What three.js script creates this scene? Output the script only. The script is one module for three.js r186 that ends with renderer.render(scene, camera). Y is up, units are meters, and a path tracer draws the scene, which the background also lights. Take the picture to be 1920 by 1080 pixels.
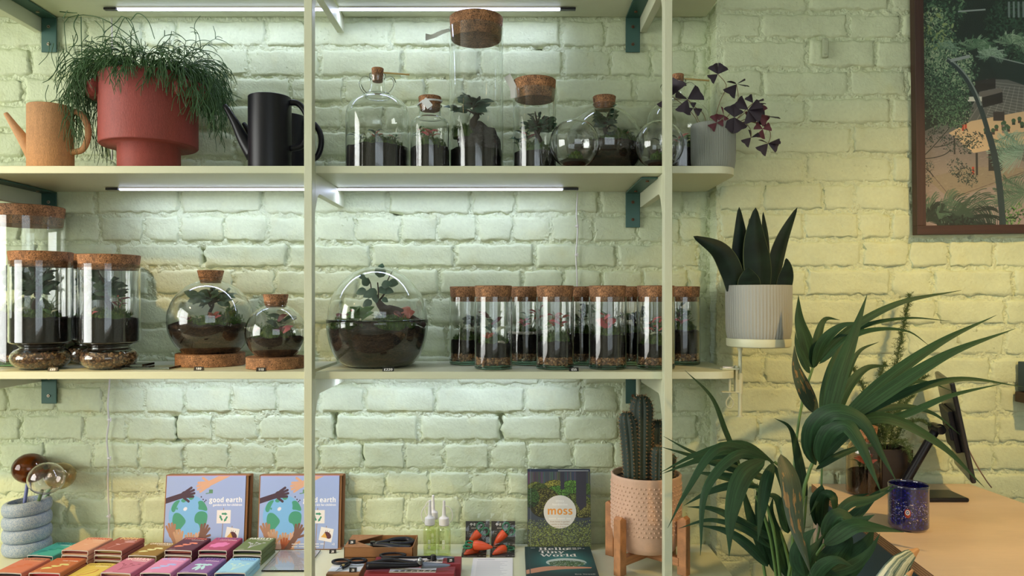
import * as THREE from 'three';
import { RoundedBoxGeometry } from 'three/addons/geometries/RoundedBoxGeometry.js';
import { mergeGeometries } from 'three/addons/utils/BufferGeometryUtils.js';
import { RectAreaLightUniformsLib } from 'three/addons/lights/RectAreaLightUniformsLib.js';
import { createNoise2D, createNoise3D } from 'simplex-noise';

// ---------------------------------------------------------------- camera, sky, lights, exposure
RectAreaLightUniformsLib.init();
const scene = new THREE.Scene();
const EYE = 1.40, DIST = 2.0, FOCAL = 1410, HORIZON = 562;      // eye height, distance to the brick wall, focal length and horizon for a 1920 x 1080 frame
const camera = new THREE.PerspectiveCamera(2 * Math.atan(540 / FOCAL) * 180 / Math.PI, 1920 / 1080, 0.05, 60);
camera.position.set(0, EYE, DIST);
camera.setViewOffset(1920, 1080, 0, -(HORIZON - 540), 1920, 1080);
camera.updateProjectionMatrix();
const renderer = new THREE.WebGLRenderer({ antialias: true });
renderer.toneMapping = THREE.LinearToneMapping;
renderer.toneMappingExposure = 1.0;
renderer.shadowMap.enabled = true;
scene.background = new THREE.Color().setRGB(2.2, 2.45, 2.7);     // bright overcast sky behind the shop window

const DAYLIGHT = 7.4, WARM = 7.0, LED = 32;
const WARM_COLOR = new THREE.Color().setRGB(1.0, 0.64, 0.23);
const LED_COLOR = new THREE.Color().setRGB(0.90, 1.0, 1.5);
// daylight entering through the large window in the left wall
const daylight = new THREE.RectAreaLight(new THREE.Color().setRGB(1.0, 0.98, 0.90), DAYLIGHT, 2.2, 1.6);
daylight.position.set(-3.14, 1.75, 1.9); daylight.lookAt(0, 1.75, 1.9); scene.add(daylight);
// and through the shop front behind the camera
const frontlight = new THREE.RectAreaLight(new THREE.Color().setRGB(1.0, 1.0, 0.90), DAYLIGHT * 0.06, 2.2, 1.6);
frontlight.position.set(0.9, 1.75, 4.13); frontlight.lookAt(0.9, 1.75, 0); scene.add(frontlight);

// ---------------------------------------------------------------- helpers
const V3 = (x, y, z) => new THREE.Vector3(x, y, z), V2 = (x, y) => new THREE.Vector2(x, y);
function rng(seed) { let a = (seed * 2654435761) >>> 0; return () => { a = (a + 0x6d2b79f5) | 0; let t = Math.imul(a ^ (a >>> 15), 1 | a); t = (t + Math.imul(t ^ (t >>> 7), 61 | t)) ^ t; return ((t ^ (t >>> 14)) >>> 0) / 4294967296; }; }
const n2 = createNoise2D(rng(11)), n3 = createNoise3D(rng(12));
const fbm2 = (x, y, o = 4) => { let s = 0, a = 1, f = 1, t = 0; for (let i = 0; i < o; i++) { s += a * n2(x * f, y * f); t += a; a *= 0.5; f *= 2.1; } return s / t; };
const sc = (z) => FOCAL / (DIST - z);
const at = (px, py, z) => V3((px - 960) / sc(z), EYE + (HORIZON - py) / sc(z), z);   // a point read off the photograph, at its measured distance from the wall
const names = {};
function numbered(n) { names[n] = (names[n] ?? -1) + 1; return names[n] ? n + '_' + String(names[n]).padStart(3, '0') : n; }
function tag(o, label, category, group, kind) { o.userData.label = label; if (category) o.userData.category = category; if (group) o.userData.group = group; if (kind) o.userData.kind = kind; return o; }
function thing(name, label, category, p = [0, 0, 0], group, turn = 0) {
  const g = new THREE.Group(); g.name = numbered(name); g.position.set(...(p.isVector3 ? p.toArray() : p)); g.rotation.y = turn; scene.add(g);
  return tag(g, label, category, group);
}
function part(parent, name, geo, mat, pos, kind) {
  const m = new THREE.Mesh(geo, mat); m.name = name; if (pos) m.position.set(...pos); if (kind) m.userData.kind = kind; parent.add(m); return m;
}
function solo(name, geo, mat, label, category, pos, group) { const m = part(scene, numbered(name), geo, mat, pos); return tag(m, label, category, group); }
function struct(name, geo, mat, pos) { const m = part(scene, name, geo, mat, pos); m.userData.kind = 'structure'; return m; }
function norm(g) {
  g = g.index ? g.toNonIndexed() : g.clone();
  for (const k of Object.keys(g.attributes)) if (!['position', 'normal', 'uv', 'color'].includes(k)) g.deleteAttribute(k);
  if (!g.attributes.normal) g.computeVertexNormals();
  if (!g.attributes.uv) g.setAttribute('uv', new THREE.BufferAttribute(new Float32Array(g.attributes.position.count * 2), 2));
  return g;
}
const merge = (list) => { const l = list.map(norm); if (l.some((g) => g.attributes.color)) for (const g of l) if (!g.attributes.color) g.setAttribute('color', new THREE.BufferAttribute(new Float32Array(g.attributes.position.count * 3).fill(1), 3)); return mergeGeometries(l); };
const lathe = (pts, seg = 48) => new THREE.LatheGeometry(pts.map(([x, y]) => V2(Math.max(x, 0), y)), seg);
function uvs(g, a, b) { const u = g.attributes.uv; for (let i = 0; i < u.count; i++) u.setXY(i, u.getX(i) * a, u.getY(i) * b); return g; }
const box = (w, h, d, x = 0, y = 0, z = 0, r = 0.001) => (r ? new RoundedBoxGeometry(w, h, d, 1, Math.min(r, w / 2.1, h / 2.1, d / 2.1)) : new THREE.BoxGeometry(w, h, d)).translate(x, y, z);
const cyl = (r0, r1, h, x = 0, y = 0, z = 0, seg = 24) => new THREE.CylinderGeometry(r1, r0, h, seg).translate(x, y, z);
function tint(g, c) { g = norm(g); const n = g.attributes.position.count, a = new Float32Array(n * 3); for (let i = 0; i < n; i++) { a[i * 3] = c.r; a[i * 3 + 1] = c.g; a[i * 3 + 2] = c.b; } g.setAttribute('color', new THREE.BufferAttribute(a, 3)); return g; }
// a tapered tube through points; r is a number or a function of t
function tube(pts, r, seg = 12, rad = 6, cap = true) {
  const c = pts.length > 2 ? new THREE.CatmullRomCurve3(pts, false, 'centripetal') : new THREE.LineCurve3(pts[0], pts[1]);
  const f = c.computeFrenetFrames(seg, false), pos = [], uv = [], idx = [], R = typeof r === 'function' ? r : () => r;
  for (let i = 0; i <= seg; i++) {
    const t = i / seg, p = c.getPointAt(t), w = R(t);
    for (let j = 0; j <= rad; j++) {
      const a = (j / rad) * Math.PI * 2, q = p.clone().addScaledVector(f.normals[i], Math.cos(a) * w).addScaledVector(f.binormals[i], Math.sin(a) * w);
      pos.push(q.x, q.y, q.z); uv.push(j / rad, t);
    }
  }
  for (let i = 0; i < seg; i++) for (let j = 0; j < rad; j++) { const a = i * (rad + 1) + j, b = a + rad + 1; idx.push(a, a + 1, b, b, a + 1, b + 1); }
  if (cap) for (const [i, s] of [[0, 1], [seg, -1]]) { const k = pos.length / 3, p = c.getPointAt(i / seg); pos.push(p.x, p.y, p.z); uv.push(0, 0); for (let j = 0; j < rad; j++) { const a = i * (rad + 1) + j; idx.push(...(s > 0 ? [k, a + 1, a] : [k, a, a + 1])); } }
  const g = new THREE.BufferGeometry(); g.setAttribute('position', new THREE.Float32BufferAttribute(pos, 3)); g.setAttribute('uv', new THREE.Float32BufferAttribute(uv, 2)); g.setIndex(idx); g.computeVertexNormals(); return g;
}
// a long leaf swept through points: wf(t) is the half width, face says where its upper side looks, fold bends the halves down about the midrib
function blade(pts, wf, face = V3(0, 0.5, 1), fold = 0.25, seg = 18, across = 4, twist = 0) {
  const c = new THREE.CatmullRomCurve3(pts, false, 'centripetal'), pos = [], uv = [], idx = [];
  for (let i = 0; i <= seg; i++) {
    const t = i / seg, p = c.getPointAt(t), T = c.getTangentAt(t), N0 = face.clone().addScaledVector(T, -face.dot(T)).normalize(), S0 = T.clone().cross(N0);
    const a = twist * t, S = S0.clone().multiplyScalar(Math.cos(a)).addScaledVector(N0, Math.sin(a)), N = N0.clone().multiplyScalar(Math.cos(a)).addScaledVector(S0, -Math.sin(a)), w = wf(t);
    for (let j = 0; j <= across; j++) { const u = (j / across) * 2 - 1, q = p.clone().addScaledVector(S, u * w).addScaledVector(N, -fold * w * Math.pow(Math.abs(u), 1.4)); pos.push(q.x, q.y, q.z); uv.push(j / across, t); }
  }
  for (let i = 0; i < seg; i++) for (let j = 0; j < across; j++) { const a = i * (across + 1) + j, b = a + across + 1; idx.push(a, a + 1, b, b, a + 1, b + 1); }
  const g = new THREE.BufferGeometry(); g.setAttribute('position', new THREE.Float32BufferAttribute(pos, 3)); g.setAttribute('uv', new THREE.Float32BufferAttribute(uv, 2)); g.setIndex(idx); g.computeVertexNormals(); return g;
}
const lance = (w, k = 0.55) => (t) => w * Math.pow(Math.sin(Math.PI * Math.min(1, Math.pow(t, k) * 0.97 + 0.03)), 0.75) + 0.0002;
// a small leaf of unit length growing along +y and facing +z
function leafShape(wide, curl = 0.15, fold = 0.2, k = 0.7) { return blade([V3(0, 0, 0), V3(0, 0.33, curl * 0.3), V3(0, 0.68, curl * 0.1), V3(0, 1, -curl)], lance(wide / 2, k), V3(0, 0, 1), fold, 8, 4); }
const XA = V3(0, 0, 0), YA = V3(0, 0, 0), ZA = V3(0, 0, 0);
function setLeaf(parent, name, geo, mat, p, dir, up, s) {
  YA.copy(dir).normalize(); ZA.copy(up).addScaledVector(YA, -up.dot(YA)); if (ZA.lengthSq() < 1e-6) ZA.set(1, 0, 0).addScaledVector(YA, -YA.x); ZA.normalize(); XA.copy(YA).cross(ZA);
  const m = part(parent, name, geo, mat); m.quaternion.setFromRotationMatrix(new THREE.Matrix4().makeBasis(XA, YA, ZA)); m.position.copy(p); m.scale.set(s, s, s); return m;
}
// ---------------------------------------------------------------- textures
function periodic(size, freq, oct, seed, ridge = false) {
  const out = new Float32Array(size * size);
  let amp = 1, tot = 0;
  for (let o = 0; o < oct; o++, freq *= 2, amp *= 0.5) {
    const r = rng(seed + o * 17), lat = new Float32Array(freq * freq); for (let i = 0; i < lat.length; i++) lat[i] = r();
    tot += amp;
    for (let y = 0; y < size; y++) {
      const fy = (y / size) * freq, y0 = Math.floor(fy), ty = fy - y0, sy = ty * ty * (3 - 2 * ty), a = (y0 % freq) * freq, b = ((y0 + 1) % freq) * freq;
      for (let x = 0; x < size; x++) {
        const fx = (x / size) * freq, x0 = Math.floor(fx), tx = fx - x0, sx = tx * tx * (3 - 2 * tx), x1 = (x0 + 1) % freq, xx = x0 % freq;
        let v = (lat[a + xx] * (1 - sx) + lat[a + x1] * sx) * (1 - sy) + (lat[b + xx] * (1 - sx) + lat[b + x1] * sx) * sy;
        if (ridge) v = 1 - Math.abs(v * 2 - 1);
        out[y * size + x] += v * amp;
      }
    }
  }
  for (let i = 0; i < out.length; i++) out[i] /= tot;
  return out;
}
function dataTex(size, fn, srgb, rep) {
  const d = new Uint8Array(size * size * 4);
  for (let i = 0; i < size * size; i++) { const c = fn(i, i % size, Math.floor(i / size)); d[i * 4] = c[0]; d[i * 4 + 1] = c[1]; d[i * 4 + 2] = c[2]; d[i * 4 + 3] = 255; }
  const t = new THREE.DataTexture(d, size, size); t.magFilter = THREE.LinearFilter; t.minFilter = THREE.LinearMipmapLinearFilter; t.generateMipmaps = true; t.wrapS = t.wrapT = THREE.RepeatWrapping; if (srgb) t.colorSpace = THREE.SRGBColorSpace; if (rep) t.repeat.set(...rep); t.needsUpdate = true; return t;
}
function canvasTex(w, h, draw) {
  const c = document.createElement('canvas'); c.width = w; c.height = h; const g = c.getContext('2d'); draw(g, w, h);
  const t = new THREE.CanvasTexture(c); t.colorSpace = THREE.SRGBColorSpace; t.anisotropy = 8; return t;
}
const clamp = (v, a = 0, b = 255) => Math.max(a, Math.min(b, v));
const grey = (v) => { v = clamp(v * 255); return [v, v, v]; };
const std = (color, roughness = 0.6, more = {}) => new THREE.MeshStandardMaterial({ color, roughness, ...more });
const lin = (r, g, b) => new THREE.Color().setRGB(r, g, b);
const two = { side: THREE.DoubleSide };

const nA = periodic(512, 8, 6, 3), nB = periodic(512, 64, 3, 5), nC = periodic(512, 4, 5, 9), nD = periodic(512, 128, 2, 21);
const bumpWall = dataTex(512, (i) => grey(0.50 * nA[i] + 0.30 * nB[i] + 0.28 * nD[i] - 0.05), false);
const bumpFine = dataTex(512, (i) => grey(nD[i] * 0.7 + nB[i] * 0.3), false);
const corkTex = dataTex(512, (i) => { const d = nB[i], e = nD[i]; let v = 0.78 + (nA[i] - 0.5) * 0.5 + (e - 0.5) * 0.5; if (d < 0.36) v *= 0.62; if (d > 0.63) v *= 1.14; return [clamp(192 * v), clamp(138 * v), clamp(94 * v)]; }, true);
const soilTex = dataTex(512, (i) => { let v = 0.45 + (nA[i] - 0.5) * 0.9 + (nB[i] - 0.5) * 1.1; if (nD[i] > 0.72) v += 0.5; return [clamp(44 * v), clamp(31 * v), clamp(26 * v)]; }, true);
const wallTone = dataTex(512, (i) => { const v = 0.965 + (nC[i] - 0.5) * 0.10 + (nB[i] - 0.5) * 0.05, y = clamp((nA[i] - 0.62) * 3, 0, 1) * 0.06; return [clamp(255 * v), clamp(255 * (v - y * 0.3)), clamp(255 * (v - y))]; }, true);
const woodGrain = (base, contrast, fx, fy) => dataTex(512, (i, x, y) => { const w = nC[((y * 1) % 512) * 512 + ((x * fx) % 512)], s = Math.sin((y * fy + nC[i] * 60) * 0.12) * 0.5 + 0.5, v = 1 + (s - 0.5) * contrast + (nD[((y * 3) % 512) * 512 + ((x >> 3) % 512)] - 0.5) * contrast * 1.2 + (w - 0.5) * contrast; return [clamp(base[0] * v), clamp(base[1] * v), clamp(base[2] * v)]; }, true);

// ---------------------------------------------------------------- materials
const M = {
  wall: std(lin(0.61, 0.68, 0.44), 0.62, { map: wallTone, bumpMap: bumpWall, bumpScale: 0.0021 }),
  mortar: std(lin(0.61, 0.68, 0.44), 0.66, { map: wallTone, bumpMap: bumpWall, bumpScale: 0.0075 }),
  room: std(lin(0.56, 0.57, 0.50), 0.8),
  floor: std(lin(0.22, 0.17, 0.12), 0.6, { map: woodGrain([235, 220, 205], 0.3, 1, 1) }),
  shelf: std(lin(0.64, 0.66, 0.46), 0.42, { bumpMap: bumpFine, bumpScale: 0.0003 }),
  bracket: std(lin(0.045, 0.115, 0.09), 0.45, { metalness: 0.2 }),
  screw: std(lin(0.55, 0.45, 0.33), 0.35, { metalness: 0.9 }),
  rust: std(lin(0.16, 0.07, 0.03), 0.7, { metalness: 0.4 }),
  dark: std(lin(0.012, 0.012, 0.012), 0.6),
  black: new THREE.MeshPhysicalMaterial({ color: lin(0.007, 0.007, 0.010), roughness: 0.36, specularIntensity: 0.6 }),
  blackGloss: std(lin(0.010, 0.010, 0.011), 0.22),
  white: std(lin(0.75, 0.72, 0.68), 0.45),
  paper: std(lin(0.72, 0.74, 0.74), 0.7),
  cable: std(lin(0.62, 0.60, 0.55), 0.5),
  cork: std(0xffffff, 0.85, { map: corkTex, bumpMap: bumpFine, bumpScale: 0.0008 }),
  soil: std(0xffffff, 0.95, { map: soilTex, bumpMap: bumpWall, bumpScale: 0.003 }),
  soilBrown: std(0xffffff, 0.95, { map: dataTex(512, (i) => { let v = 0.62 + (nA[i] - 0.5) * 0.8 + (nB[i] - 0.5) * 0.9; return [clamp(92 * v), clamp(68 * v), clamp(50 * v)]; }, true), bumpMap: bumpWall, bumpScale: 0.003 }),
  gravel: std(0xffffff, 0.75, { vertexColors: true }),
  moss: std(0xffffff, 0.9, { vertexColors: true, ...two }),
  bark: std(lin(0.045, 0.024, 0.016), 0.85, { bumpMap: bumpFine, bumpScale: 0.0015 }),
  stone: std(lin(0.06, 0.05, 0.05), 0.8, { bumpMap: bumpWall, bumpScale: 0.004 }),
  stem: std(lin(0.10, 0.16, 0.05), 0.6),
  leafDark: std(lin(0.032, 0.085, 0.046), 0.45, two),
  leafTeal: std(lin(0.052, 0.12, 0.078), 0.45, two),
  leafGreen: std(lin(0.085, 0.20, 0.045), 0.5, two),
  leafPale: std(lin(0.42, 0.45, 0.29), 0.5, two),
  leafPink: std(lin(0.58, 0.12, 0.13), 0.5, two),
  leafRust: std(lin(0.42, 0.10, 0.055), 0.5, two),
  leafWine: std(lin(0.13, 0.03, 0.035), 0.5, two),
  pebble: std(lin(0.62, 0.58, 0.48), 0.6),
  gold: std(lin(0.5, 0.36, 0.12), 0.5),
};
// clear glass sheets: jar walls, domes and globes
const glassOf = (r, g, b, rough = 0.015, ior = 1.5) => new THREE.MeshPhysicalMaterial({ color: lin(r, g, b), roughness: rough, transmission: 1, thickness: 0, ior, side: THREE.DoubleSide });
M.glass = glassOf(0.965, 0.985, 0.965);
M.glassBase = glassOf(0.72, 0.86, 0.80);
M.acrylic = new THREE.MeshPhysicalMaterial({ color: 0xffffff, roughness: 0.02, transmission: 1, thickness: 0.004, ior: 1.49, attenuationColor: lin(0.86, 0.93, 0.90), attenuationDistance: 0.12 });
M.solid = new THREE.MeshPhysicalMaterial({ color: 0xffffff, roughness: 0.0, transmission: 1, thickness: 0.003, ior: 1.5, attenuationColor: lin(0.55, 0.75, 0.66), attenuationDistance: 0.055 });

// ================================================================ THE SETTING
const ROOM = { x0: -3.2, x1: 2.8, z1: 4.2, h: 2.9 };
const STEP_X = 0.523, STEP_Z = 0.06;                               // right of here the brick wall stands 6 cm proud
const gaps = [[628, 793, 6, 24], [939, 800, 7, 26], [331, 805, 8, 22], [745, 385, 9, 18], [1057, 480, 4, 14], [683, 850, 4, 12], [381, 480, 4, 12], [1012, 92, 4, 8]].map(([px, py, w, h]) => [(px - 960) / 705, EYE + (HORIZON - py) / 705, w / 705, h / 705]);
function mortarZ(x, y) {
  let z = -0.0016 + 0.0044 * fbm2(x * 42 + 3, y * 52, 3) + 0.0028 * Math.abs(n2(x * 95, y * 105)) + 0.0007 * n2(x * 170, y * 170) + 0.0012 * fbm2(x * 8, y * 8, 2);
  for (const [gx, gy, gw, gh] of gaps) { const d = Math.max(Math.abs(x - gx) / gw, Math.abs(y - gy) / gh); if (d < 1.25) z -= 0.022 * (1 - Math.max(0, (d - 0.75) / 0.5)); }
  return z;
}
function wallGeo(x0, x1, y0, y1, z, cell, left) {
  const nx = Math.round((x1 - x0) / cell), ny = Math.round((y1 - y0) / cell), pos = [], uv = [], idx = [];
  for (let j = 0; j <= ny; j++) for (let i = 0; i <= nx; i++) {
    const x = x0 + ((x1 - x0) * i) / nx, y = y0 + ((y1 - y0) * j) / ny; let zz = z + mortarZ(x, y), xx = x;
    if (left && i < 10) { const k = 10 - i; zz = i < 9 ? z - 0.004 - (8 - i) * 0.0075 + mortarZ(y * 3, i) : zz + 0.002; xx = x0 + 0.004 + 0.003 * n2(y * 30, k * 0.4) + (i === 9 ? 0.002 : 0) + 0.0012 * n2(y * 90, k); if (i < 2) zz = z - 0.075; }
    pos.push(xx, y, zz); uv.push(xx / 0.42, y / 0.42);
  }
  for (let j = 0; j < ny; j++) for (let i = 0; i < nx; i++) { const a = j * (nx + 1) + i, b = a + nx + 1; idx.push(a, a + 1, b, b, a + 1, b + 1); }
  const g = new THREE.BufferGeometry(); g.setAttribute('position', new THREE.Float32BufferAttribute(pos, 3)); g.setAttribute('uv', new THREE.Float32BufferAttribute(uv, 2)); g.setIndex(idx); g.computeVertexNormals(); return g;
}
function brickGeo(x0, x1, y0, y1, zb, seed) {
  const r = rng(seed), w = x1 - x0, h = y1 - y0, us = [-1, -0.965, -0.9], vs = [-1, -0.88, -0.7, -0.4, -0.13, 0.13, 0.4, 0.7, 0.88, 1], n = Math.max(3, Math.round(w / 0.019));
  for (let i = 1; i < n; i++) us.push(-0.9 + (1.8 * i) / n);
  us.push(0.9, 0.965, 1);
  const proud = 0.0040 + r() * 0.0036, tx = (r() - 0.5) * 0.006, ty = (r() - 0.5) * 0.006, pos = [], uv = [], idx = [];
  const chip = r() < 0.45 ? [r() < 0.5 ? -1 : 1, r() < 0.5 ? -1 : 1, 0.012 + r() * 0.02] : null;
  for (const v of vs) for (const u of us) {
    let x = (x0 + x1) / 2 + (u * w) / 2, y = (y0 + y1) / 2 + (v * h) / 2;
    const d = Math.min((1 - Math.abs(u)) * w / 2, (1 - Math.abs(v)) * h / 2), e = Math.min(1, d / 0.0085), edge = 1 - Math.min(1, d / 0.014);
    const cu = Math.max(0, Math.abs(u) * w / 2 - (w / 2 - 0.012)), cv = Math.max(0, Math.abs(v) * h / 2 - (h / 2 - 0.012)), cr = Math.hypot(cu, cv);
    if (cr > 0.012) { const k = (cr - 0.012) / cr; x -= Math.sign(u) * cu * k; y -= Math.sign(v) * cv * k; }
    x += edge * 0.0062 * n2(x * 34 + seed, y * 34) + edge * 0.0026 * n2(x * 90, y * 90); y += edge * 0.0062 * n2(x * 34, y * 34 + seed * 1.7) + edge * 0.0028 * n2(x * 90 + 9, y * 90);
    let z = zb + (e <= 0 ? -0.007 : -0.002 + proud * (1 - Math.pow(1 - e, 2))) + tx * u * w + ty * v * h + 0.0026 * fbm2(x * 18, y * 18, 3) + edge * 0.0022 * n2(x * 60, y * 60) - 0.0022 * Math.pow(Math.max(0, n2(x * 11 + seed, y * 16) - 0.45) * 1.8, 1.5);
    if (chip) { const cd = Math.hypot((u - chip[0]) * w / 2, (v - chip[1]) * h / 2); if (cd < chip[2]) z -= 0.006 * (1 - cd / chip[2]); }
    pos.push(x, y, z); uv.push(x / 0.42, y / 0.42);
  }
  const N = us.length;
  for (let j = 0; j < vs.length - 1; j++) for (let i = 0; i < N - 1; i++) { const a = j * N + i, b = a + N; idx.push(a, a + 1, b, b, a + 1, b + 1); }
  const g = new THREE.BufferGeometry(); g.setAttribute('position', new THREE.Float32BufferAttribute(pos, 3)); g.setAttribute('uv', new THREE.Float32BufferAttribute(uv, 2)); g.setIndex(idx); g.computeVertexNormals(); return g;
}
function layBricks(wall, rows, known, s, X0, X1, zb, seed) {
  const r = rng(seed), loose = []; let count = 0;
  const wx = (px) => (px - 960) / s, wy = (py) => EYE + (HORIZON - py) / s;
  for (let i = 0; i < rows.length - 1; i++) {
    const yt = wy(rows[i]) - 0.0024, yb = wy(rows[i + 1]) + 0.0024, list = (known[rows[i]] || []).map(wx), mid = list.length ? [...list] : [];
    if (!mid.length) { let x = X0 + 0.06 + r() * 0.1; mid.push(x); }
    let x = mid[mid.length - 1]; let k = Math.floor(r() * 3);
    while (x < X1) { x += (k++ % 3 === 2 ? 0.115 : 0.222) + (r() - 0.5) * 0.012; mid.push(x); }
    x = mid[0]; while (x > X0) { x -= (k++ % 3 === 2 ? 0.115 : 0.222) + (r() - 0.5) * 0.012; mid.unshift(x); }
    for (let j = 0; j < mid.length - 1; j++) {
      const a = Math.max(mid[j], X0) + 0.0022, b = Math.min(mid[j + 1], X1) - 0.0022; if (b - a < 0.02) continue;
      const dy = (r() - 0.5) * 0.004, g = brickGeo(a, b, yb + dy, yt + dy, zb, Math.floor(r() * 9999) + 1), cx = (a + b) / 2, cy = (yt + yb) / 2;
      const seen = Math.abs(cx) < 1.36 && cy < 2.21 && cy > 0.735 && !(cx > 1.05 && cy > 1.62);
      if (seen) { part(wall, 'brick', g, M.wall); count++; } else loose.push(g);
    }
  }
  part(wall, 'outlying_brickwork', merge(loose), M.wall, null, 'stuff');
  return count;
}
const rowsL = [-180, -127, -70, -16, 36, 90, 146, 195, 245, 297, 350, 403, 456, 504, 556, 611, 665, 722, 776, 828, 882, 929, 985, 1037, 1090, 1143, 1196];
const knownL = {
  36: [84, 164, 269, 330, 501, 575, 735, 880, 1053, 1133, 1278], 90: [60, 150, 235, 395, 465, 600, 756, 900, 1057, 1145, 1222], 146: [45, 200, 360, 440, 545, 645, 800, 870, 1040, 1190], 195: [110, 270, 420, 480, 640, 720, 880, 1040, 1115, 1262],
  403: [40, 188, 269, 338, 422, 503, 590, 666, 752, 821, 893, 961, 1033, 1113, 1194, 1275], 456: [70, 219, 381, 541, 696, 853, 1003, 1157, 1310], 504: [125, 281, 440, 516, 670, 825, 981, 1057, 1129, 1204, 1290], 556: [40, 190, 340, 490, 640, 805, 950, 1100, 1250],
  722: [16, 105, 194, 272, 347, 434, 519, 600, 683, 817, 986, 1092, 1161, 1265], 776: [41, 159, 238, 331, 400, 484, 628, 786, 939, 1054, 1161, 1310], 828: [0, 83, 175, 262, 347, 430, 516, 600, 680, 759, 833, 919, 989, 1075, 1151, 1240], 882: [55, 203, 300, 450, 560, 649, 724, 805, 883, 951, 1100, 1250], 929: [122, 266, 420, 570, 683, 759, 865, 1000, 1150, 1290],
};
const rowsR = [-140, -86, -30, 24, 74, 130, 183, 235, 291, 344, 397, 450, 504, 558, 610, 669, 723, 777, 831, 885, 939, 993, 1047, 1101, 1155, 1209];
const knownR = {
  '-30': [1515, 1669, 1820], 24: [1426, 1591, 1689, 1850], 74: [1515, 1641, 1760], 130: [1430, 1593, 1700, 1860], 183: [1513, 1671, 1830], 235: [1440, 1597, 1750], 291: [1510, 1673, 1820], 344: [1430, 1543, 1602, 1711, 1870], 397: [1508, 1611, 1669, 1825],
  450: [1430, 1617, 1704, 1778, 1863], 504: [1511, 1671, 1748, 1900], 558: [1430, 1652, 1756, 1885], 610: [1508, 1589, 1700, 1797], 669: [1430, 1590, 1752, 1856], 723: [1500, 1650, 1800, 1870], 777: [1420, 1560, 1715, 1870],
};
const slab = (w, h, d, x, y, z) => new THREE.BoxGeometry(w, h, d).translate(x, y, z);
const wallBack = struct('wall_back', merge([wallGeo(-1.75, STEP_X + 0.012, 0.55, 2.42, 0, 0.0062), slab(STEP_X - ROOM.x0, ROOM.h, 0.2, (STEP_X + ROOM.x0) / 2, ROOM.h / 2, -0.132)]), M.mortar);
const nl = layBricks(wallBack, rowsL, knownL, 705, -1.74, STEP_X - 0.004, 0, 41);
const wallBackRight = struct('wall_back_right', merge([wallGeo(STEP_X, 1.72, 0.55, 2.42, STEP_Z, 0.0062, true), slab(ROOM.x1 - STEP_X - 0.012, ROOM.h, 0.3, (ROOM.x1 + STEP_X + 0.012) / 2, ROOM.h / 2, STEP_Z - 0.182)]), M.mortar);
const nr = layBricks(wallBackRight, rowsR, knownR, 727, STEP_X + 0.008, 1.71, STEP_Z, 77);
console.log('bricks', nl, nr);
struct('floor', slab(ROOM.x1 - ROOM.x0 + 0.4, 0.2, ROOM.z1 + 0.6, (ROOM.x0 + ROOM.x1) / 2, -0.1, ROOM.z1 / 2 - 0.05), M.floor);
struct('ceiling', slab(ROOM.x1 - ROOM.x0 + 0.4, 0.2, ROOM.z1 + 0.6, (ROOM.x0 + ROOM.x1) / 2, ROOM.h + 0.1, ROOM.z1 / 2 - 0.05), M.room);
{ // shop front behind the camera
  const z = ROOM.z1 + 0.1, x0 = -0.2, x1 = 2.0, y0 = 0.95, y1 = 2.55, a = ROOM.x0 - 0.2, c = ROOM.x1 + 0.2;
  struct('wall_front', merge([slab(c - a, y0, 0.2, (a + c) / 2, y0 / 2, z), slab(c - a, ROOM.h - y1, 0.2, (a + c) / 2, (ROOM.h + y1) / 2, z), slab(x0 - a, y1 - y0, 0.2, (x0 + a) / 2, (y0 + y1) / 2, z), slab(c - x1, y1 - y0, 0.2, (c + x1) / 2, (y0 + y1) / 2, z)]), M.room);
  const bars = []; for (let i = 0; i <= 3; i++) bars.push(box(i % 3 ? 0.035 : 0.06, y1 - y0, 0.05, x0 + ((x1 - x0) * i) / 3, (y0 + y1) / 2, z)); for (const y of [y0, 2.1, y1]) bars.push(box(x1 - x0, 0.05, 0.05, (x0 + x1) / 2, y, z));
  const win = struct('window_2', merge(bars), M.white), pane = (w, h, x, y) => part(win, 'pane', new THREE.PlaneGeometry(w, h), M.glass, [x, y, z]);
  for (let i = 0; i < 3; i++) { const w = (x1 - x0) / 3 - 0.03, x = x0 + ((x1 - x0) * (i + 0.5)) / 3; pane(w, 2.1 - y0 - 0.05, x, (y0 + 2.1) / 2); pane(w, y1 - 2.15, x, (y1 + 2.1) / 2); }
}
struct('wall_right', slab(0.2, ROOM.h, ROOM.z1 + 0.3, ROOM.x1 + 0.1, ROOM.h / 2, ROOM.z1 / 2 - 0.15), M.room);
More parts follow.
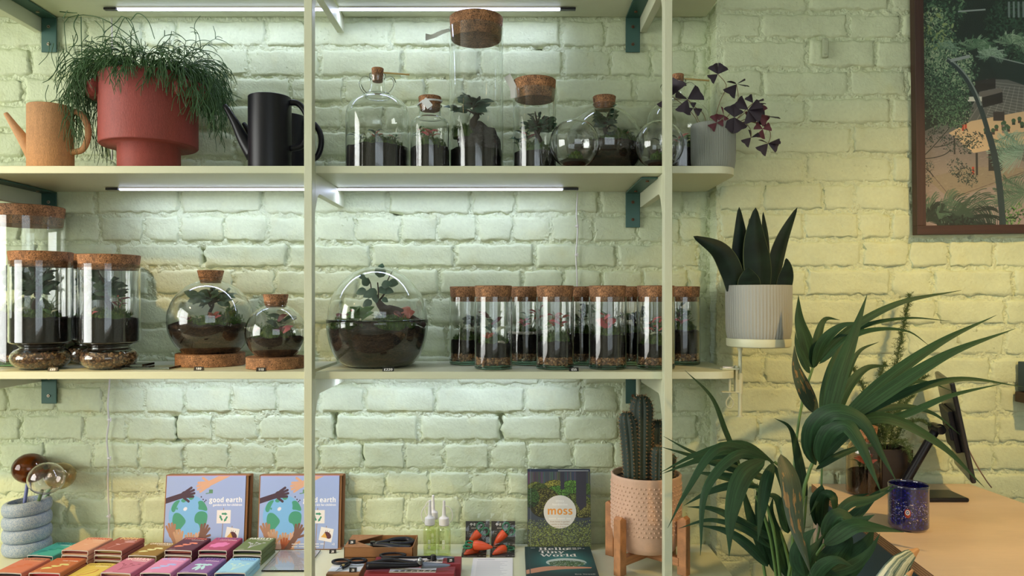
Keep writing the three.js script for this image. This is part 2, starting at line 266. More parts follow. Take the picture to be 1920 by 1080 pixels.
{ // left wall with the shop window that the jars mirror
  const x = ROOM.x0 - 0.1, z0 = 0.8, z1 = 3.0, y0 = 0.95, y1 = 2.55, L = ROOM.z1;
  struct('wall_left', merge([slab(0.2, y0, L + 0.3, x, y0 / 2, L / 2 - 0.15), slab(0.2, ROOM.h - y1, L + 0.3, x, (ROOM.h + y1) / 2, L / 2 - 0.15), slab(0.2, y1 - y0, z0 + 0.3, x, (y0 + y1) / 2, (z0 - 0.3) / 2), slab(0.2, y1 - y0, L - z1, x, (y0 + y1) / 2, (L + z1) / 2)]), M.room);
  const bars = [];
  for (let i = 0; i <= 5; i++) bars.push(box(0.05, y1 - y0, i % 5 ? 0.03 : 0.06, x, (y0 + y1) / 2, z0 + ((z1 - z0) * i) / 5));
  for (let i = 0; i <= 4; i++) bars.push(box(0.05, i % 4 ? 0.03 : 0.06, z1 - z0, x, y0 + ((y1 - y0) * i) / 4, (z0 + z1) / 2));
  const win = struct('window_1', merge(bars), M.white);
  const pane = new THREE.PlaneGeometry((z1 - z0) / 5 - 0.03, (y1 - y0) / 4 - 0.03).rotateY(Math.PI / 2);
  for (let i = 0; i < 5; i++) for (let j = 0; j < 4; j++) part(win, 'pane', pane, M.glass, [x, y0 + ((y1 - y0) * (j + 0.5)) / 4, z0 + ((z1 - z0) * (i + 0.5)) / 5]);
}
// a thin painted moulding: surface conduit behind the cactus
solo('conduit_pipe', cyl(0.0058, 0.0058, 0.42, 0, 0, 0, 16), M.shelf, 'short painted conduit pipe running down the wall behind the cactus', 'pipe', [0.3315, 1.0, 0.024]);
solo('wall_clip', merge([box(0.017, 0.052, 0.012, 0, 0, 0, 0.005), cyl(0.0035, 0.0035, 0.014, 0, 0.016, 0, 10).rotateX(0), box(0.011, 0.036, 0.004, 0, 0, 0.007, 0.002)]), M.wall, 'small paint-covered plastic clip on the bricks left of the framed picture', 'clip', at(1547, 90, STEP_Z + 0.012).toArray());

// ================================================================ SHELVING
const SHELF_T = 0.0168, S1 = 2.149 + SHELF_T, S2 = 1.7026, S3 = 1.2372, TABLE = 0.7532, DEPTH = 0.30;
const postX = [-1.2628, -0.4627, 0.3388], PT = 0.018, ZB = 0.0095;
const shelfGroup = 'pale green plywood shelf boards';
function board(x0, x1, top, label, round) {
  const s = new THREE.Shape(), r = 0.055, yb = -ZB, yf = -DEPTH;    // plan drawn as (x, -z), then laid flat
  s.moveTo(x0, yb); s.lineTo(x1, yb);
  if (round) { s.lineTo(x1, yf + r); s.quadraticCurveTo(x1, yf, x1 - r, yf); } else s.lineTo(x1, yf);
  s.lineTo(x0, yf); s.lineTo(x0, yb);
  const g = new THREE.ExtrudeGeometry(s, { depth: SHELF_T - 0.0016, bevelEnabled: true, bevelThickness: 0.0008, bevelSize: 0.0008, bevelOffset: -0.0008, bevelSegments: 1, curveSegments: 12 }).rotateX(-Math.PI / 2).translate(0, 0.0008, 0);
  const m = solo('shelf_board', g, M.shelf, label, 'shelf', [0, top - SHELF_T, 0], shelfGroup); return m;
}
const xl0 = -1.72, xl1 = postX[1] - 0.0003, xr0 = postX[1] + PT + 0.001, xr1 = 0.514;
board(xl0, xl1, S1, 'top shelf board above the trailing plant, left of the first post');
board(xr0, xr1, S1, 'top shelf board above the tall corked cylinder, right of the first post', true);
board(xl0, xl1, S2, 'shelf board carrying the terracotta planter and the watering cans');
board(xr0, xr1, S2, 'shelf board carrying the demijohns and the purple-leaved plant', true);
board(xl0, xl1, S3, 'shelf board carrying the two corked globes and bulb-based jars');
board(xr0, xr1, S3, 'shelf board carrying the dome bowl and the row of small corked jars', true);
{ // deep bottom counter
  const g = box(0.535 - xl0 - 0.012, 0.022, DEPTH - ZB, (0.535 + xl0) / 2 - 0.012, 0, (DEPTH + ZB) / 2);
  solo('counter_board', g, M.shelf, 'bottom counter board carrying seed boxes, books and the cactus', 'counter', [0, TABLE - 0.011, 0]);
}
const postLabels = ['vertical shelf post beyond the left picture edge', 'vertical shelf post in front of the second blue box', 'vertical shelf post in front of the cactus pot'];
postX.forEach((x, i) => {
  const p = thing('shelving_upright', postLabels[i], 'shelf post', [x + PT / 2, 0, 0], 'upright shelf frames');
  part(p, 'post', box(PT, 2.35, 0.027, 0, 1.175, DEPTH + 0.0142, 0.0012), M.shelf);
  for (const [k, top] of [S1, S2, S3].entries()) {
    const s = new THREE.Shape(), d = k === 2 ? 0.036 : 0.041;
    s.moveTo(0.0095, 0); s.lineTo(DEPTH, 0); s.lineTo(DEPTH, -0.088); s.bezierCurveTo(DEPTH - 0.012, -0.062, DEPTH - 0.022, -d, DEPTH - 0.048, -d); s.lineTo(0.0095, -d); s.lineTo(0.0095, 0);
    const g = new THREE.ExtrudeGeometry(s, { depth: PT - 0.0016, bevelEnabled: true, bevelThickness: 0.0008, bevelSize: 0.0008, bevelOffset: -0.0008, bevelSegments: 1, curveSegments: 14 }).rotateY(-Math.PI / 2).translate(PT / 2 - 0.0008, 0, 0);
    part(p, 'shelf_arm', g, M.shelf, [0, top - SHELF_T - 0.0008, 0]);
  }
});
// dark green steel angle brackets
function bracket(x0, x1, top, label, screwMat) {
  const w = x1 - x0, b = thing('angle_bracket', label, 'bracket', [(x0 + x1) / 2, top - SHELF_T, 0], 'dark green steel brackets');
  part(b, 'wall_plate', box(w, 0.094, 0.004, 0, -0.047 - 0.001, 0.0115, 0.0012), M.bracket);
  part(b, 'shelf_plate', box(w, 0.004, 0.245, 0, -0.003, 0.1325, 0.0012), M.bracket);
  for (const y of [-0.028, -0.074]) { const s = part(b, 'screw', cyl(0.0042, 0.0036, 0.003, 0, 0, 0, 14).rotateX(Math.PI / 2), screwMat, [0, y, 0.0145]); part(s, 'screw_recess', cyl(0.0018, 0.0018, 0.0012, 0, 0, 0, 6).rotateX(Math.PI / 2), M.dark, [0, 0, 0.0017]); }
  for (const z of [0.06, 0.225]) part(b, 'screw', cyl(0.0042, 0.0036, 0.003), screwMat, [0, -0.0062, z]);
}
const bl = [-1.2437, -1.204], br = [0.3005, 0.3383];
bracket(...bl, S1, 'angle bracket at top left above the trailing plant', M.screw); bracket(...bl, S2, 'angle bracket at left behind the tallest corked cylinder', M.screw); bracket(...bl, S3, 'angle bracket at left below the jars with bulb bases', M.screw);
bracket(...br, S1, 'angle bracket at top right beside the second post', M.rust); bracket(...br, S2, 'angle bracket at right above the small corked jars', M.rust); bracket(...br, S3, 'angle bracket at right behind the tall cactus', M.rust);

// ================================================================ LED STRIPS
const ledMat = new THREE.MeshStandardMaterial({ color: 0xffffff, emissive: LED_COLOR, emissiveIntensity: 3.2, roughness: 0.4 });
function ledStrip(x0, x1, top, z, label, endL, endR, power = 1) {
  const w = x1 - x0, y = top - SHELF_T, t = thing('led_strip', label, 'light strip', [(x0 + x1) / 2, y, z], 'led strips under the shelves');
  part(t, 'channel', box(w, 0.003, 0.014, 0, -0.0016, 0, 0.0004), M.white);
  part(t, 'diffuser', box(w - 0.002, 0.0045, 0.0095, 0, -0.0053, 0, 0.0015), ledMat);
  if (endL) part(t, 'connector', box(0.032, 0.006, 0.012, -w / 2 - 0.017, -0.004, 0, 0.001), M.blackGloss);
  if (endR) part(t, 'connector', box(0.038, 0.006, 0.012, w / 2 + 0.020, -0.004, 0, 0.001), M.blackGloss);
  const l = new THREE.RectAreaLight(LED_COLOR, LED * power, w - 0.002, 0.0095); l.position.set(0, -0.0085, 0); l.rotation.x = -Math.PI / 2; t.add(l);
}
for (const [top, z, a, b, word] of [[S1, 0.072, -1.012, 0.124, 'top'], [S2, 0.085, -1.0, 0.130, 'middle'], [S3, 0.085, -1.0, 0.130, 'lower']]) {
  ledStrip(a, postX[1] - 0.001, top, z, `glowing LED strip under the ${word} shelf, left of the first post`, true, false, top === S1 ? 0.82 : 1);
  ledStrip(postX[1] + PT + 0.001, b, top, z, `glowing LED strip under the ${word} shelf, right of the first post`, false, true, top === S1 ? 0.82 : 1);
}
// white LED cables clipped to the bricks
function cable(pts, clips, label) {
  const t = thing('led_cable', label, 'cable');
  part(t, 'wire', tube(pts.map(([x, y]) => at(x, y, 0.0125)), 0.0021, 30, 6), M.cable);
  for (const [x, y] of clips) part(t, 'cable_clip', merge([box(0.007, 0.0045, 0.006, 0, 0, 0.013, 0.001), cyl(0.0016, 0.0016, 0.01, 0.0045, 0, 0.012, 8)]), M.white, [at(x, y, 0.0125).x, at(x, y, 0.0125).y, 0]);
}
cable([[206, 690], [205, 720], [202, 760], [204, 790], [200, 822], [203, 860], [202, 900], [204, 960], [204, 1008]], [[204, 787], [204, 859], [203, 968]], 'white cable clipped to the bricks behind the seed boxes');
cable([[1083, 362], [1081, 400], [1083, 430], [1080, 480], [1082, 520], [1082, 560]], [[1081, 424], [1080, 478]], 'white cable clipped to the bricks above the small corked jars');
cable([[209, 34], [210, 80], [208, 140], [211, 220], [210, 300]], [[210, 92]], 'white cable on the bricks behind the trailing plant');

// ================================================================ CEILING SPOTLIGHTS (they show as warm dots in the glass)
function spot(p, aim, angle, pen, power, label) {
  const t = thing('ceiling_spotlight', label, 'spotlight', p, 'warm ceiling spotlights'), d = V3(...aim).sub(V3(...p)).normalize(), q = new THREE.Quaternion().setFromUnitVectors(V3(0, -1, 0), d);
  const can = part(t, 'can', lathe([[0.0, 0.07], [0.032, 0.07], [0.036, 0.06], [0.038, -0.055], [0.034, -0.055], [0.032, -0.03], [0, -0.03]], 28), M.black); can.quaternion.copy(q);
  part(can, 'lamp_face', cyl(0.030, 0.030, 0.004, 0, -0.034, 0, 24), new THREE.MeshStandardMaterial({ color: 0xffffff, emissive: WARM_COLOR, emissiveIntensity: 14 }));
  part(t, 'stem', cyl(0.006, 0.006, ROOM.h - p[1] - 0.06, 0, (ROOM.h - p[1]) / 2 + 0.03, 0, 10), M.black);
  part(t, 'ceiling_plate', cyl(0.04, 0.04, 0.012, 0, ROOM.h - p[1] - 0.006, 0, 20), M.black);
  const s = new THREE.SpotLight(WARM_COLOR, power, 0, angle, pen, 2); s.position.copy(d).multiplyScalar(0.06); s.target.position.copy(d).multiplyScalar(2); s.shadow.radius = 1.6; s.shadow.mapSize.set(2048, 2048); t.add(s); t.add(s.target); s.target.name = 'aim';
}
spot([1.22, 2.42, 1.5], [1.06, 0.88, 0.06], 0.55, 0.8, WARM, 'black ceiling spotlight aimed at the potted palm and the desk');
spot([-1.85, 2.42, 1.5], [-0.95, 0.78, 0.08], 0.44, 0.85, WARM * 1.15, 'black ceiling spotlight aimed at the seed boxes');

// ================================================================ TERRARIUM KIT

// blown glass with real wall thickness: an outer profile that starts on the axis (or at a free rim) and its inward offset
function shell(prof, t, seg = 64, closedTop = false) {
  const P = prof.map(([x, y]) => V2(x, y)), n = P.length, inner = [];
  for (let i = 0; i < n; i++) {
    const a = P[Math.max(0, i - 1)], b = P[Math.min(n - 1, i + 1)], d = b.clone().sub(a).normalize();   // left-hand normal points to the axis for a profile that climbs
    inner.push([P[i].x < 1e-5 ? 0 : Math.max(0, P[i].x - d.y * t), P[i].y + d.x * t]);
  }
  const all = [...prof, ...inner.reverse()]; if (prof[0][0] > 1e-5) all.push(prof[0]); return lathe(all, seg);
}
const oval = leafShape(0.52, 0.18, 0.22), pointed = leafShape(0.36, 0.25, 0.25, 0.6), roundLeaf = leafShape(0.78, 0.12, 0.15), slim = leafShape(0.2, 0.35, 0.2, 0.6);
function cork(parent, rTop, rBot, y0, y1, name = 'cork_stopper') {
  return part(parent, name, uvs(lathe([[0, y0], [rBot - 0.001, y0], [rBot, y0 + 0.001], [rTop, y1 - 0.0012], [rTop - 0.0012, y1], [0, y1]], 56), Math.max(1, Math.round(rTop * 2 * Math.PI / 0.11)), Math.max(0.5, (2 * rTop + y1 - y0) / 0.11)), M.cork);
}
// soil with a rough top, following an outer profile [[r, y], ...] that ends at the glass
function soil(parent, prof, mound, seed, mat = M.soil) {
  const n = prof.length, R = prof[n - 1][0], y1 = prof[n - 1][1], pts = [[0, prof[0][1]], ...prof];
  for (const f of [0.86, 0.68, 0.5, 0.33, 0.16, 0]) pts.push([R * f, y1 + mound * (1 - f * f)]);
  const g = uvs(lathe(pts, 40), 3, 2), p = g.attributes.position;
  for (let i = 0; i < p.count; i++) { const x = p.getX(i), y = p.getY(i), z = p.getZ(i), r = Math.hypot(x, z); if (y >= y1 - 1e-5) p.setY(i, y + (r < R * 0.97 ? 0.18 : 0.10) * R * 0.4 * n3(x * 45 + seed, z * 45, seed)); }
  g.computeVertexNormals(); return part(parent, 'soil', g, mat);
}
const gravelTones = [lin(0.34, 0.17, 0.07), lin(0.48, 0.27, 0.12), lin(0.20, 0.10, 0.05), lin(0.56, 0.36, 0.18), lin(0.30, 0.15, 0.08), lin(0.13, 0.07, 0.04)];
const grit = gravelTones.map((c) => tint(new THREE.IcosahedronGeometry(1, 0), c));
// a bed of grit: pebbles in the outer skin of a lathed layer
function gravel(parent, prof, size, count, seed) {
  const r = rng(seed), list = [tint(lathe([[0, prof[0][1]], ...prof, [0, prof[prof.length - 1][1]]].map(([a, b]) => [Math.max(0, a - size * 0.9), b]), 32), lin(0.16, 0.09, 0.045))];
  for (let i = 0; i < count; i++) {
    const t = r() * (prof.length - 1), k = Math.floor(t), f = t - k, R = prof[k][0] * (1 - f) + prof[k + 1][0] * f - size * 0.7, y = prof[k][1] * (1 - f) + prof[k + 1][1] * f, a = r() * Math.PI * 2, s = size * (0.6 + r() * 0.6);
    const g = grit[Math.floor(r() * grit.length)].clone(); g.scale(s, s * 0.75, s * (0.7 + r() * 0.5)).rotateX(r() * 6).rotateY(r() * 6).translate(Math.cos(a) * R, y, Math.sin(a) * R); list.push(g);
  }
  return part(parent, 'gravel', merge(list), M.gravel, null, 'stuff');
}
const mossTones = [lin(0.06, 0.13, 0.025), lin(0.09, 0.18, 0.03), lin(0.14, 0.20, 0.04), lin(0.05, 0.09, 0.022)];
function moss(parent, R, y, h, seed, count = 260, cx = 0, cz = 0) {
  const r = rng(seed), pos = [], col = [], idx = [], NR = 7, NA = 26; h *= 1.35; count = Math.round(count * 1.5);
  const hy = (x, z) => { const q = Math.hypot(x, z) / R; return y + h * (1 - q * q) + h * 0.55 * n3(x * 48, seed, z * 48) + h * 0.25 * n3(x * 130, seed, z * 130); };
  for (let i = 0; i <= NR; i++) for (let j = 0; j <= NA; j++) { const a = (j / NA) * Math.PI * 2, q = (i / NR) * R * (0.9 + 0.1 * n2(Math.cos(a) * 2 + seed, Math.sin(a) * 2)), x = Math.cos(a) * q, z = Math.sin(a) * q, c = mossTones[Math.floor(r() * 4)]; pos.push(x + cx, i === NR ? y - h * 0.5 : hy(x, z), z + cz); col.push(c.r * 0.8, c.g * 0.8, c.b * 0.8); }
  for (let i = 0; i < NR; i++) for (let j = 0; j < NA; j++) { const a = i * (NA + 1) + j, b = a + NA + 1; idx.push(a, a + 1, b, b, a + 1, b + 1); }
  const g = new THREE.BufferGeometry(); g.setAttribute('position', new THREE.Float32BufferAttribute(pos, 3)); g.setAttribute('color', new THREE.Float32BufferAttribute(col, 3)); g.setIndex(idx); g.computeVertexNormals();
  const p2 = [], c2 = [];
  for (let i = 0; i < count; i++) {
    const a = r() * 6.283, q = Math.sqrt(r()) * R * 0.97, x = Math.cos(a) * q, z = Math.sin(a) * q, b = hy(x, z) - 0.001, c = mossTones[Math.floor(r() * 4)], L = 0.0035 + r() * 0.0045;
    for (let k = 0; k < 3; k++) { const e = r() * 6.283, dx = Math.cos(e) * 0.0011, dz = Math.sin(e) * 0.0011, tx = (r() - 0.5) * 0.006, tz = (r() - 0.5) * 0.006; p2.push(x + dx + cx, b, z + dz + cz, x - dx + cx, b, z - dz + cz, x + tx + cx, b + L, z + tz + cz); for (let m = 0; m < 3; m++) c2.push(c.r, c.g, c.b); }
  }
  const t = new THREE.BufferGeometry(); t.setAttribute('position', new THREE.Float32BufferAttribute(p2, 3)); t.setAttribute('color', new THREE.Float32BufferAttribute(c2, 3)); t.computeVertexNormals();
  return part(parent, 'moss', merge([g, t]), M.moss, null, 'stuff');
}
// small fig with a swollen trunk: one mesh of wood, each leaf its own mesh
function bonsai(parent, base, h, n, leaf, seed, mat = M.leafTeal, spread = 0.5, fat = 0.10) {
  const r = rng(seed), B = V3(...base), bend = (r() - 0.5) * 0.25 * h, wood = [], tips = [];
  const trunk = [B.clone(), B.clone().add(V3(bend, h * 0.2, 0.004)), B.clone().add(V3(-bend * 0.5, h * 0.42, 0)), B.clone().add(V3(0, h * 0.55, 0))];
  wood.push(tube(trunk, (t) => h * fat * 0.72 * (1.15 - t * 0.75), 10, 9));
  n = Math.round(n * 2.4); leaf *= 1.0;
  const nb = Math.max(5, Math.round(n / 5));
  for (let i = 0; i < nb; i++) {
    const a = (i / nb) * 6.283 + r() * 0.9, s = trunk[1].clone().lerp(trunk[3], 0.45 + 0.55 * r()), el = 0.05 + 1.15 * r(), rr = h * (0.28 + 0.24 * r()), e = s.clone().add(V3(Math.cos(a) * Math.cos(el) * rr * spread * 2, Math.sin(el) * rr * 1.0, Math.sin(a) * Math.cos(el) * rr * spread * 1.5)), m = s.clone().lerp(e, 0.5).add(V3(0, h * 0.03, 0));
    wood.push(tube([s, m, e], (t) => 0.0022 * (1 - t * 0.6) * (h / 0.07), 5, 5)); tips.push([s, m, e, a]);
  }
  const w = part(parent, 'fig_tree', merge(wood), M.bark);
  for (let i = 0; i < n; i++) {
    const [s, m, e, a] = tips[i % nb], t = 0.25 + 0.75 * ((Math.floor(i / nb) + r()) / Math.ceil(n / nb)), p = t < 0.5 ? s.clone().lerp(m, t * 2) : m.clone().lerp(e, t * 2 - 1), b = a + (r() - 0.5) * 2.2;
    setLeaf(w, 'leaf', r() < 0.6 ? oval : roundLeaf, mat, p, V3(Math.cos(b), -0.35 + r() * 1.0, Math.sin(b) * 0.8), V3((r() - 0.5) * 0.9, 0.55 + r() * 0.5, 1.0), leaf * (0.62 + r() * 0.45));
  }
  return w;
}
// low foliage plant: short stems and spreading leaves
function rosette(parent, base, n, leaf, h, seed, mats, geo = pointed, name = 'foliage_plant') {
  const r = rng(seed), B = V3(...base), stems = [], todo = [];
  const k = Math.max(2, Math.round(n / 4));
  for (let i = 0; i < k; i++) {
    const a = (i / k) * 6.283 + r(), q = h * 0.35 * r(), top = B.clone().add(V3(Math.cos(a) * q, h * (0.55 + r() * 0.45), Math.sin(a) * q));
    stems.push(tube([B.clone().add(V3(Math.cos(a) * 0.002, -0.002, Math.sin(a) * 0.002)), B.clone().lerp(top, 0.5).add(V3(Math.cos(a) * 0.002, 0, 0)), top], 0.0011, 4, 5));
    for (let j = 0; j < 4; j++) todo.push([B.clone().lerp(top, 0.4 + 0.6 * ((j + 1) / 4)), a + j * 1.57 + r() * 0.6]);
  }
  const s = part(parent, name, merge(stems), M.stem);
  for (let i = 0; i < n; i++) { const [p, a] = todo[i % todo.length]; setLeaf(s, 'leaf', geo, mats[Math.floor(r() * mats.length)], p, V3(Math.cos(a), 0.25 + r() * 0.5, Math.sin(a)), V3((r() - 0.5) * 0.8, 0.8, 0.7 + r() * 0.6), leaf * (0.7 + r() * 0.5)); }
  return s;
}
// feathery fern: each frond a mesh of stalk and needles
function fern(parent, base, n, len, seed, mat = M.leafGreen) {
  const r = rng(seed), B = V3(...base), crown = part(parent, 'fern', cyl(0.003, 0.002, 0.006, B.x, B.y, B.z, 7), M.stem);
  for (let i = 0; i < n; i++) {
    const a = (i / n) * 6.283 + r() * 0.8, o = 0.25 + r() * 0.5, L = len * (0.6 + r() * 0.5), pts = [B.clone(), B.clone().add(V3(Math.cos(a) * L * 0.2 * o, L * 0.5, Math.sin(a) * L * 0.2 * o)), B.clone().add(V3(Math.cos(a) * L * o, L * (0.95 - o * 0.4), Math.sin(a) * L * o * 0.8))];
    const c = new THREE.CatmullRomCurve3(pts), list = [tube(pts, 0.0006, 6, 4)], m = 12;
    for (let j = 3; j <= m; j++) for (const s of [-1, 1]) { const t = j / m, p = c.getPointAt(t), q = L * 0.16 * (1.15 - t), e = V3(-Math.sin(a) * s, 0.25, Math.cos(a) * s).multiplyScalar(q).add(V3(Math.cos(a), 0.2, Math.sin(a)).multiplyScalar(q * 0.4)); list.push(blade([p, p.clone().addScaledVector(e, 0.5), p.clone().add(e)], lance(q * 0.22), V3(0, 1, 0.4), 0.1, 3, 2)); }
    part(crown, 'frond', merge(list), mat);
  }
  return crown;
}
function pebbles(parent, pts, s, seed) { const r = rng(seed); for (const [x, y, z] of pts) { const g = new THREE.IcosahedronGeometry(s * (0.75 + r() * 0.5), 1); g.scale(1.2, 0.8, 1).rotateY(r() * 6); part(parent, 'pebble', g, M.pebble, [x, y, z]); } }
const cylGlass = (R, H, foot = 0.0025) => lathe([[0, 0.0006], [R - 0.004, 0.0006], [R - 0.0012, 0.002], [R, 0.0055], [R, H - 0.0008], [R - 0.0006, H], [R - 0.0018, H], [R - 0.0024, H - 0.0008], [R - 0.0024, foot + 0.004], [R - 0.006, foot], [0, foot]], 64);
// straight corked jar with grit, soil and planting
function cylinderJar(label, x, z, y, R, H, o) {
  const t = thing(o.name || 'terrarium_jar', label, 'terrarium', [x, y, z], o.group), s = o.seed;
  part(t, 'glass_jar', cylGlass(R, H, (o.base ?? 0.011) ? 0.010 : 0.003), M.solid);
  const b = o.base ?? 0.011, gh = o.grit ?? 0.018, sh = o.soil ?? 0.05, Ri = R - 0.0035;
  if (gh) gravel(t, [[Ri, b], [Ri, b + gh]], 0.0030, o.gritCount ?? 420, s + 1);
  soil(t, [[Ri * 0.5, b + gh - 0.001], [Ri, b + gh], [Ri + 0.0002, b + gh + sh]], o.mound ?? 0.004, s + 2);
  cork(t, R * 0.985, R * 0.925, H - (o.plug ?? 0.012), H + (o.corkH ?? 0.026), 'cork_lid');
  t.userData.top = b + gh + sh; return t;
}
// ================================================================ SHELF WITH THE NINE SMALL JARS
{
  const R = 0.0447, H = 0.170, g = 'small corked terrarium jars in two rows', front = 0.225, back = 0.10;
  const jar = (px, z, label, o) => cylinderJar(label, (px - 960) / sc(z), z, S3, R, H, { ...o, group: g });
  let t;
  t = jar(876, back, 'leftmost small corked jar of the back row, with a tall green plant', { seed: 101, soil: 0.032 }); { const y = t.userData.top; moss(t, 0.036, y, 0.014, 3); fern(t, [-0.012, y + 0.008, 0.005], 9, 0.05, 7); bonsai(t, [0.012, y + 0.006, 0], 0.075, 12, 0.022, 8, M.leafDark, 0.35, 0.04); rosette(t, [0.016, y + 0.012, 0.016], 6, 0.022, 0.02, 9, [M.leafPale]); }
  t = jar(925, front, 'leftmost small corked jar of the front row, with pale variegated leaves', { seed: 102, soil: 0.03 }); { const y = t.userData.top; moss(t, 0.037, y, 0.012, 4); rosette(t, [0, y + 0.006, 0.008], 12, 0.026, 0.058, 12, [M.leafPale, M.leafTeal, M.leafPale, M.leafDark, M.leafWine]); rosette(t, [-0.016, y + 0.006, 0.014], 6, 0.018, 0.02, 13, [M.leafRust, M.leafWine]); pebbles(t, [[0.014, y + 0.006, 0.034], [0.02, y + 0.006, 0.031], [0.024, y + 0.004, 0.027]], 0.0042, 5); }
  t = jar(986, back, 'small corked jar of the back row with a ring of cream pebbles', { seed: 103, soil: 0.045 }); { const y = t.userData.top, p = []; for (let i = 0; i < 13; i++) { const a = 0.4 + i * 0.19; p.push([Math.cos(a) * 0.036, y + 0.006, Math.sin(a) * 0.036]); } pebbles(t, p, 0.0052, 6); moss(t, 0.03, y, 0.014, 14, 140); rosette(t, [0.008, y + 0.01, 0.004], 9, 0.03, 0.065, 15, [M.leafPink, M.leafRust, M.leafGreen], slim); rosette(t, [-0.01, y + 0.008, 0.008], 6, 0.024, 0.03, 16, [M.leafPink, M.leafWine]); }
  t = jar(1040.5, front, 'small corked front jar with orange-red and cream leaves, behind the £55 tag', { seed: 104, soil: 0.034 }); { const y = t.userData.top; moss(t, 0.037, y, 0.016, 5); rosette(t, [0.004, y + 0.01, 0.01], 14, 0.025, 0.055, 18, [M.leafRust, M.leafRust, M.leafPink, M.leafGreen]); rosette(t, [-0.02, y + 0.008, 0.012], 8, 0.018, 0.05, 19, [M.leafPale, M.leafGreen]); }
  t = jar(1090, back, 'small corked back jar half hidden between the second and third front jars', { seed: 105, soil: 0.048 }); { const y = t.userData.top; moss(t, 0.037, y, 0.012, 6); bonsai(t, [0, y + 0.004, 0], 0.075, 14, 0.02, 21, M.leafGreen, 0.4, 0.05); fern(t, [-0.008, y, 0.01], 6, 0.07, 22); }
  t = jar(1139, front, 'small corked front jar with bright pink leaves under a feathery fern', { seed: 106, soil: 0.05 }); { const y = t.userData.top; moss(t, 0.037, y, 0.010, 7); rosette(t, [-0.004, y + 0.006, 0.012], 16, 0.024, 0.042, 24, [M.leafPink, M.leafPink, M.leafRust], roundLeaf); fern(t, [0.012, y + 0.004, -0.006], 6, 0.085, 25); }
  t = jar(1183, back, 'small corked back jar with a little fig tree, left of the right post', { seed: 107, soil: 0.05 }); { const y = t.userData.top; moss(t, 0.037, y, 0.012, 8); bonsai(t, [0.006, y + 0.004, 0.004], 0.07, 15, 0.019, 27, M.leafDark, 0.4, 0.07); }
  t = jar(1229.5, front, 'rightmost small corked front jar, with pink leaves, behind the right post', { seed: 108, soil: 0.028 }); { const y = t.userData.top; moss(t, 0.037, y, 0.015, 9); rosette(t, [0, y + 0.01, 0.012], 12, 0.026, 0.045, 30, [M.leafPink, M.leafPink, M.leafRust, M.leafGreen], slim); rosette(t, [-0.016, y + 0.01, 0.01], 5, 0.016, 0.03, 31, [M.leafPale]); bonsai(t, [-0.012, y, -0.01], 0.085, 8, 0.018, 32, M.leafDark, 0.3, 0.03); }
  t = jar(1279, back, 'small corked back jar standing right of the right post', { seed: 109, soil: 0.056 }); { const y = t.userData.top; moss(t, 0.037, y, 0.014, 10); fern(t, [0.01, y + 0.004, 0.004], 8, 0.055, 33); rosette(t, [-0.012, y + 0.006, 0.012], 6, 0.022, 0.04, 34, [M.leafPink, M.leafGreen]); bonsai(t, [-0.006, y, -0.006], 0.07, 9, 0.018, 35, M.leafGreen, 0.35, 0.04); }
}
// ================================================================ LEFT END OF THAT SHELF
{ // tallest cylinder, cut by the picture edge
  const z = 0.1005, R = 0.0830, H = EYE + (HORIZON - 405) / sc(z + R * 0.6) - S3;
  const t = cylinderJar('tallest corked glass cylinder at the left edge behind the bulb-based jar', (53 - 960) / sc(z), z, S3, R, H, { seed: 120, name: 'terrarium_cylinder', soil: 0.10, grit: 0.02, corkH: 0.028, plug: 0.020, gritCount: 260 });
  const y = t.userData.top; moss(t, 0.07, y, 0.02, 41); bonsai(t, [0.0, y + 0.004, 0], 0.155, 20, 0.042, 42, M.leafDark, 0.32, 0.06);
}
// corked cylinders drawn in over a squat bulb that holds the grit
function bulbJar(label, px, z, H, seed, plant) {
  const R = 0.0662, x = (px - 960) / sc(z), t = thing('bulb_base_terrarium', label, 'terrarium', [x, S3, z], 'corked jars on bulb bases'), rb = 0.064, hb = 0.056;
  const bulb = []; for (let i = 0; i <= 16; i++) { const a = -Math.PI / 2 + (i / 16) * Math.PI * 0.86; bulb.push([Math.max(0.022 * (i === 0 ? 1 : 0), 0.026 + (rb - 0.026) * Math.cos(a) * (1)), 0.027 + 0.0265 * Math.sin(a)]); }
  part(t, 'glass_jar', shell([[0, 0.0006], [0.024, 0.0004], ...bulb, [0.050, hb + 0.001], [R - 0.006, hb + 0.004], [R, hb + 0.009], [R, H]], 0.0024, 64), M.solid);
  const gp = []; for (let i = 1; i <= 12; i++) { const a = -Math.PI / 2 + (i / 16) * Math.PI * 0.86; gp.push([0.026 + (rb - 0.029) * Math.cos(a), 0.028 + 0.0245 * Math.sin(a)]); }
  gravel(t, gp, 0.0036, 1000, seed + 3);
  soil(t, [[0.03, hb + 0.007], [R - 0.008, hb + 0.0075], [R - 0.004, hb + 0.011], [R - 0.0038, hb + 0.062]], 0.005, seed + 4);
  cork(t, R * 1.02, R * 0.955, H - 0.014, H + 0.022, 'cork_lid');
  plant(t, hb + 0.064); return t;
}
bulbJar('corked jar on a bulb base behind the £85 tag, nearest the left edge', 77, 0.2285, 0.253, 130, (t, y) => { moss(t, 0.045, y, 0.012, 51); bonsai(t, [-0.004, y, 0.004], 0.135, 22, 0.036, 52, M.leafDark, 0.30, 0.07); rosette(t, [-0.04, y, 0.02], 6, 0.02, 0.03, 53, [M.leafPale]); rosette(t, [0.035, y, 0.02], 6, 0.02, 0.025, 54, [M.leafGreen, M.leafPale]); fern(t, [0.015, y, -0.01], 6, 0.07, 55); });
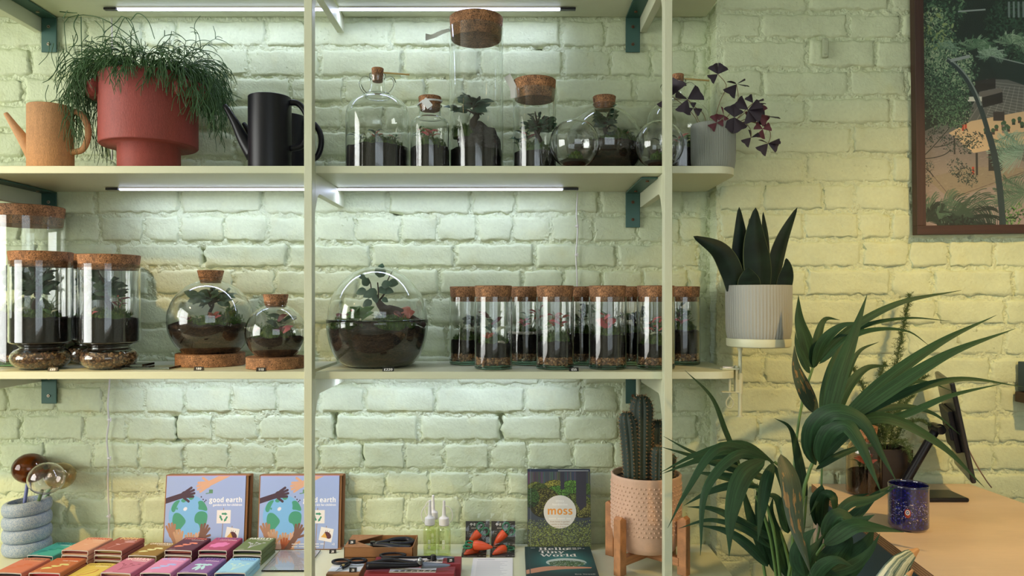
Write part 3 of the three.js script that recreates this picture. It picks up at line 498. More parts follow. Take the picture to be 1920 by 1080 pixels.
bulbJar('corked jar on a bulb base left of the stacked acrylic coasters', 205, 0.2225, 0.246, 140, (t, y) => { moss(t, 0.045, y, 0.012, 56, 260, 0.012, 0.01); bonsai(t, [-0.002, y, 0.004], 0.118, 22, 0.032, 57, M.leafDark, 0.34, 0.09); rosette(t, [0.032, y, 0.018], 10, 0.022, 0.055, 58, [M.leafWine, M.leafGreen, M.leafRust], slim); rosette(t, [-0.03, y, 0.022], 5, 0.016, 0.02, 59, [M.leafPink, M.leafPale]); });
bulbJar('third corked jar on a bulb base, standing behind the other two', 177, 0.0775, 0.255, 150, (t, y) => { moss(t, 0.05, y, 0.012, 61); bonsai(t, [-0.012, y, 0], 0.11, 14, 0.032, 62, M.leafTeal, 0.3, 0.06); });

// stacked clear acrylic coasters
[[258, 0.215, 0.006, 'upper'], [268, 0.225, 0, 'lower']].forEach(([px, z, dy, w], i) => solo('acrylic_block', box(0.092 + i * 0.06, 0.0055, 0.062, 0, 0.003, 0, 0.001), M.acrylic, `clear acrylic sheet lying beside the cork base, the ${w} of two`, 'acrylic sheet', [(px - 960) / sc(z) + (i ? 0 : -0.02), S3 + 0.0004 + dy, z], 'clear acrylic sheets'));

// ---------------------------------------------------------------- round globes
const arc = (R, cy, a0, a1, n) => { const l = []; for (let i = 0; i <= n; i++) { const a = a0 + ((a1 - a0) * i) / n; l.push([R * Math.cos(a), cy + R * Math.sin(a)]); } return l; };
function globe(label, px, z, y, R, neck, H, baseR, baseH, seed, soilAngle, plant, corkH = 0.03, corkR) {
  const x = (px - 960) / sc(z), t = thing('globe_terrarium', label, 'terrarium', [x, y, z], 'corked round globes on cork bases');
  const flat = R * 0.62, cy = baseH + Math.sqrt(R * R - flat * flat), a0 = -Math.acos(flat / R), aN = Math.acos(neck / R);
  part(t, 'cork_base', uvs(lathe([[0, 0.0003], [baseR - 0.001, 0.0003], [baseR, 0.0013], [baseR, baseH - 0.0015], [baseR - 0.0012, baseH - 0.0003], [0, baseH - 0.0003]], 64), 5, 1.8), M.cork);
  const prof = arc(R, cy, a0, aN, 40), yt = prof[40][1];
  part(t, 'glass_globe', shell([[0, baseH + 0.0004], [flat - 0.002, baseH + 0.0004], ...prof, [neck - 0.0003, yt + 0.004], [neck + 0.0022, yt + 0.008], [neck + 0.0022, yt + 0.0095]], 0.0022, 72), M.solid);
  soil(t, arc(R - 0.0036, cy, a0, soilAngle, 14).map(([a, b]) => [a, Math.max(b, baseH + 0.002)]), R * 0.12, seed, M.soilBrown);
  const cr = corkR ?? neck + 0.003; cork(t, cr * 1.06, neck * 0.93, yt - 0.004, yt + corkH);
  plant(t, cy + (R - 0.003) * Math.sin(soilAngle)); return t;
}
globe('large corked globe on a cork base with the £180 tag', 395, 0.125, S3, 0.1022, 0.0262, 0, 0.082, 0.031, 160, -0.12, (t, y) => {
  moss(t, 0.06, y + 0.006, 0.010, 71, 420, 0.015, 0.022); moss(t, 0.035, y + 0.004, 0.02, 72, 240, 0.05, 0.01);
  bonsai(t, [0.008, y + 0.010, 0.01], 0.098, 22, 0.034, 73, M.leafTeal, 0.52, 0.07); fern(t, [0.052, y + 0.014, 0.01], 9, 0.055, 74); rosette(t, [-0.045, y + 0.006, 0.03], 9, 0.022, 0.022, 75, [M.leafPink, M.leafWine, M.leafPale]); rosette(t, [-0.012, y + 0.010, 0.045], 8, 0.02, 0.015, 76, [M.leafPale, M.leafGreen], oval); rosette(t, [0.022, y + 0.010, 0.042], 9, 0.018, 0.02, 77, [M.leafPink, M.leafRust], oval);
}, 0.026, 0.030);
globe('smaller corked globe on a cork base with the £115 tag, next to the post', 517, 0.200, S3, 0.0705, 0.0255, 0, 0.068, 0.028, 170, -0.18, (t, y) => {
  moss(t, 0.05, y + 0.004, 0.014, 81, 420, 0, 0.012); fern(t, [-0.03, y + 0.006, 0.01], 8, 0.04, 82); fern(t, [-0.012, y + 0.006, -0.015], 4, 0.085, 83);
  rosette(t, [0.016, y + 0.012, 0.005], 16, 0.034, 0.045, 84, [M.leafWine, M.leafDark, M.leafPale], oval); rosette(t, [0.02, y + 0.008, 0.034], 7, 0.026, 0.02, 85, [M.leafPink, M.leafWine], oval); rosette(t, [-0.045, y + 0.008, 0.024], 6, 0.02, 0.02, 86, [M.leafPink, M.leafPale]);
}, 0.027, 0.028);
globe('corked globe on the upper shelf between the two empty glass balls', 1133, 0.106, S2, 0.0965, 0.0265, 0, 0.07, 0.012, 180, -0.05, (t, y) => {
  moss(t, 0.07, y, 0.012, 91, 420, 0.01, 0.012); moss(t, 0.04, y + 0.004, 0.018, 92, 240, 0.045, 0.02); bonsai(t, [0.0, y + 0.006, 0.02], 0.085, 26, 0.026, 93, M.leafDark, 0.38, 0.13); rosette(t, [0.01, y + 0.008, 0.04], 8, 0.02, 0.018, 94, [M.leafDark]); rosette(t, [0.055, y + 0.012, 0.02], 12, 0.016, 0.022, 95, [M.leafGreen, M.leafRust, M.leafDark]);
}, 0.028, 0.0275);
// dome bowl
{
  const z = 0.158, R = 0.1235, x = (708 - 960) / sc(z), cy = EYE + (HORIZON - 600) / sc(z) - S3, t = thing('dome_terrarium', 'large round bowl with a glass dome cover above the £220 tag', 'terrarium', [x, S3, z]);
  const flat = 0.066, Hb = cy, bowl = [];
  for (let i = 0; i <= 24; i++) { const a = (i / 24) * Math.PI / 2; bowl.push([flat + (R - flat) * Math.pow(Math.sin(a), 0.92), 0.001 + (Hb - 0.001) * (1 - Math.cos(a))]); }
  part(t, 'glass_bowl', shell([[0, 0.0006], ...bowl.map(([a, b], i) => [a, i ? b : 0.0006])], 0.003, 80), M.solid);
  const dome = []; for (let i = 0; i <= 32; i++) { const a = (i / 32) * Math.PI / 2; dome.push([(R - 0.003) * Math.cos(a), Hb + 0.003 + (R * 1.04) * Math.sin(a)]); }
  part(t, 'glass_dome', shell([[R + 0.001, Hb + 0.0012], ...dome.map(([a, b], i) => [i === 32 ? 0 : a, b])], 0.0024, 80), M.solid);
  soil(t, bowl.slice(1, 22).map(([a, b]) => [a - 0.0045, Math.max(0.0045, b + 0.001)]), 0.008, 190, M.soilBrown);
  const y = bowl[21][1]; moss(t, 0.05, y + 0.006, 0.014, 301, 420, 0.05, 0.05); moss(t, 0.04, y + 0.004, 0.014, 302, 300, -0.07, 0.04); moss(t, 0.05, y + 0.010, 0.018, 303, 300, 0.03, -0.03);
  const root = []; for (const [a, b] of [[0, 0.05], [0.03, 0.09], [-0.02, 0.03]]) root.push(tube([V3(0.02 + a * 0.2, y + 0.0462, 0.0), V3(0.035 + a * 0.6, y + 0.042, 0.012), V3(0.03 + b, y + 0.01008, 0.01 + a)], (q) => 0.013 * (1 - q * 0.5), 8, 8));
  const fig = part(t, 'fig_tree', merge([tube([V3(0.03, y, 0.006), V3(0.028, y + 0.0378, 0.004), V3(0.01, y + 0.0546, 0), V3(0.0, y + 0.06888, 0)], (q) => 0.019 * (1 - q * 0.62), 12, 10), ...root, tube([V3(0, y + 0.06552, 0), V3(0.018, y + 0.0882, 0.002), V3(0.024, y + 0.1176, 0), V3(0.038, y + 0.1445, 0)], (q) => 0.0028 * (1 - q * 0.6), 10, 5), tube([V3(0, y + 0.06552, 0), V3(-0.012, y + 0.084, 0.004), V3(-0.018, y + 0.1134, 0), V3(-0.024, y + 0.126, 0)], (q) => 0.0024 * (1 - q * 0.6), 10, 5), tube([V3(0, y + 0.0672, 0), V3(0.004, y + 0.084, 0.01), V3(0.002, y + 0.1134, 0.01)], 0.0017, 8, 5)]), M.bark);
  for (const [dx, dy, L, ax, ay] of [[0.004, 0.150, 0.036, 0.25, 0.9], [-0.030, 0.150, 0.018, -1, 0.3], [-0.024, 0.125, 0.026, -0.3, 0.8], [-0.028, 0.115, 0.026, -0.9, -0.4], [-0.006, 0.118, 0.030, -0.3, -0.5], [0.010, 0.128, 0.028, 0.9, 0.15], [0.004, 0.122, 0.026, 0.6, -0.5], [0.030, 0.140, 0.024, 0.95, -0.3], [0.028, 0.132, 0.022, 0.9, -0.1], [0.018, 0.115, 0.024, 0.95, -0.25], [-0.012, 0.108, 0.026, -0.9, -0.5], [-0.006, 0.102, 0.024, 0.2, -0.8], [0.016, 0.165, 0.024, -0.8, 0.5], [-0.014, 0.083, 0.026, -0.6, -0.4], [0.012, 0.090, 0.018, 0.8, -0.5]]) setLeaf(fig, 'leaf', roundLeaf, M.leafTeal, V3(dx, y + dy * 0.84, 0.004), V3(ax, ay, 0.25), V3(0.1, 0.35, 1), L);
  rosette(t, [-0.028, y + 0.008, 0.06], 12, 0.036, 0.035, 304, [M.leafGreen], oval); rosette(t, [-0.085, y + 0.006, 0.02], 6, 0.022, 0.03, 305, [M.leafWine], oval); rosette(t, [-0.05, y + 0.006, 0.03], 7, 0.020, 0.045, 306, [M.leafWine, M.leafRust], oval); rosette(t, [0.062, y + 0.012, 0.03], 8, 0.034, 0.028, 307, [M.leafWine, M.leafRust], roundLeaf); fern(t, [0.02, y + 0.008, 0.045], 7, 0.04, 308);
}
// ================================================================ UPPER SHELF GLASS
function demijohn(label, px, z, seed) {
  const R = 0.0773, x = (px - 960) / sc(z), t = thing('demijohn_terrarium', label, 'terrarium', [x, S2, z], 'two-handled glass demijohns');
  const prof = [[0, 0.001], [R - 0.006, 0.001], [R, 0.008], [R, 0.142]];
  for (let i = 1; i <= 14; i++) { const a = (i / 14) * Math.PI / 2; prof.push([0.027 + (R - 0.027) * Math.cos(a), 0.142 + 0.052 * Math.sin(a)]); }
  prof.push([0.0245, 0.198], [0.0235, 0.204], [0.019, 0.212], [0.0175, 0.222], [0.0178, 0.236], [0.0205, 0.240], [0.0205, 0.246]);
  part(t, 'glass_bottle', shell(prof, 0.0026, 72), M.solid);
  part(t, 'shoulder_ring', new THREE.TorusGeometry(0.0285, 0.0032, 8, 40).rotateX(Math.PI / 2).translate(0, 0.196, 0), M.solid);
  for (const s of [-1, 1]) part(t, 'bottle_handle', tube([V3(s * 0.018, 0.236, 0), V3(s * 0.032, 0.240, 0), V3(s * 0.042, 0.228, 0), V3(s * 0.038, 0.212, 0), V3(s * 0.027, 0.199, 0)], 0.0034, 16, 8), M.solid);
  cork(t, 0.0148, 0.0125, 0.228, 0.262); part(t, 'straw_tie', tube([V3(0.014, 0.250, 0.004), V3(0.045, 0.248, 0.004), V3(0.078, 0.246, 0.002)], 0.0022, 6, 6), M.gold);
  soil(t, [[0.02, 0.003], [R - 0.006, 0.003], [R - 0.0035, 0.010], [R - 0.0032, 0.066]], 0.004, seed);
  moss(t, 0.055, 0.066, 0.014, seed + 1, 380, 0.008, 0.012); rosette(t, [0.002, 0.072, 0.03], 14, 0.022, 0.03, seed + 2, [M.leafRust, M.leafDark, M.leafGreen]); rosette(t, [-0.045, 0.070, 0.02], 8, 0.024, 0.03, seed + 3, [M.leafDark], slim); rosette(t, [0.04, 0.07, 0.028], 10, 0.022, 0.028, seed + 4, [M.leafDark, M.leafRust, M.leafGreen], slim);
  return t;
}
demijohn('corked demijohn with two glass ring handles beside the left post', 708, 0.165, 310);
demijohn('corked demijohn with glass ring handles behind the right post', 1271, 0.115, 330);
{ // small shouldered bottle
  const z = 0.19, R = 0.0465, x = (806 - 960) / sc(z), t = thing('bottle_terrarium', 'small shouldered bottle with a ribbon round its cork, between demijohn and tall cylinder', 'terrarium', [x, S2, z]);
  const prof = [[0, 0.001], [R - 0.005, 0.001], [R, 0.006], [R, 0.112]]; for (let i = 1; i <= 10; i++) { const a = (i / 10) * Math.PI / 2; prof.push([0.0275 + (R - 0.0275) * Math.cos(a), 0.112 + 0.024 * Math.sin(a)]); }
  prof.push([0.0262, 0.141], [0.0265, 0.157], [0.0295, 0.162], [0.0290, 0.1645]);
  part(t, 'glass_bottle', shell(prof, 0.0024, 60), M.solid); cork(t, 0.0275, 0.0235, 0.152, 0.185);
  part(t, 'ribbon', tube([V3(-0.029, 0.165, 0), V3(-0.01, 0.171, 0.027), V3(0.012, 0.172, 0.027), V3(0.029, 0.174, 0.004), V3(0.0, 0.172, -0.028), V3(-0.029, 0.167, -0.002)], 0.0022, 24, 5), M.paper); part(t, 'paper_label', blade([V3(-0.012, 0.171, 0.030), V3(-0.004, 0.163, 0.031), V3(0.004, 0.153, 0.031)], () => 0.008, V3(0, 0, 1), 0, 4, 2), std(lin(0.72, 0.74, 0.74), 0.7, two));
  soil(t, [[0.02, 0.003], [R - 0.005, 0.003], [R - 0.0035, 0.008], [R - 0.0032, 0.062]], 0.004, 350); moss(t, 0.036, 0.063, 0.014, 351, 260, 0.004, 0.008); rosette(t, [0.0, 0.07, 0.012], 14, 0.026, 0.045, 352, [M.leafRust, M.leafRust, M.leafPink], slim); rosette(t, [-0.014, 0.068, -0.006], 10, 0.03, 0.055, 353, [M.leafGreen], slim);
}
{ // tall cylinder
  const z = 0.15, R = 0.0668, H = 2.066 - S2, t = cylinderJar('tall glass cylinder with a wide cork lid and dark rock inside, upper shelf', (893 - 960) / sc(z), z, S2, R, H, { seed: 360, name: 'terrarium_cylinder', base: 0, grit: 0, soil: 0.062, corkH: 0.026, plug: 0.028 });
  const rk = part(t, 'rock', (() => { const g = new THREE.IcosahedronGeometry(0.046, 4), p = g.attributes.position; for (let i = 0; i < p.count; i++) { const v = V3(p.getX(i), p.getY(i), p.getZ(i)), k = 1 + 0.22 * n3(v.x * 28, v.y * 28, v.z * 28) + 0.08 * n3(v.x * 90, v.y * 90, v.z * 90); p.setXYZ(i, v.x * k * 1.1, v.y * k * 1.05, v.z * k * 0.9); } g.computeVertexNormals(); return g; })(), M.stone, [0.006, 0.078, 0]);
  moss(t, 0.03, 0.10, 0.014, 361, 240, -0.03, 0.018); bonsai(t, [0.0, 0.112, 0.012], 0.088, 20, 0.040, 362, M.leafTeal, 0.6, 0.17);
  part(t, 'paper_ribbon', blade([V3(-0.064, H - 0.006, 0.012), V3(-0.085, H - 0.016, 0.02), V3(-0.108, H - 0.026, 0.02), V3(-0.122, H - 0.028, 0.024)], (q) => 0.005 + 0.004 * Math.max(0, q - 0.8) * 5, V3(0, 0.4, 1), 0, 10, 2, 1.2), std(lin(0.60, 0.64, 0.58), 0.7, two));
}
{ // second corked cylinder with paper tag
  const z = 0.17, R = 0.0525, H = EYE + (HORIZON - 170) / sc(z) - S2, t = cylinderJar('corked glass cylinder with a paper tag, left of the first empty glass ball', (1002.5 - 960) / sc(z), z, S2, R, H, { seed: 370, name: 'terrarium_cylinder', base: 0, grit: 0, soil: 0.052, corkH: 0.024, plug: 0.024 });
  moss(t, 0.04, 0.055, 0.016, 371); bonsai(t, [0.006, 0.060, 0.006], 0.105, 34, 0.024, 372, M.leafDark, 0.36, 0.11); rosette(t, [-0.026, 0.06, 0.018], 9, 0.022, 0.05, 373, [M.leafWine, M.leafRust, M.leafDark]); rosette(t, [-0.034, 0.06, 0.01], 8, 0.028, 0.03, 374, [M.leafDark], slim);
  part(t, 'paper_tag', blade([V3(-0.067, H + 0.034, 0.01), V3(-0.060, H + 0.018, 0.018), V3(-0.052, H + 0.0, 0.022), V3(-0.05, H - 0.024, 0.024)], () => 0.0085, V3(-0.2, 0, 1), 0, 8, 2), std(lin(0.58, 0.58, 0.54), 0.7, two));
}
function ball(label, px, py, z, R) {
  const c = at(px, py, z), t = thing('glass_ball', label, 'glass ball', [c.x, S2, z], 'small clear glass balls'), cy = R + 0.0035, prof = arc(R, cy, -Math.PI / 2 + 0.35, Math.PI / 2, 40);
  part(t, 'glass_globe', shell(prof.map(([a, b], i) => [i === 40 ? 0 : a, b]), 0.002, 64), M.solid);
  part(t, 'cork_base', uvs(lathe([[0, 0.0003], [R * 0.55, 0.0003], [R * 0.58, 0.003], [R * 0.40, 0.0058], [0, 0.0058]], 40), 4, 1), M.cork);
  soil(t, arc(R - 0.004, cy, -Math.PI / 2 + 0.42, -0.85, 6), 0.002, 380 + px % 7); moss(t, 0.022, cy - R * 0.66, 0.010, 381 + px % 5, 160); rosette(t, [0, cy - R * 0.6, 0.004], 7, 0.016, 0.014, 382, [M.leafDark, M.leafRust, M.leafGreen]);
}
ball('clear glass ball in front of the corked globe, left of the right post', 1077, 267, 0.2405, 0.0585);
ball('clear glass ball half hidden by the right post', 1236, 267, 0.235, 0.0572);

// ================================================================ UPPER SHELF: PLANTER, WATERING CANS, PURPLE PLANT
const speckle = (rgb, amt) => dataTex(256, (i, x, y) => { const v = 1 + (nD[(y * 2) * 512 + x * 2] - 0.5) * amt + (nA[(y * 2) * 512 + x * 2] - 0.5) * amt * 0.4; return rgb.map((c) => clamp(c * v)); }, true, [2, 2]);
M.terracotta = std(0xffffff, 0.6, { map: speckle([152, 68, 58], 0.25), bumpMap: bumpFine, bumpScale: 0.0004 });
M.tanClay = std(0xffffff, 0.8, { map: speckle([200, 150, 105], 0.35), bumpMap: bumpFine, bumpScale: 0.0004 });
M.rhipsalis = std(lin(0.052, 0.125, 0.038), 0.55);
{
  const z = 0.16, s = sc(z), x = (280 - 960) / s, t = thing('potted_trailing_cactus', 'terracotta footed planter with lug handles overflowing with a trailing green plant', 'potted plant', [x, S2, z]);
  const R = 0.1115, y0 = 0.070, y1 = 0.238;
  part(t, 'pot', uvs(lathe([[0, 0.0005], [0.069, 0.0005], [0.071, 0.002], [0.071, y0], [R - 0.003, y0], [R, y0 + 0.003], [R, y1 - 0.002], [R - 0.002, y1], [R - 0.008, y1], [R - 0.010, y1 - 0.004], [R - 0.010, y1 - 0.02], [0, y1 - 0.022]], 72), 4, 3), M.terracotta);
  for (const sd of [-1, 1]) { const pts = []; for (let i = 0; i <= 8; i++) { const a = -0.62 + (i / 8) * 1.24, q = R - 0.006 + 0.020 * Math.cos((i / 8 - 0.5) * Math.PI); pts.push(V3(sd * q * Math.cos(a), y1 - 0.035, q * Math.sin(a))); } part(t, 'lug_handle', tube(pts, 0.0215, 14, 14), M.terracotta); }
  // green stems that fork and hang: far too many to count
  const r = rng(501), list = [];
  function strand(p, v, len, w, depth) {
    const pts = [p.clone()], n = Math.max(3, Math.round(len / 0.013)), q = p.clone(), d = v.clone().normalize();
    for (let i = 0; i < n; i++) {
      d.y -= 0.20 + 0.16 * (1 - d.y); d.x += (r() - 0.5) * 0.6; d.z += (r() - 0.5) * 0.55; d.normalize(); q.addScaledVector(d, len / n);
      if (q.z + z < 0.018) q.z = 0.018 - z + r() * 0.004; const rr = Math.hypot(q.x, q.z);
      if (q.y < y1 + 0.004 && rr < R + 0.006) { const k = (R + 0.006) / Math.max(rr, 0.02); q.x *= k; q.z *= k; } if (q.y < 0.006) q.y = 0.006;
      pts.push(q.clone());
    }
    list.push(tube(pts, (k) => w * (1 - 0.35 * k), Math.min(n + 2, 9), 4, false));
    if (depth > 0) { const m = 2 + (r() < 0.5 ? 1 : 0); for (let i = 0; i < m; i++) strand(pts[pts.length - 1], d.clone().add(V3((r() - 0.5) * 1.9, (r() - 0.3) * 0.6, (r() - 0.5) * 1.5)), len * (0.55 + r() * 0.4), w * 0.85, depth - 1); }
  }
  for (let i = 0; i < 420; i++) {
    const a = r() * 6.283, c = Math.cos(a), sn = Math.sin(a), front = sn > 0.3, q = (front ? 0.55 + 0.45 * r() : Math.sqrt(r()) * 0.95) * R, p = V3(c * q, y1 + 0.004, sn * q), side = Math.max(0, Math.abs(c) - 0.5) * 2;
    strand(p, V3(c * (0.5 + r() * 0.8), 0.55 + r() * 1.1, sn * (0.5 + r() * 0.7)), (front ? 0.030 : 0.034) + r() * 0.022 + side * 0.016, 0.00135, r() < 0.45 + side * 0.4 ? 2 : 1);
  }
  for (let i = 0; i < 60; i++) { const left = i < 38, a = left ? Math.PI + (r() - 0.5) * 1.6 : (r() - 0.5) * 1.3; strand(V3(Math.cos(a) * R * 0.9, y1 + 0.004, Math.sin(a) * R * 0.8), V3(Math.cos(a) * (0.7 + r() * 0.7), 0.6, Math.sin(a) * 0.5), 0.055 + r() * (left ? 0.045 : 0.03), 0.0012, 2); }
  const L = (pts, w = 0.0013) => { const P3 = pts.map(([px, py]) => { const p = at(px, py, z + 0.01); return V3(p.x - x, p.y - S2, 0.01 + (r() - 0.5) * 0.03); }); list.push(tube(P3, (k) => w * (1 - 0.3 * k), 18, 5, false)); return P3[P3.length - 1]; };
  for (const pts of [[[272, 105], [245, 70], [200, 40], [165, 30], [152, 30], [128, 40], [120, 70], [124, 95]], [[268, 105], [250, 55], [235, 33], [215, 40], [200, 70], [195, 95]], [[262, 100], [248, 42], [240, 35], [222, 48], [219, 80]], [[240, 34], [262, 27], [282, 42], [294, 76]], [[152, 30], [145, 50], [140, 70], [133, 92], [124, 95]], [[150, 30], [152, 60], [155, 100], [150, 130]], [[124, 95], [112, 120], [100, 150], [86, 158]], [[124, 95], [140, 112], [150, 135], [142, 165]], [[124, 95], [118, 130], [112, 160], [108, 175]], [[195, 95], [205, 75], [225, 72], [262, 95]], [[250, 95], [225, 70], [205, 72], [170, 105], [150, 130], [128, 180]], [[180, 180], [140, 190], [100, 188], [88, 205], [92, 225], [110, 240]], [[165, 185], [120, 185], [105, 200], [100, 240], [70, 250]], [[112, 22], [128, 20], [150, 28]], [[112, 30], [128, 21]], [[150, 130], [135, 160], [118, 200], [98, 262]], [[330, 100], [352, 108], [378, 104]], [[300, 95], [318, 70], [317, 55]], [[395, 165], [425, 172], [450, 182]], [[400, 180], [430, 185], [443, 197]]]) L(pts);
  for (let i = 0; i < 24; i++) { const px = 90 + r() * 90, py = 60 + r() * 110; L([[px, py], [px - 8 + r() * 6, py + 22], [px - 14 + r() * 20, py + 48]], 0.0009); }
  part(t, 'trailing_stems', merge(list), M.rhipsalis, null, 'stuff');
  part(t, 'root_ball', uvs(lathe([[0, y1 - 0.021], [R - 0.012, y1 - 0.021], [R - 0.012, y1 - 0.008], [R * 0.5, y1 + 0.012], [0, y1 + 0.018]], 40), 2, 2), M.soil);
}
function wateringCan(label, px, z, mat, H, dir) {
  const x = (px - 960) / sc(z), R = 0.0500, t = thing('watering_can', label, 'watering can', [x, S2, z]);
  part(t, 'can_body', uvs(lathe([[0, 0.0005], [R - 0.002, 0.0005], [R, 0.0025], [R, H - 0.0015], [R - 0.0015, H], [R - 0.003, H - 0.0005], [R - 0.004, H - 0.003], [R - 0.004, 0.006], [0, 0.006]], 64), 3, 2), mat);
  const sp = tube([V3(-R + 0.012, 0.040, 0), V3(-R - 0.012, 0.078, 0), V3(-R - 0.034, H * 0.68, 0), V3(-R - 0.058, H * 0.90, 0)], (k) => 0.0185 * (1 - k) + 0.0052 * k, 16, 14); part(t, 'spout', sp, mat);
  part(t, 'can_handle', tube([V3(R - 0.006, H - 0.012, 0), V3(R + 0.016, H - 0.014, 0), V3(R + 0.036, H - 0.038, 0), V3(R + 0.040, H * 0.56, 0), V3(R + 0.026, H * 0.36, 0), V3(R - 0.004, H * 0.32, 0)], 0.0072, 24, 10), mat);
}
wateringCan('tan clay watering can at the left end of the shelf', 95, 0.19, M.tanClay, 0.162);
wateringCan('black watering can standing in front, between planter and post', 506, 0.205, M.black, 0.180);
wateringCan('second black watering can mostly hidden behind the first', 536, 0.082, M.black, 0.164);

function ribbed(R, H, ribs, rb = 0.86) {
  const g = lathe([[0, 0.0006], [R * rb - 0.004, 0.0006], [R * rb, 0.002], [R * 0.94, H * 0.10], [R * 0.985, H * 0.22], [R, H * 0.4], [R, H * 0.7], [R, H - 0.001], [R - 0.001, H], [R - 0.004, H], [R - 0.005, H - 0.002], [R - 0.006, H - 0.02], [0, H - 0.02]], ribs * 6), p = g.attributes.position;
  for (let i = 0; i < p.count; i++) { const x = p.getX(i), y = p.getY(i), z = p.getZ(i), r = Math.hypot(x, z); if (y > 0.0015 && r > R * rb - 0.001 && y < H - 0.002) { const a = Math.atan2(z, x), k = 1 - 0.020 * Math.pow(Math.abs(Math.cos(a * ribs / 2)), 6); p.setX(i, x * k); p.setZ(i, z * k); } }
  g.computeVertexNormals(); return g;
}
M.greyPot = std(lin(0.27, 0.29, 0.25), 0.6, { bumpMap: bumpFine, bumpScale: 0.0003 });
M.palePot = std(lin(0.35, 0.355, 0.31), 0.6, { bumpMap: bumpFine, bumpScale: 0.0003 });
M.oxalis = std(lin(0.022, 0.012, 0.022), 0.6, two); M.oxalisRed = std(lin(0.10, 0.015, 0.025), 0.6, two); M.oxStem = std(lin(0.22, 0.15, 0.07), 0.6);
{ // purple clover-leaved plant
  const z = 0.20, R = 0.0527, x = (1337 - 960) / sc(z), H = 0.115, t = thing('potted_purple_clover', 'dark purple clover-leaved plant in a small grey ribbed pot', 'potted plant', [x, S2, z]);
  part(t, 'ribbed_pot', ribbed(R, H, 56, 0.84), M.greyPot);
  part(t, 'soil', uvs(lathe([[R - 0.007, H - 0.02], [R - 0.0075, H - 0.012], [0, H - 0.009]], 32), 2, 1), M.soil);
  const tri = (() => { const pos = [], idx = [], rows = 7; for (let i = 0; i <= rows; i++) { const v = i / rows, w = 0.62 * Math.pow(v, 0.9) * (v > 0.86 ? 1 - (v - 0.86) * 1.2 : 1); for (let j = 0; j <= 6; j++) { const u = (j / 6) * 2 - 1; pos.push(u * w, v * (1 - 0.10 * (1 - Math.abs(u)) * v) - (v > 0.9 ? 0.12 * Math.pow(Math.abs(u), 4) : 0), -0.28 * Math.abs(u) * w * 0.8 - 0.06 * v * v); } } for (let i = 0; i < rows; i++) for (let j = 0; j < 6; j++) { const a = i * 7 + j, b = a + 7; idx.push(a, a + 1, b, b, a + 1, b + 1); } const g = new THREE.BufferGeometry(); g.setAttribute('position', new THREE.Float32BufferAttribute(pos, 3)); g.setIndex(idx); g.computeVertexNormals(); return g; })();
  const rel = (px, py, dz) => { const p = at(px, py, z + dz); return V3(p.x - x, p.y - S2, dz); };
  const sprigs = [[1346, 139, 0.00, 19, [[118, 1], [55, 1], [215, 0.9]], 0, [[1338, 232], [1350, 190], [1362, 160]]], [1381, 158, 0.01, 21, [[160, 0.8, 0.3], [38, 0.8, 0.5], [-12, 1, 0.35], [232, 1.1]], 0, [[1350, 234], [1375, 205], [1384, 185]]], [1259, 180, 0.05, 27, [[72, 1.1, 0.6], [112, 0.9, 0.4], [240, 1]], 0, [[1312, 238], [1302, 218], [1285, 200]]], [1289, 186, 0.05, 26, [[30, 1.05], [150, 1.0, 0.7], [252, 1.0]], 0, [[1326, 236], [1318, 212], [1302, 200]]], [1300, 203, 0.04, 15, [[-30, 1], [90, 0.7], [200, 0.8]], 0, [[1315, 238], [1308, 222]]], [1344, 230, 0.055, 15, [[110, 1], [0, 0.8], [225, 1]], 1, [[1340, 240]]], [1357, 216, 0.05, 13, [[100, 1.1, 0.5], [200, 1], [300, 0.8]], 1, [[1350, 236]]], [1377, 220, 0.05, 25, [[235, 1.0], [300, 1.05], [110, 0.9], [60, 0.7]], 0, [[1360, 236], [1368, 228]]], [1403, 206, 0.045, 26, [[140, 1.0], [35, 0.9, 0.7], [-75, 0.9], [-20, 1.0]], 0, [[1362, 238], [1380, 225]]], [1412, 193, 0.035, 19, [[125, 0.8], [25, 1.0, 0.5], [-5, 1.1, 0.4]], 0, [[1370, 236], [1392, 212]]], [1420, 214, 0.03, 22, [[-35, 1.0], [195, 0.9], [60, 0.9]], 1, [[1372, 236], [1396, 224]]], [1434, 218, 0.02, 25, [[-8, 1.0, 0.3], [120, 0.6], [250, 0.7]], 0, [[1375, 236], [1405, 226]]], [1430, 242, 0.03, 15, [[150, 1], [20, 1], [255, 1.1]], 1, [[1372, 236], [1400, 228], [1420, 232]]], [1408, 258, 0.035, 15, [[100, 0.9, 0.5], [30, 1, 0.6], [225, 1.1]], 0, [[1372, 237], [1398, 232], [1408, 245]]], [1440, 269, 0.03, 19, [[18, 1.1, 0.6], [155, 0.9, 0.4], [228, 1.1], [-20, 1]], 0, [[1374, 236], [1410, 228], [1440, 240], [1445, 255]]]];
  for (const [px, py, dz, len, dirs, red, path] of sprigs) {
    const node = rel(px, py, dz), pts = [...path.map(([a, b], i) => rel(a, b, dz * (0.3 + 0.5 * i / path.length))), node]; if (pts.length < 3) pts.splice(1, 0, pts[0].clone().lerp(pts[pts.length - 1], 0.5).add(V3(0, 0.004, 0.002)));
    const stalk = part(t, 'leaf_stalk', tube(pts, 0.0009, 12, 5), M.oxStem);
    for (const [deg, k, flat = 1] of dirs) { const a = deg * Math.PI / 180, d = V3(Math.cos(a), Math.sin(a), (1 - flat) * 0.8 + 0.12); setLeaf(stalk, 'leaf', tri, red ? M.oxalisRed : M.oxalis, node, d, V3(0.1, (1 - flat) * 1.6 + 0.15, flat), (len * k * 1.12) / sc(z + dz)); }
  }
}
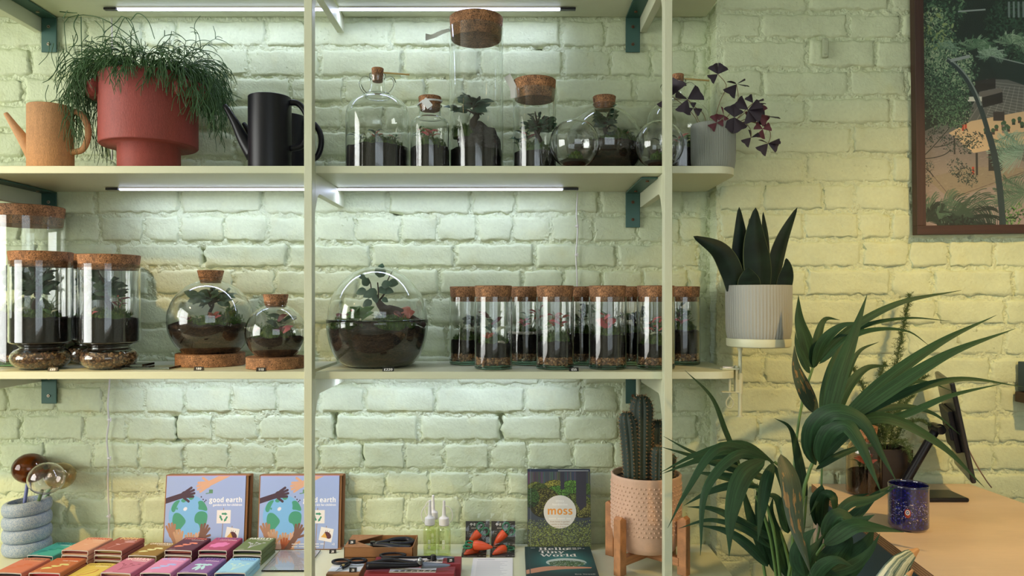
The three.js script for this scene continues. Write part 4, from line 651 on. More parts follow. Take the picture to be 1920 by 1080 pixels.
// ================================================================ CLAMPED STAND WITH SNAKE PLANT
{
  const z = 0.25, s = sc(z), cx = (1422 - 960) / s, rx = (1387.5 - 960) / s, yd = EYE + (HORIZON - 650) / s;
  const t = thing('clamp_plant_stand', 'painted metal plant stand clamped to the right end of the shelf', 'plant stand', [rx, 0, z]);
  part(t, 'rod', cyl(0.0042, 0.0042, yd - 1.130, 0, (yd + 1.130) / 2, 0, 14), M.shelf); part(t, 'rod_collar', cyl(0.0062, 0.0062, 0.008, 0, yd - 0.004, 0, 14), M.shelf); part(t, 'rod_sleeve', cyl(0.0065, 0.0065, 0.048, 0, 1.205, 0, 14), M.shelf); part(t, 'rod_foot', cyl(0.0075, 0.0075, 0.003, 0, 1.129, 0, 16), M.shelf);
  part(t, 'dish', lathe([[0, 0], [0.068, 0], [0.0726, 0.003], [0.0728, 0.020], [0.0710, 0.0205], [0.0706, 0.006], [0, 0.006]], 56).translate(cx - rx, yd, 0), M.shelf);
  part(t, 'clamp_bracket', merge([box(0.005, 0.062, 0.016, -0.010, 1.216, 0, 0.001), box(0.040, 0.004, 0.020, -0.024, S3 + 0.0024, 0, 0.001), box(0.040, 0.003, 0.018, -0.024, 1.1855, 0, 0.001), box(0.008, 0.03, 0.012, -0.006, 1.20, 0, 0.001)]), M.shelf);
  part(t, 'clamp_pad', cyl(0.012, 0.012, 0.003, -0.028, S3 + 0.006, 0, 20), M.white);
  const loop = []; for (let i = 0; i <= 14; i++) { const a = Math.PI / 2 + (i / 14) * Math.PI * 2; loop.push(V3(-0.024 + 0.0085 * Math.cos(a), 1.160 + 0.012 * Math.sin(a) + (i === 0 || i === 14 ? 0.004 : 0), 0.001 * i / 14)); }
  part(t, 'clamp_screw', merge([cyl(0.003, 0.003, 0.040, -0.024, 1.196, 0, 10), tube(loop, 0.0017, 30, 6)]), M.shelf);
  const R = 0.0745, H = EYE + (HORIZON - 535) / s - yd - 0.0064, p = thing('potted_snake_plant', 'snake plant with broad dark leaves in a pale ribbed pot on the clamped stand', 'potted plant', [cx, yd + 0.0064, z]);
  part(p, 'ribbed_pot', ribbed(R, H, 62, 0.86), M.palePot); part(p, 'soil', uvs(lathe([[R - 0.007, H - 0.02], [R - 0.0075, H - 0.010], [0, H - 0.006]], 32), 2, 1), M.soil);
  const rel = (px, py, dz) => { const q = at(px, py, z + dz); return V3(q.x - cx, q.y - yd - 0.0064, dz); };
  for (const [pts, w, dz, fold, fx] of [[[[1378, 545], [1372, 510], [1350, 470], [1300, 443]], 20, 0.02, 0.35, -0.3], [[[1397, 548], [1392, 490], [1390, 440], [1386, 388]], 19, 0.0, 0.3, 0.2], [[[1411, 548], [1411, 490], [1410, 450], [1405, 409]], 13, -0.02, 0.3, 0.5], [[[1428, 548], [1426, 500], [1419, 445], [1417, 389]], 27, 0.03, 0.42, 0.15], [[[1432, 548], [1436, 490], [1436, 440], [1431, 397]], 14, -0.02, 0.3, 0.5], [[[1450, 548], [1457, 500], [1470, 450], [1495, 389]], 18, 0.0, 0.35, 0.45], [[[1468, 548], [1475, 520], [1477, 500], [1474, 484]], 15, 0.0, 0.2, 0.1], [[[1408, 548], [1405, 530], [1403, 515], [1402, 502]], 20, 0.045, 0.3, -0.2]])
    part(p, 'leaf', blade(pts.map(([a, b], i) => rel(a, b, dz + i * 0.004)), (k) => (w / s) * (0.55 + 0.75 * Math.sin(Math.PI * Math.min(1, 0.15 + k * 0.75)) - 0.3) * Math.pow(1 - k, 0.42) * 1.25 + 0.0003, V3(fx, 0.1, 1), fold, 22, 6), M.leafSnake ??= new THREE.MeshPhysicalMaterial({ roughness: 0.5, specularIntensity: 0.4, ...two, map: dataTex(256, (i, x, y) => { const e = Math.abs(x - 127.5) / 127.5, v = 0.85 + (nA[(y * 2) * 512 + ((x >> 3) * 2)] - 0.5) * 0.6; return e > 0.95 ? [70, 82, 52] : [clamp(28 * v), clamp(46 * v), clamp(34 * v)]; }, true) }));
}

// ================================================================ PRICE TAGS
function priceTag(text, px, py, top, z, label) {
  const w = 0.0085 + text.length * 0.0042, h = 0.0085, t = thing('price_tag', label, 'price tag', [(px - 960) / sc(z), top + 0.0003, z], 'small black price tags', 0.08);
  const tex = canvasTex(128, 56, (g, W, H) => { g.fillStyle = '#101012'; g.fillRect(0, 0, W, H); g.fillStyle = '#f2f2ee'; g.font = 'bold 46px sans-serif'; g.textAlign = 'center'; g.textBaseline = 'middle'; g.fillText(text, W / 2, H / 2 + 2); });
  const s = new THREE.Shape(); s.moveTo(0, 0); s.lineTo(0.009, 0); s.lineTo(0.0045, h); s.lineTo(0.0025, h); s.lineTo(0, 0);
  part(t, 'wedge', new THREE.ExtrudeGeometry(s, { depth: w, bevelEnabled: false }).rotateY(-Math.PI / 2).translate(w / 2, 0, -0.0045), M.blackGloss);
  const f = part(t, 'price_face', new THREE.PlaneGeometry(w, 0.0092), std(0xffffff, 0.5, { map: tex }), [0, h / 2, 0.00255]); f.rotation.x = -0.486;
}
priceTag('£85', 100, 687, S3, 0.288, 'black tag reading £85 below the bulb-based jar');
priceTag('180', 373, 686, S3, 0.268, 'black tag reading 180 in front of the large globe');
priceTag('115', 490, 688, S3, 0.291, 'black tag reading 115 in front of the smaller globe');
priceTag('£220', 728, 692, S3, 0.290, 'black tag reading £220 in front of the dome bowl');
priceTag('£55', 1076, 692, S3, 0.290, 'black tag reading £55 in front of the small corked jars');
priceTag('20', 624, 1028, TABLE, 0.079, 'black tag reading 20 at the foot of the right blue box');

// ================================================================ COUNTER: VASE WITH GLASS BULBS
{
  const z = 0.074, s = sc(z), x = (51 - 960) / s, t = thing('coil_vase', 'pale blue speckled vase of four stacked rounded coils', 'vase', [x, TABLE + 0.0004, z]);
  const prof = [[0, 0.0], [0.046, 0.0]], R = 0.0555, n = 4, h = 0.0335; for (let k = 0; k < n; k++) for (let i = 0; i <= 12; i++) { const a = -Math.PI / 2 + (i / 12) * Math.PI; if (k && i === 0) continue; prof.push([R - 0.012 + 0.0125 * Math.pow(Math.cos(a), 0.6), h * (k + 0.5) + (h / 2) * Math.sin(a) + 0.0005]); }
  prof.push([R - 0.0135, n * h - 0.001], [R - 0.0145, n * h - 0.01], [R - 0.0145, 0.01], [0, 0.008]);
  const g = uvs(lathe(prof, 72), 5, 4), p = g.attributes.position; for (let i = 0; i < p.count; i++) p.setY(i, p.getY(i) + p.getX(i) * 0.10 * (p.getY(i) / (n * h))); g.computeVertexNormals();
  const sp = dataTex(512, (i, xx, yy) => { const d = nB[i] * 0.6 + nD[i] * 0.4; return d > 0.52 ? [178, 186, 190] : d > 0.44 ? [150, 168, 184] : [106, 132, 164]; }, true);
  part(t, 'vase_body', g, std(0xffffff, 0.45, { map: sp, bumpMap: bumpFine, bumpScale: 0.0006 }));
  const bulb = (label, px, py, dz, r, glass, stemMat, foot) => {
    const c = at(px, py, z + dz), f = V3(foot[0] + x, TABLE + 0.012, z + foot[1]), b = thing('glass_bubble_stick', label, 'glass ornament', c, 'glass bubbles on sticks');
    const sph = shell(arc(r, 0, -Math.PI / 2, Math.PI / 2, 30).map(([a, q], i) => [i === 0 || i === 30 ? 0 : a, q * 0.93]), 0.0014, 48); part(b, 'bubble', sph, glass);
    const d = f.clone().sub(c), e = d.clone().normalize(); part(b, 'stick', tube([e.clone().multiplyScalar(r * 0.955), d.clone().multiplyScalar(0.5), d], 0.0042, 8, 10), stemMat);
  };
  const gl = (r, g, b, d = 0.0028) => new THREE.MeshPhysicalMaterial({ color: 0xffffff, roughness: 0, transmission: 1, thickness: 0.002, ior: 1.5, attenuationColor: lin(r, g, b), attenuationDistance: d });
  bulb('dark amber glass bubble on a blue stick in the coil vase', 56, 878, -0.031, 0.0415, gl(0.40, 0.16, 0.018, 0.0016), std(lin(0.10, 0.13, 0.34), 0.35), [-0.016, 0.014]);
  bulb('clear pinkish glass bubble on a green stick in the coil vase', 87, 897, 0.043, 0.0425, gl(0.96, 0.90, 0.88), std(lin(0.10, 0.17, 0.08), 0.35), [-0.024, -0.022]);
  bulb('pale honey glass bubble behind the clear one in the coil vase', 113, 892, -0.034, 0.037, gl(0.85, 0.66, 0.40), std(lin(0.10, 0.20, 0.11), 0.35), [-0.034, 0.012]);
}
// ================================================================ BLUE CHILDREN'S KIT BOXES
const kitTex = canvasTex(1024, 876, (g, W, H) => {
  const k = W / 1000, X = (v) => v * k; g.fillStyle = '#9fb2de'; g.fillRect(0, 0, W, H);
  g.fillStyle = '#7fb8e8'; g.beginPath(); g.arc(X(290), X(470), X(245), 0, 7); g.fill();
  const poly = (c, pts) => { g.fillStyle = c; g.beginPath(); pts.forEach(([a, b], i) => { const p = pts[(i + pts.length - 1) % pts.length], m = [(a + p[0]) / 2, (b + p[1]) / 2]; if (!i) g.moveTo(X(m[0]), X(m[1])); const q = pts[(i + 1) % pts.length]; g.quadraticCurveTo(X(a), X(b), X((a + q[0]) / 2), X((b + q[1]) / 2)); }); g.fill(); };
  const G = '#4a9a7c';
  poly(G, [[70, 380], [110, 300], [190, 280], [150, 340], [130, 400], [110, 430], [80, 420]]); poly(G, [[100, 440], [170, 430], [240, 490], [270, 540], [220, 600], [170, 660], [130, 690], [90, 560]]); poly(G, [[290, 225], [340, 215], [360, 260], [320, 290], [280, 270]]); poly(G, [[180, 290], [250, 250], [260, 300], [220, 320]]); poly(G, [[400, 300], [470, 290], [530, 380], [525, 420], [460, 400], [410, 400], [420, 350]]); poly(G, [[370, 460], [430, 410], [530, 430], [535, 520], [500, 620], [450, 640], [430, 560], [370, 550]]); poly(G, [[130, 380], [160, 370], [150, 410]]);
  const hand = (c, cx, cy, s, rot, arm) => { g.save(); g.translate(X(cx), X(cy)); g.rotate(rot); g.scale(s * k, s * k); g.strokeStyle = g.fillStyle = c; g.lineCap = 'round'; g.lineJoin = 'round'; g.lineWidth = 34; g.beginPath(); g.ellipse(0, 0, 52, 60, 0, 0, 7); g.fill(); for (const [a, b, e, f] of [[-38, -30, -62, -120], [-14, -40, -20, -145], [14, -40, 24, -140], [38, -28, 62, -112], [40, 20, 105, -30]]) { g.beginPath(); g.moveTo(a, b); g.lineTo(e, f); g.stroke(); } g.lineWidth = 74; g.beginPath(); g.moveTo(0, 20); g.lineTo(arm[0], arm[1]); g.stroke(); g.restore(); };
  hand('#d8a887', 430, 780, 0.78, 0.2, [20, 240]); hand('#c79a78', 330, 790, 0.8, -0.1, [-10, 240]); hand('#a97c62', 100, 680, 0.85, -0.25, [60, 260]); hand('#c39a7a', 190, 760, 0.85, -0.15, [30, 260]); hand('#e2b79c', 250, 860, 0.6, 0.4, [0, 200]); hand('#b8623e', 330, 850, 0.8, 0.05, [-40, 200]); hand('#7d5a4c', 480, 690, 0.85, 0.35, [-90, 330]);
  hand('#4a3442', 235, 225, 0.85, 1.25, [-10, 330]); hand('#d9a98a', 510, 105, 0.85, -1.9, [40, 420]);
  g.fillStyle = '#5f8f6a'; g.fillRect(X(540), X(165), X(48), X(44)); g.lineWidth = X(10); g.strokeStyle = '#5f8f6a'; g.beginPath(); g.moveTo(X(545), X(205)); g.lineTo(X(500), X(212)); g.stroke();
  g.fillStyle = '#e6e6ee'; g.beginPath(); g.ellipse(X(250), X(390), X(26), X(20), -0.6, 0, 7); g.fill();
  g.fillStyle = '#3a2c3a'; for (const [a, b] of [[445, 250], [470, 280], [490, 305], [505, 290]]) { g.beginPath(); g.arc(X(a), X(b), X(8), 0, 7); g.fill(); }
  g.fillStyle = '#f4f4f6'; g.textAlign = 'right'; g.font = `bold ${X(80)}px sans-serif`; g.fillText('good earth', X(965), X(315)); g.font = `bold ${X(34)}px sans-serif`; g.fillText('garden kit for children', X(965), X(358));
  g.strokeStyle = '#a08878'; g.lineWidth = X(9); for (const [a, b, c, d] of [[735, 380, 720, 876], [850, 590, 820, 876]]) { g.beginPath(); g.moveTo(X(a), X(b)); g.lineTo(X(c), X(d)); g.stroke(); }
  g.fillStyle = '#eae6e2'; g.fillRect(X(650), X(405), X(175), X(155)); g.save(); g.translate(X(850), X(690)); g.rotate(0.18); g.fillRect(X(-82), X(-78), X(164), X(156)); g.fillStyle = '#5a3038'; g.beginPath(); g.ellipse(X(20), X(5), X(50), X(34), 0.5, 0, 7); g.fill(); g.fillStyle = '#dca850'; g.beginPath(); g.moveTo(X(-60), X(40)); g.lineTo(X(-20), X(-20)); g.lineTo(X(0), X(10)); g.lineTo(X(20), X(38)); g.fill(); g.strokeStyle = '#5a3038'; g.lineWidth = X(4); for (const a of [-20, 0, 30]) { g.beginPath(); g.moveTo(X(a), X(-15)); g.lineTo(X(a + 8), X(-50)); g.stroke(); } g.restore();
  g.strokeStyle = '#3f9472'; g.lineWidth = X(20); for (let i = 0; i < 3; i++) { const a = i * 2.094 - Math.PI / 2; g.save(); g.translate(X(738), X(485)); g.rotate(a); g.beginPath(); g.moveTo(X(36), X(-26)); g.lineTo(X(36), X(20)); g.stroke(); g.fillStyle = '#3f9472'; g.beginPath(); g.moveTo(X(18), X(16)); g.lineTo(X(54), X(16)); g.lineTo(X(32), X(46)); g.fill(); g.restore(); }
  g.fillStyle = '#eef0f4'; g.textAlign = 'left'; g.font = `${X(22)}px sans-serif`; for (const [y, n] of [[792, 27], [822, 24]]) for (let i = 0; i < n; i++) if (i % 6 !== 5) g.fillRect(X(420 + i * 15), X(y), X(11), X(13)); g.textAlign = 'right'; g.font = `bold ${X(34)}px sans-serif`; g.fillText('+3', X(960), X(815));
  g.fillStyle = '#c7a0cf'; g.fillRect(0, 0, W, X(7));
});
M.kraft = std(0xffffff, 0.8, { map: speckle([150, 106, 66], 0.18) });
function kitBox(label, px0, px1, pyTop) {
  const w = 0.2165, h = 0.190, d = 0.030, s = sc(0.055), x = ((px0 + px1) / 2 - 960) / s, t = thing('garden_kit_box', label, 'box', [x, TABLE + 0.001, 0.058], 'blue garden kit boxes leaning on the wall', 0.02);
  const inner = new THREE.Group(); const lean = -0.115;
  const mk = (name, g, m, p) => { const q = part(t, name, g.rotateX(lean), m); return q; };
  mk('carton', merge([box(w, h, 0.004, 0, h / 2, -d + 0.002, 0.0006), box(0.004, h, d, -w / 2 + 0.002, h / 2, -d / 2, 0.0006), box(w, 0.004, d, 0, h - 0.002, -d / 2, 0.0006), box(w, 0.004, d, 0, 0.002, -d / 2, 0.0006), box(w - 0.006, h - 0.004, 0.003, 0, h / 2, -0.0035, 0.0006), box(0.003, h - 0.006, d * 0.4, w / 2 - 0.010, h / 2, -d * 0.3, 0.0004), box(0.008, h, 0.006, w / 2 - 0.002, h / 2, -d + 0.006, 0.002)]), M.kraft);
  mk('printed_sleeve', new THREE.PlaneGeometry(w - 0.012, h - 0.004).translate(-0.003, h / 2, 0.0004), std(0xffffff, 0.55, { map: kitTex }));
}
kitBox('blue children\'s garden kit box leaning at left, not crossed by the post', 301, 468);
kitBox('blue children\'s garden kit box leaning behind the left post', 478, 645);

// ================================================================ SEED BOXES
const seedArt = {
  leafy: (g, c) => { g.fillStyle = c; for (let i = 0; i < 6; i++) { g.beginPath(); g.ellipse(60 + i * 26, 250 - i * 22 + (i % 2) * 26, 34, 17, -0.5 + (i % 3) * 0.4, 0, 7); g.fill(); } g.strokeStyle = c; g.lineWidth = 5; g.beginPath(); g.moveTo(40, 290); g.quadraticCurveTo(120, 240, 200, 120); g.stroke(); },
  flower: (g, c) => { g.strokeStyle = g.fillStyle = c; g.lineWidth = 6; g.beginPath(); g.moveTo(90, 320); g.quadraticCurveTo(110, 220, 190, 130); g.stroke(); g.beginPath(); g.ellipse(190, 120, 52, 18, -0.1, 0, 7); g.fill(); g.beginPath(); g.ellipse(120, 200, 30, 10, 0.3, 0, 7); g.fill(); },
  blob: (g, c) => { g.fillStyle = c; g.beginPath(); for (let i = 0; i < 40; i++) { const a = i * 0.157, r = 1 + 0.1 * Math.sin(i * 5.1); g.lineTo(128 + 84 * r * Math.cos(a) + 20 * Math.sin(a), 215 - 70 * r * Math.sin(a)); } g.fill(); },
  sprig: (g, c) => { g.strokeStyle = g.fillStyle = c; g.lineWidth = 4; for (let i = 0; i < 5; i++) { g.beginPath(); g.moveTo(110, 310); g.quadraticCurveTo(120 + i * 10, 230, 60 + i * 38, 150 + (i % 2) * 30); g.stroke(); g.beginPath(); g.ellipse(60 + i * 38, 150 + (i % 2) * 30, 16, 8, 0, 0, 7); g.fill(); } },
  pepper: (g, c) => { g.strokeStyle = c; g.lineWidth = 10; g.beginPath(); g.moveTo(70, 300); g.quadraticCurveTo(200, 260, 190, 150); g.stroke(); g.lineWidth = 5; g.beginPath(); g.moveTo(80, 270); g.quadraticCurveTo(110, 190, 180, 150); g.stroke(); },
  root: (g, c) => { g.fillStyle = c; for (const [a, b, r] of [[100, 240, 0.3], [130, 260, 0], [165, 240, -0.3]]) { g.beginPath(); g.ellipse(a, b, 16, 50, r, 0, 7); g.fill(); } for (let i = 0; i < 5; i++) { g.beginPath(); g.ellipse(80 + i * 28, 165 + (i % 2) * 14, 30, 14, -0.4 + i * 0.2, 0, 7); g.fill(); } },
};
const seedGroup = 'seed boxes in rows on the counter';
function seedStack(title, sub, base, titleCol, artCol, art, inside, nearL, nearR, farR, pyNear, zNear, zFar, levels, row, subCol = '#f2ece0') {
  const wNear = sc(zNear), x = ((nearL + nearR) / 2 - 960) / wNear, w = (nearR - nearL) / wNear, L = zNear - zFar, h = 0.0125, xFar = (farR - 960) / sc(zFar) - w / 2, yaw = -Math.atan2(xFar - x, -L) - Math.PI;
  const rgb = base, tex = canvasTex(256, 360, (g, W, H) => { g.fillStyle = `rgb(${rgb})`; g.fillRect(0, 0, W, H); seedArt[art](g, artCol); g.fillStyle = titleCol; g.textAlign = 'center'; let fs = 62; do { g.font = `bold ${fs}px sans-serif`; fs -= 2; } while (g.measureText(title).width > W * 0.94); g.save(); g.translate(W / 2, 54); g.scale(1, 1.15); g.fillText(title, 0, 0); g.restore(); g.fillStyle = subCol; g.font = 'bold 24px sans-serif'; g.textAlign = 'right'; if (sub) g.fillText(sub, W * 0.95, 84); else for (let i = 0; i < 11; i++) g.fillRect(W * 0.42 + i * 12, 72, 8, 11); for (let i = 0; i < 9; i++) g.fillRect(24 + i * 7, H - 20, 5, 6); });
  const side = std(new THREE.Color(`rgb(${rgb.map((c) => Math.round(c * 0.93))})`), 0.6), topM = std(0xffffff, 0.55, { map: tex }), edge = std(lin(0.6, 0.56, 0.5), 0.7), inM = std(lin(...inside), 0.7);
  for (let k = 0; k < levels; k++) {
    const word = levels > 1 ? (k === levels - 1 ? `topmost of the ${title.toLowerCase()} stack` : k === 0 ? `lowest of the ${title.toLowerCase()} stack` : `second of the ${title.toLowerCase()} stack`) : `single ${title.toLowerCase()} box`;
    const b = thing('seed_box', `${row} seed box, ${word}`, 'seed box', [(x + xFar) / 2 + 0.0006 * ((k * 7) % 3 - 1), TABLE + 0.0004 + k * (h + 0.0003), (zNear + zFar) / 2], seedGroup, Math.atan2(x - xFar, L));
    const sl = new THREE.Shape(); sl.moveTo(-w / 2, 0.001); sl.lineTo(-w / 2, h - 0.003); sl.quadraticCurveTo(-w / 2, h - 0.0012, -w / 2 + 0.003, h - 0.001); sl.quadraticCurveTo(0, h + 0.0006, w / 2 - 0.003, h - 0.001); sl.quadraticCurveTo(w / 2, h - 0.0012, w / 2, h - 0.003); sl.lineTo(w / 2, 0.001); sl.quadraticCurveTo(w / 2, 0, w / 2 - 0.002, 0); sl.lineTo(-w / 2 + 0.002, 0); sl.quadraticCurveTo(-w / 2, 0, -w / 2, 0.001);
    const ho = new THREE.Path(); ho.moveTo(-w / 2 + 0.0012, 0.0012); ho.lineTo(w / 2 - 0.0012, 0.0012); ho.lineTo(w / 2 - 0.0012, h - 0.0035); ho.quadraticCurveTo(0, h - 0.0012, -w / 2 + 0.0012, h - 0.0035); ho.lineTo(-w / 2 + 0.0012, 0.0012); sl.holes.push(ho);
    const g = new THREE.ExtrudeGeometry(sl, { depth: L, bevelEnabled: false, curveSegments: 6 }).translate(0, 0, -L / 2);
    const m = part(b, 'sleeve', g, [edge, side]); m.material = [edge, side];
    part(b, 'tray', box(w - 0.004, h - 0.007, L - 0.01, 0, (h - 0.004) / 2 + 0.0006, -0.004, 0.0006), inM);
    const tp = blade([V3(0, h + 0.0002, L / 2 - 0.0006), V3(0, h + 0.0002, 0), V3(0, h + 0.0002, -L / 2 + 0.0006)], () => w / 2 - 0.003, V3(0, 1, 0), 0.030, 2, 8); part(b, 'printed_top', tp, topM);
  }
}
const dk = [0.02, 0.02, 0.02];
{
  const Zn = 0.172, Zf = 0.076;
  seedStack('TOMATO', '', [70, 168, 152], '#1f4f58', '#2c8f80', 'leafy', dk, 48, 101, 154, 1033, Zn, Zf, 2, 'teal');
  seedStack('COSMOS', '', [226, 168, 134], '#c2503a', '#e8b898', 'flower', [0.25, 0.05, 0.03], 113, 166, 213, 1036, Zn, Zf, 3, 'peach');
  seedStack('POPPY', '', [160, 84, 72], '#f0d890', '#d8a8a8', 'flower', [0.35, 0.24, 0.06], 175, 229, 272, 1031, Zn, Zf, 3, 'brick red');
  seedStack('OREGANO', '', [150, 116, 52], '#f4eedc', '#e4e0a0', 'leafy', [0.3, 0.2, 0.06], 239, 294, 333, 1040, Zn, Zf, 2, 'olive brown');
  seedStack('SWEETPEA', '', [96, 44, 56], '#e8795a', '#ea8a66', 'leafy', [0.4, 0.10, 0.06], 307, 360, 396, 1037, Zn, Zf, 3, 'plum');
  seedStack('LETTUCE', 'LOLLO BIONDA', [172, 70, 98], '#4a3a7a', '#e07aa8', 'blob', dk, 371, 425, 455, 1040, Zn, Zf, 3, 'crimson pink');
  seedStack('PARSLEY', '', [108, 124, 72], '#f4f2e6', '#d8d4e0', 'sprig', dk, 436, 490, 517, 1040, Zn, Zf, 3, 'moss green');
  const Fn = 0.288, Ff = 0.190;
  seedStack('CUCUMBER', '', [216, 130, 100], '#3c6a5c', '#d87850', 'leafy', dk, -14, 41, 96, 1065, Fn, Ff, 2, 'salmon', '#e0c090');
  seedStack('NASTURTIUM', 'TOM THUMB', [196, 114, 68], '#c03a24', '#dcd88a', 'leafy', [0.5, 0.04, 0.05], 53, 113, 162, 1063, Fn, Ff, 2, 'orange');
  seedStack('SWEET PEPPER', '', [220, 196, 92], '#6a5a20', '#b8502c', 'pepper', [0.4, 0.3, 0.1], 118, 174, 220, 1085, Fn, Ff, 1, 'yellow');
  seedStack('ROMAN', 'CHAMOMILE', [196, 116, 140], '#f6dcd0', '#8a3a50', 'sprig', [0.5, 0.28, 0.12], 187, 246, 292, 1070, Fn, Ff, 2, 'rose pink');
  seedStack('DAHLIA', '', [216, 140, 176], '#a8b4e0', '#a8b8e6', 'leafy', dk, 262, 320, 358, 1075, Fn, Ff, 2, 'light pink', '#e8c8e0');
  seedStack('RADISH', '', [140, 98, 152], '#2e2a6e', '#b8e0dc', 'root', dk, 331, 389, 425, 1072, Fn, Ff, 2, 'purple');
  seedStack('COMMON', 'SPEARMINT', [152, 202, 222], '#1f6fd0', '#d0e8c8', 'sprig', [0.03, 0.03, 0.10], 402, 460, 488, 1070, Fn, Ff, 2, 'light blue', '#3a3a80');
}
// ================================================================ SHEETS, TOOLS, BOTTLES
const textSheet = (tone) => canvasTex(256, 360, (g, W, H) => { g.fillStyle = tone; g.fillRect(0, 0, W, H); g.fillStyle = 'rgba(120,130,140,0.45)'; g.fillRect(30, 26, 110, 10); const r = rng(7); for (let i = 0; i < 15; i++) g.fillRect(26, 60 + i * 17, 150 + r() * 54, 5); });
{
  const t = thing('acrylic_sheet_holder', 'white printed sheet under clear acrylic lying behind the left post', 'sign holder', [(548 - 960) / sc(0.143), TABLE + 0.0004, 0.143]);
  part(t, 'printed_sheet', new THREE.PlaneGeometry(0.100, 0.140).rotateX(-Math.PI / 2).translate(0, 0.0005, 0), std(0xffffff, 0.7, { map: textSheet('#dcdfe2') })); part(t, 'acrylic_cover', box(0.104, 0.004, 0.146, 0, 0.0032, 0.001, 0.0006), M.acrylic);
  const p = thing('information_card', 'white printed card lying in front of the carrot scissors packs', 'card', [(923 - 960) / sc(0.19), TABLE + 0.0004, 0.193]);
  part(p, 'printed_sheet', box(0.099, 0.0012, 0.145, 0, 0.0007, 0, 0.0002), M.paper); part(p, 'print', new THREE.PlaneGeometry(0.097, 0.143).rotateX(-Math.PI / 2).translate(0, 0.00145, 0), std(0xffffff, 0.7, { map: textSheet('#e0e2e2') }));
}
function handleLoop(cx, cz, rx, rz, y, w, rot = 0, a0 = 0, a1 = 6.283) { const pts = []; for (let i = 0; i <= 18; i++) { const a = a0 + ((a1 - a0) * i) / 18, u = rx * Math.cos(a), v = rz * Math.sin(a); pts.push(V3(cx + u * Math.cos(rot) - v * Math.sin(rot), y, cz + u * Math.sin(rot) + v * Math.cos(rot))); } return tube(pts, w, 30, 8); }
M.steel = std(lin(0.35, 0.38, 0.40), 0.28, { metalness: 0.85 }); M.maroon = std(0xffffff, 0.6, { map: speckle([140, 46, 54], 0.15) });
{ // kraft gift box with secateurs in a triangular window
  const zc = 0.1425, x = (716 - 960) / sc(zc), w = 0.166, d = 0.095, h = 0.025;
  const lo = thing('kraft_box', 'plain brown cardboard box underneath the open secateurs box', 'box', [x - 0.001, TABLE + 0.0004, zc]); part(lo, 'carton', box(w, h, d, 0, h / 2, 0, 0.0008), M.kraft);
  const t = thing('secateurs_box', 'brown cardboard box with a triangular window showing black secateurs', 'box', [x, TABLE + 0.0008 + h, zc]);
  part(t, 'carton', merge([box(w, 0.002, d, 0, 0.001, 0, 0.0004), box(w, h, 0.002, 0, h / 2, d / 2 - 0.001, 0.0004), box(w, h, 0.002, 0, h / 2, -d / 2 + 0.001, 0.0004), box(0.002, h, d, -w / 2 + 0.001, h / 2, 0, 0.0004), box(0.002, h, d, w / 2 - 0.001, h / 2, 0, 0.0004)]), M.kraft);
  const lid = new THREE.Shape(); lid.moveTo(-w / 2, -d / 2); lid.lineTo(-0.004, -d / 2); lid.lineTo(-w / 2 + 0.022, 0.004); lid.lineTo(-0.012, d / 2); lid.lineTo(-w / 2, d / 2); lid.lineTo(-w / 2, -d / 2);
  part(t, 'lid', new THREE.ExtrudeGeometry(lid, { depth: 0.0014, bevelEnabled: false }).rotateX(Math.PI / 2).translate(0, h + 0.0006, 0).scale(1, 1, 1), M.kraft);
  const k = thing('secateurs', 'black-handled secateurs lying in the open brown box', 'secateurs', [x, TABLE + 0.0035 + h, zc]);
  part(k, 'handle', tube([V3(-0.022, 0.012, 0.002), V3(0.012, 0.014, 0.012), V3(0.045, 0.013, 0.026), V3(0.074, 0.010, 0.024)], (q) => 0.007 + 0.003 * q, 16, 9), M.black);
  part(k, 'handle', tube([V3(-0.022, 0.013, -0.001), V3(0.006, 0.016, -0.008), V3(0.030, 0.016, -0.030), V3(0.060, 0.015, -0.034), V3(0.076, 0.014, -0.016), V3(0.060, 0.014, -0.002), V3(0.020, 0.014, -0.002)], (q) => 0.0068, 26, 9), M.black);
  part(k, 'blade', blade([V3(-0.066, 0.013, 0.004), V3(-0.045, 0.015, 0.004), V3(-0.022, 0.0165, 0.002)], (q) => 0.0015 + 0.006 * q, V3(0, 1, 0.1), 0.1, 8, 2), std(lin(0.35, 0.38, 0.40), 0.28, { metalness: 0.85, ...two })); part(k, 'pivot', cyl(0.0065, 0.0065, 0.010, -0.022, 0.017, 0.001, 18), M.black); part(k, 'bolt', cyl(0.008, 0.008, 0.004, -0.016, 0.0175, 0.001, 18), M.steel);
  priceTag('26', 660, 1020, TABLE + 0.0010 + 2 * h + 0.0008, 0.165, 'black tag reading 26 on the open brown secateurs box');
}
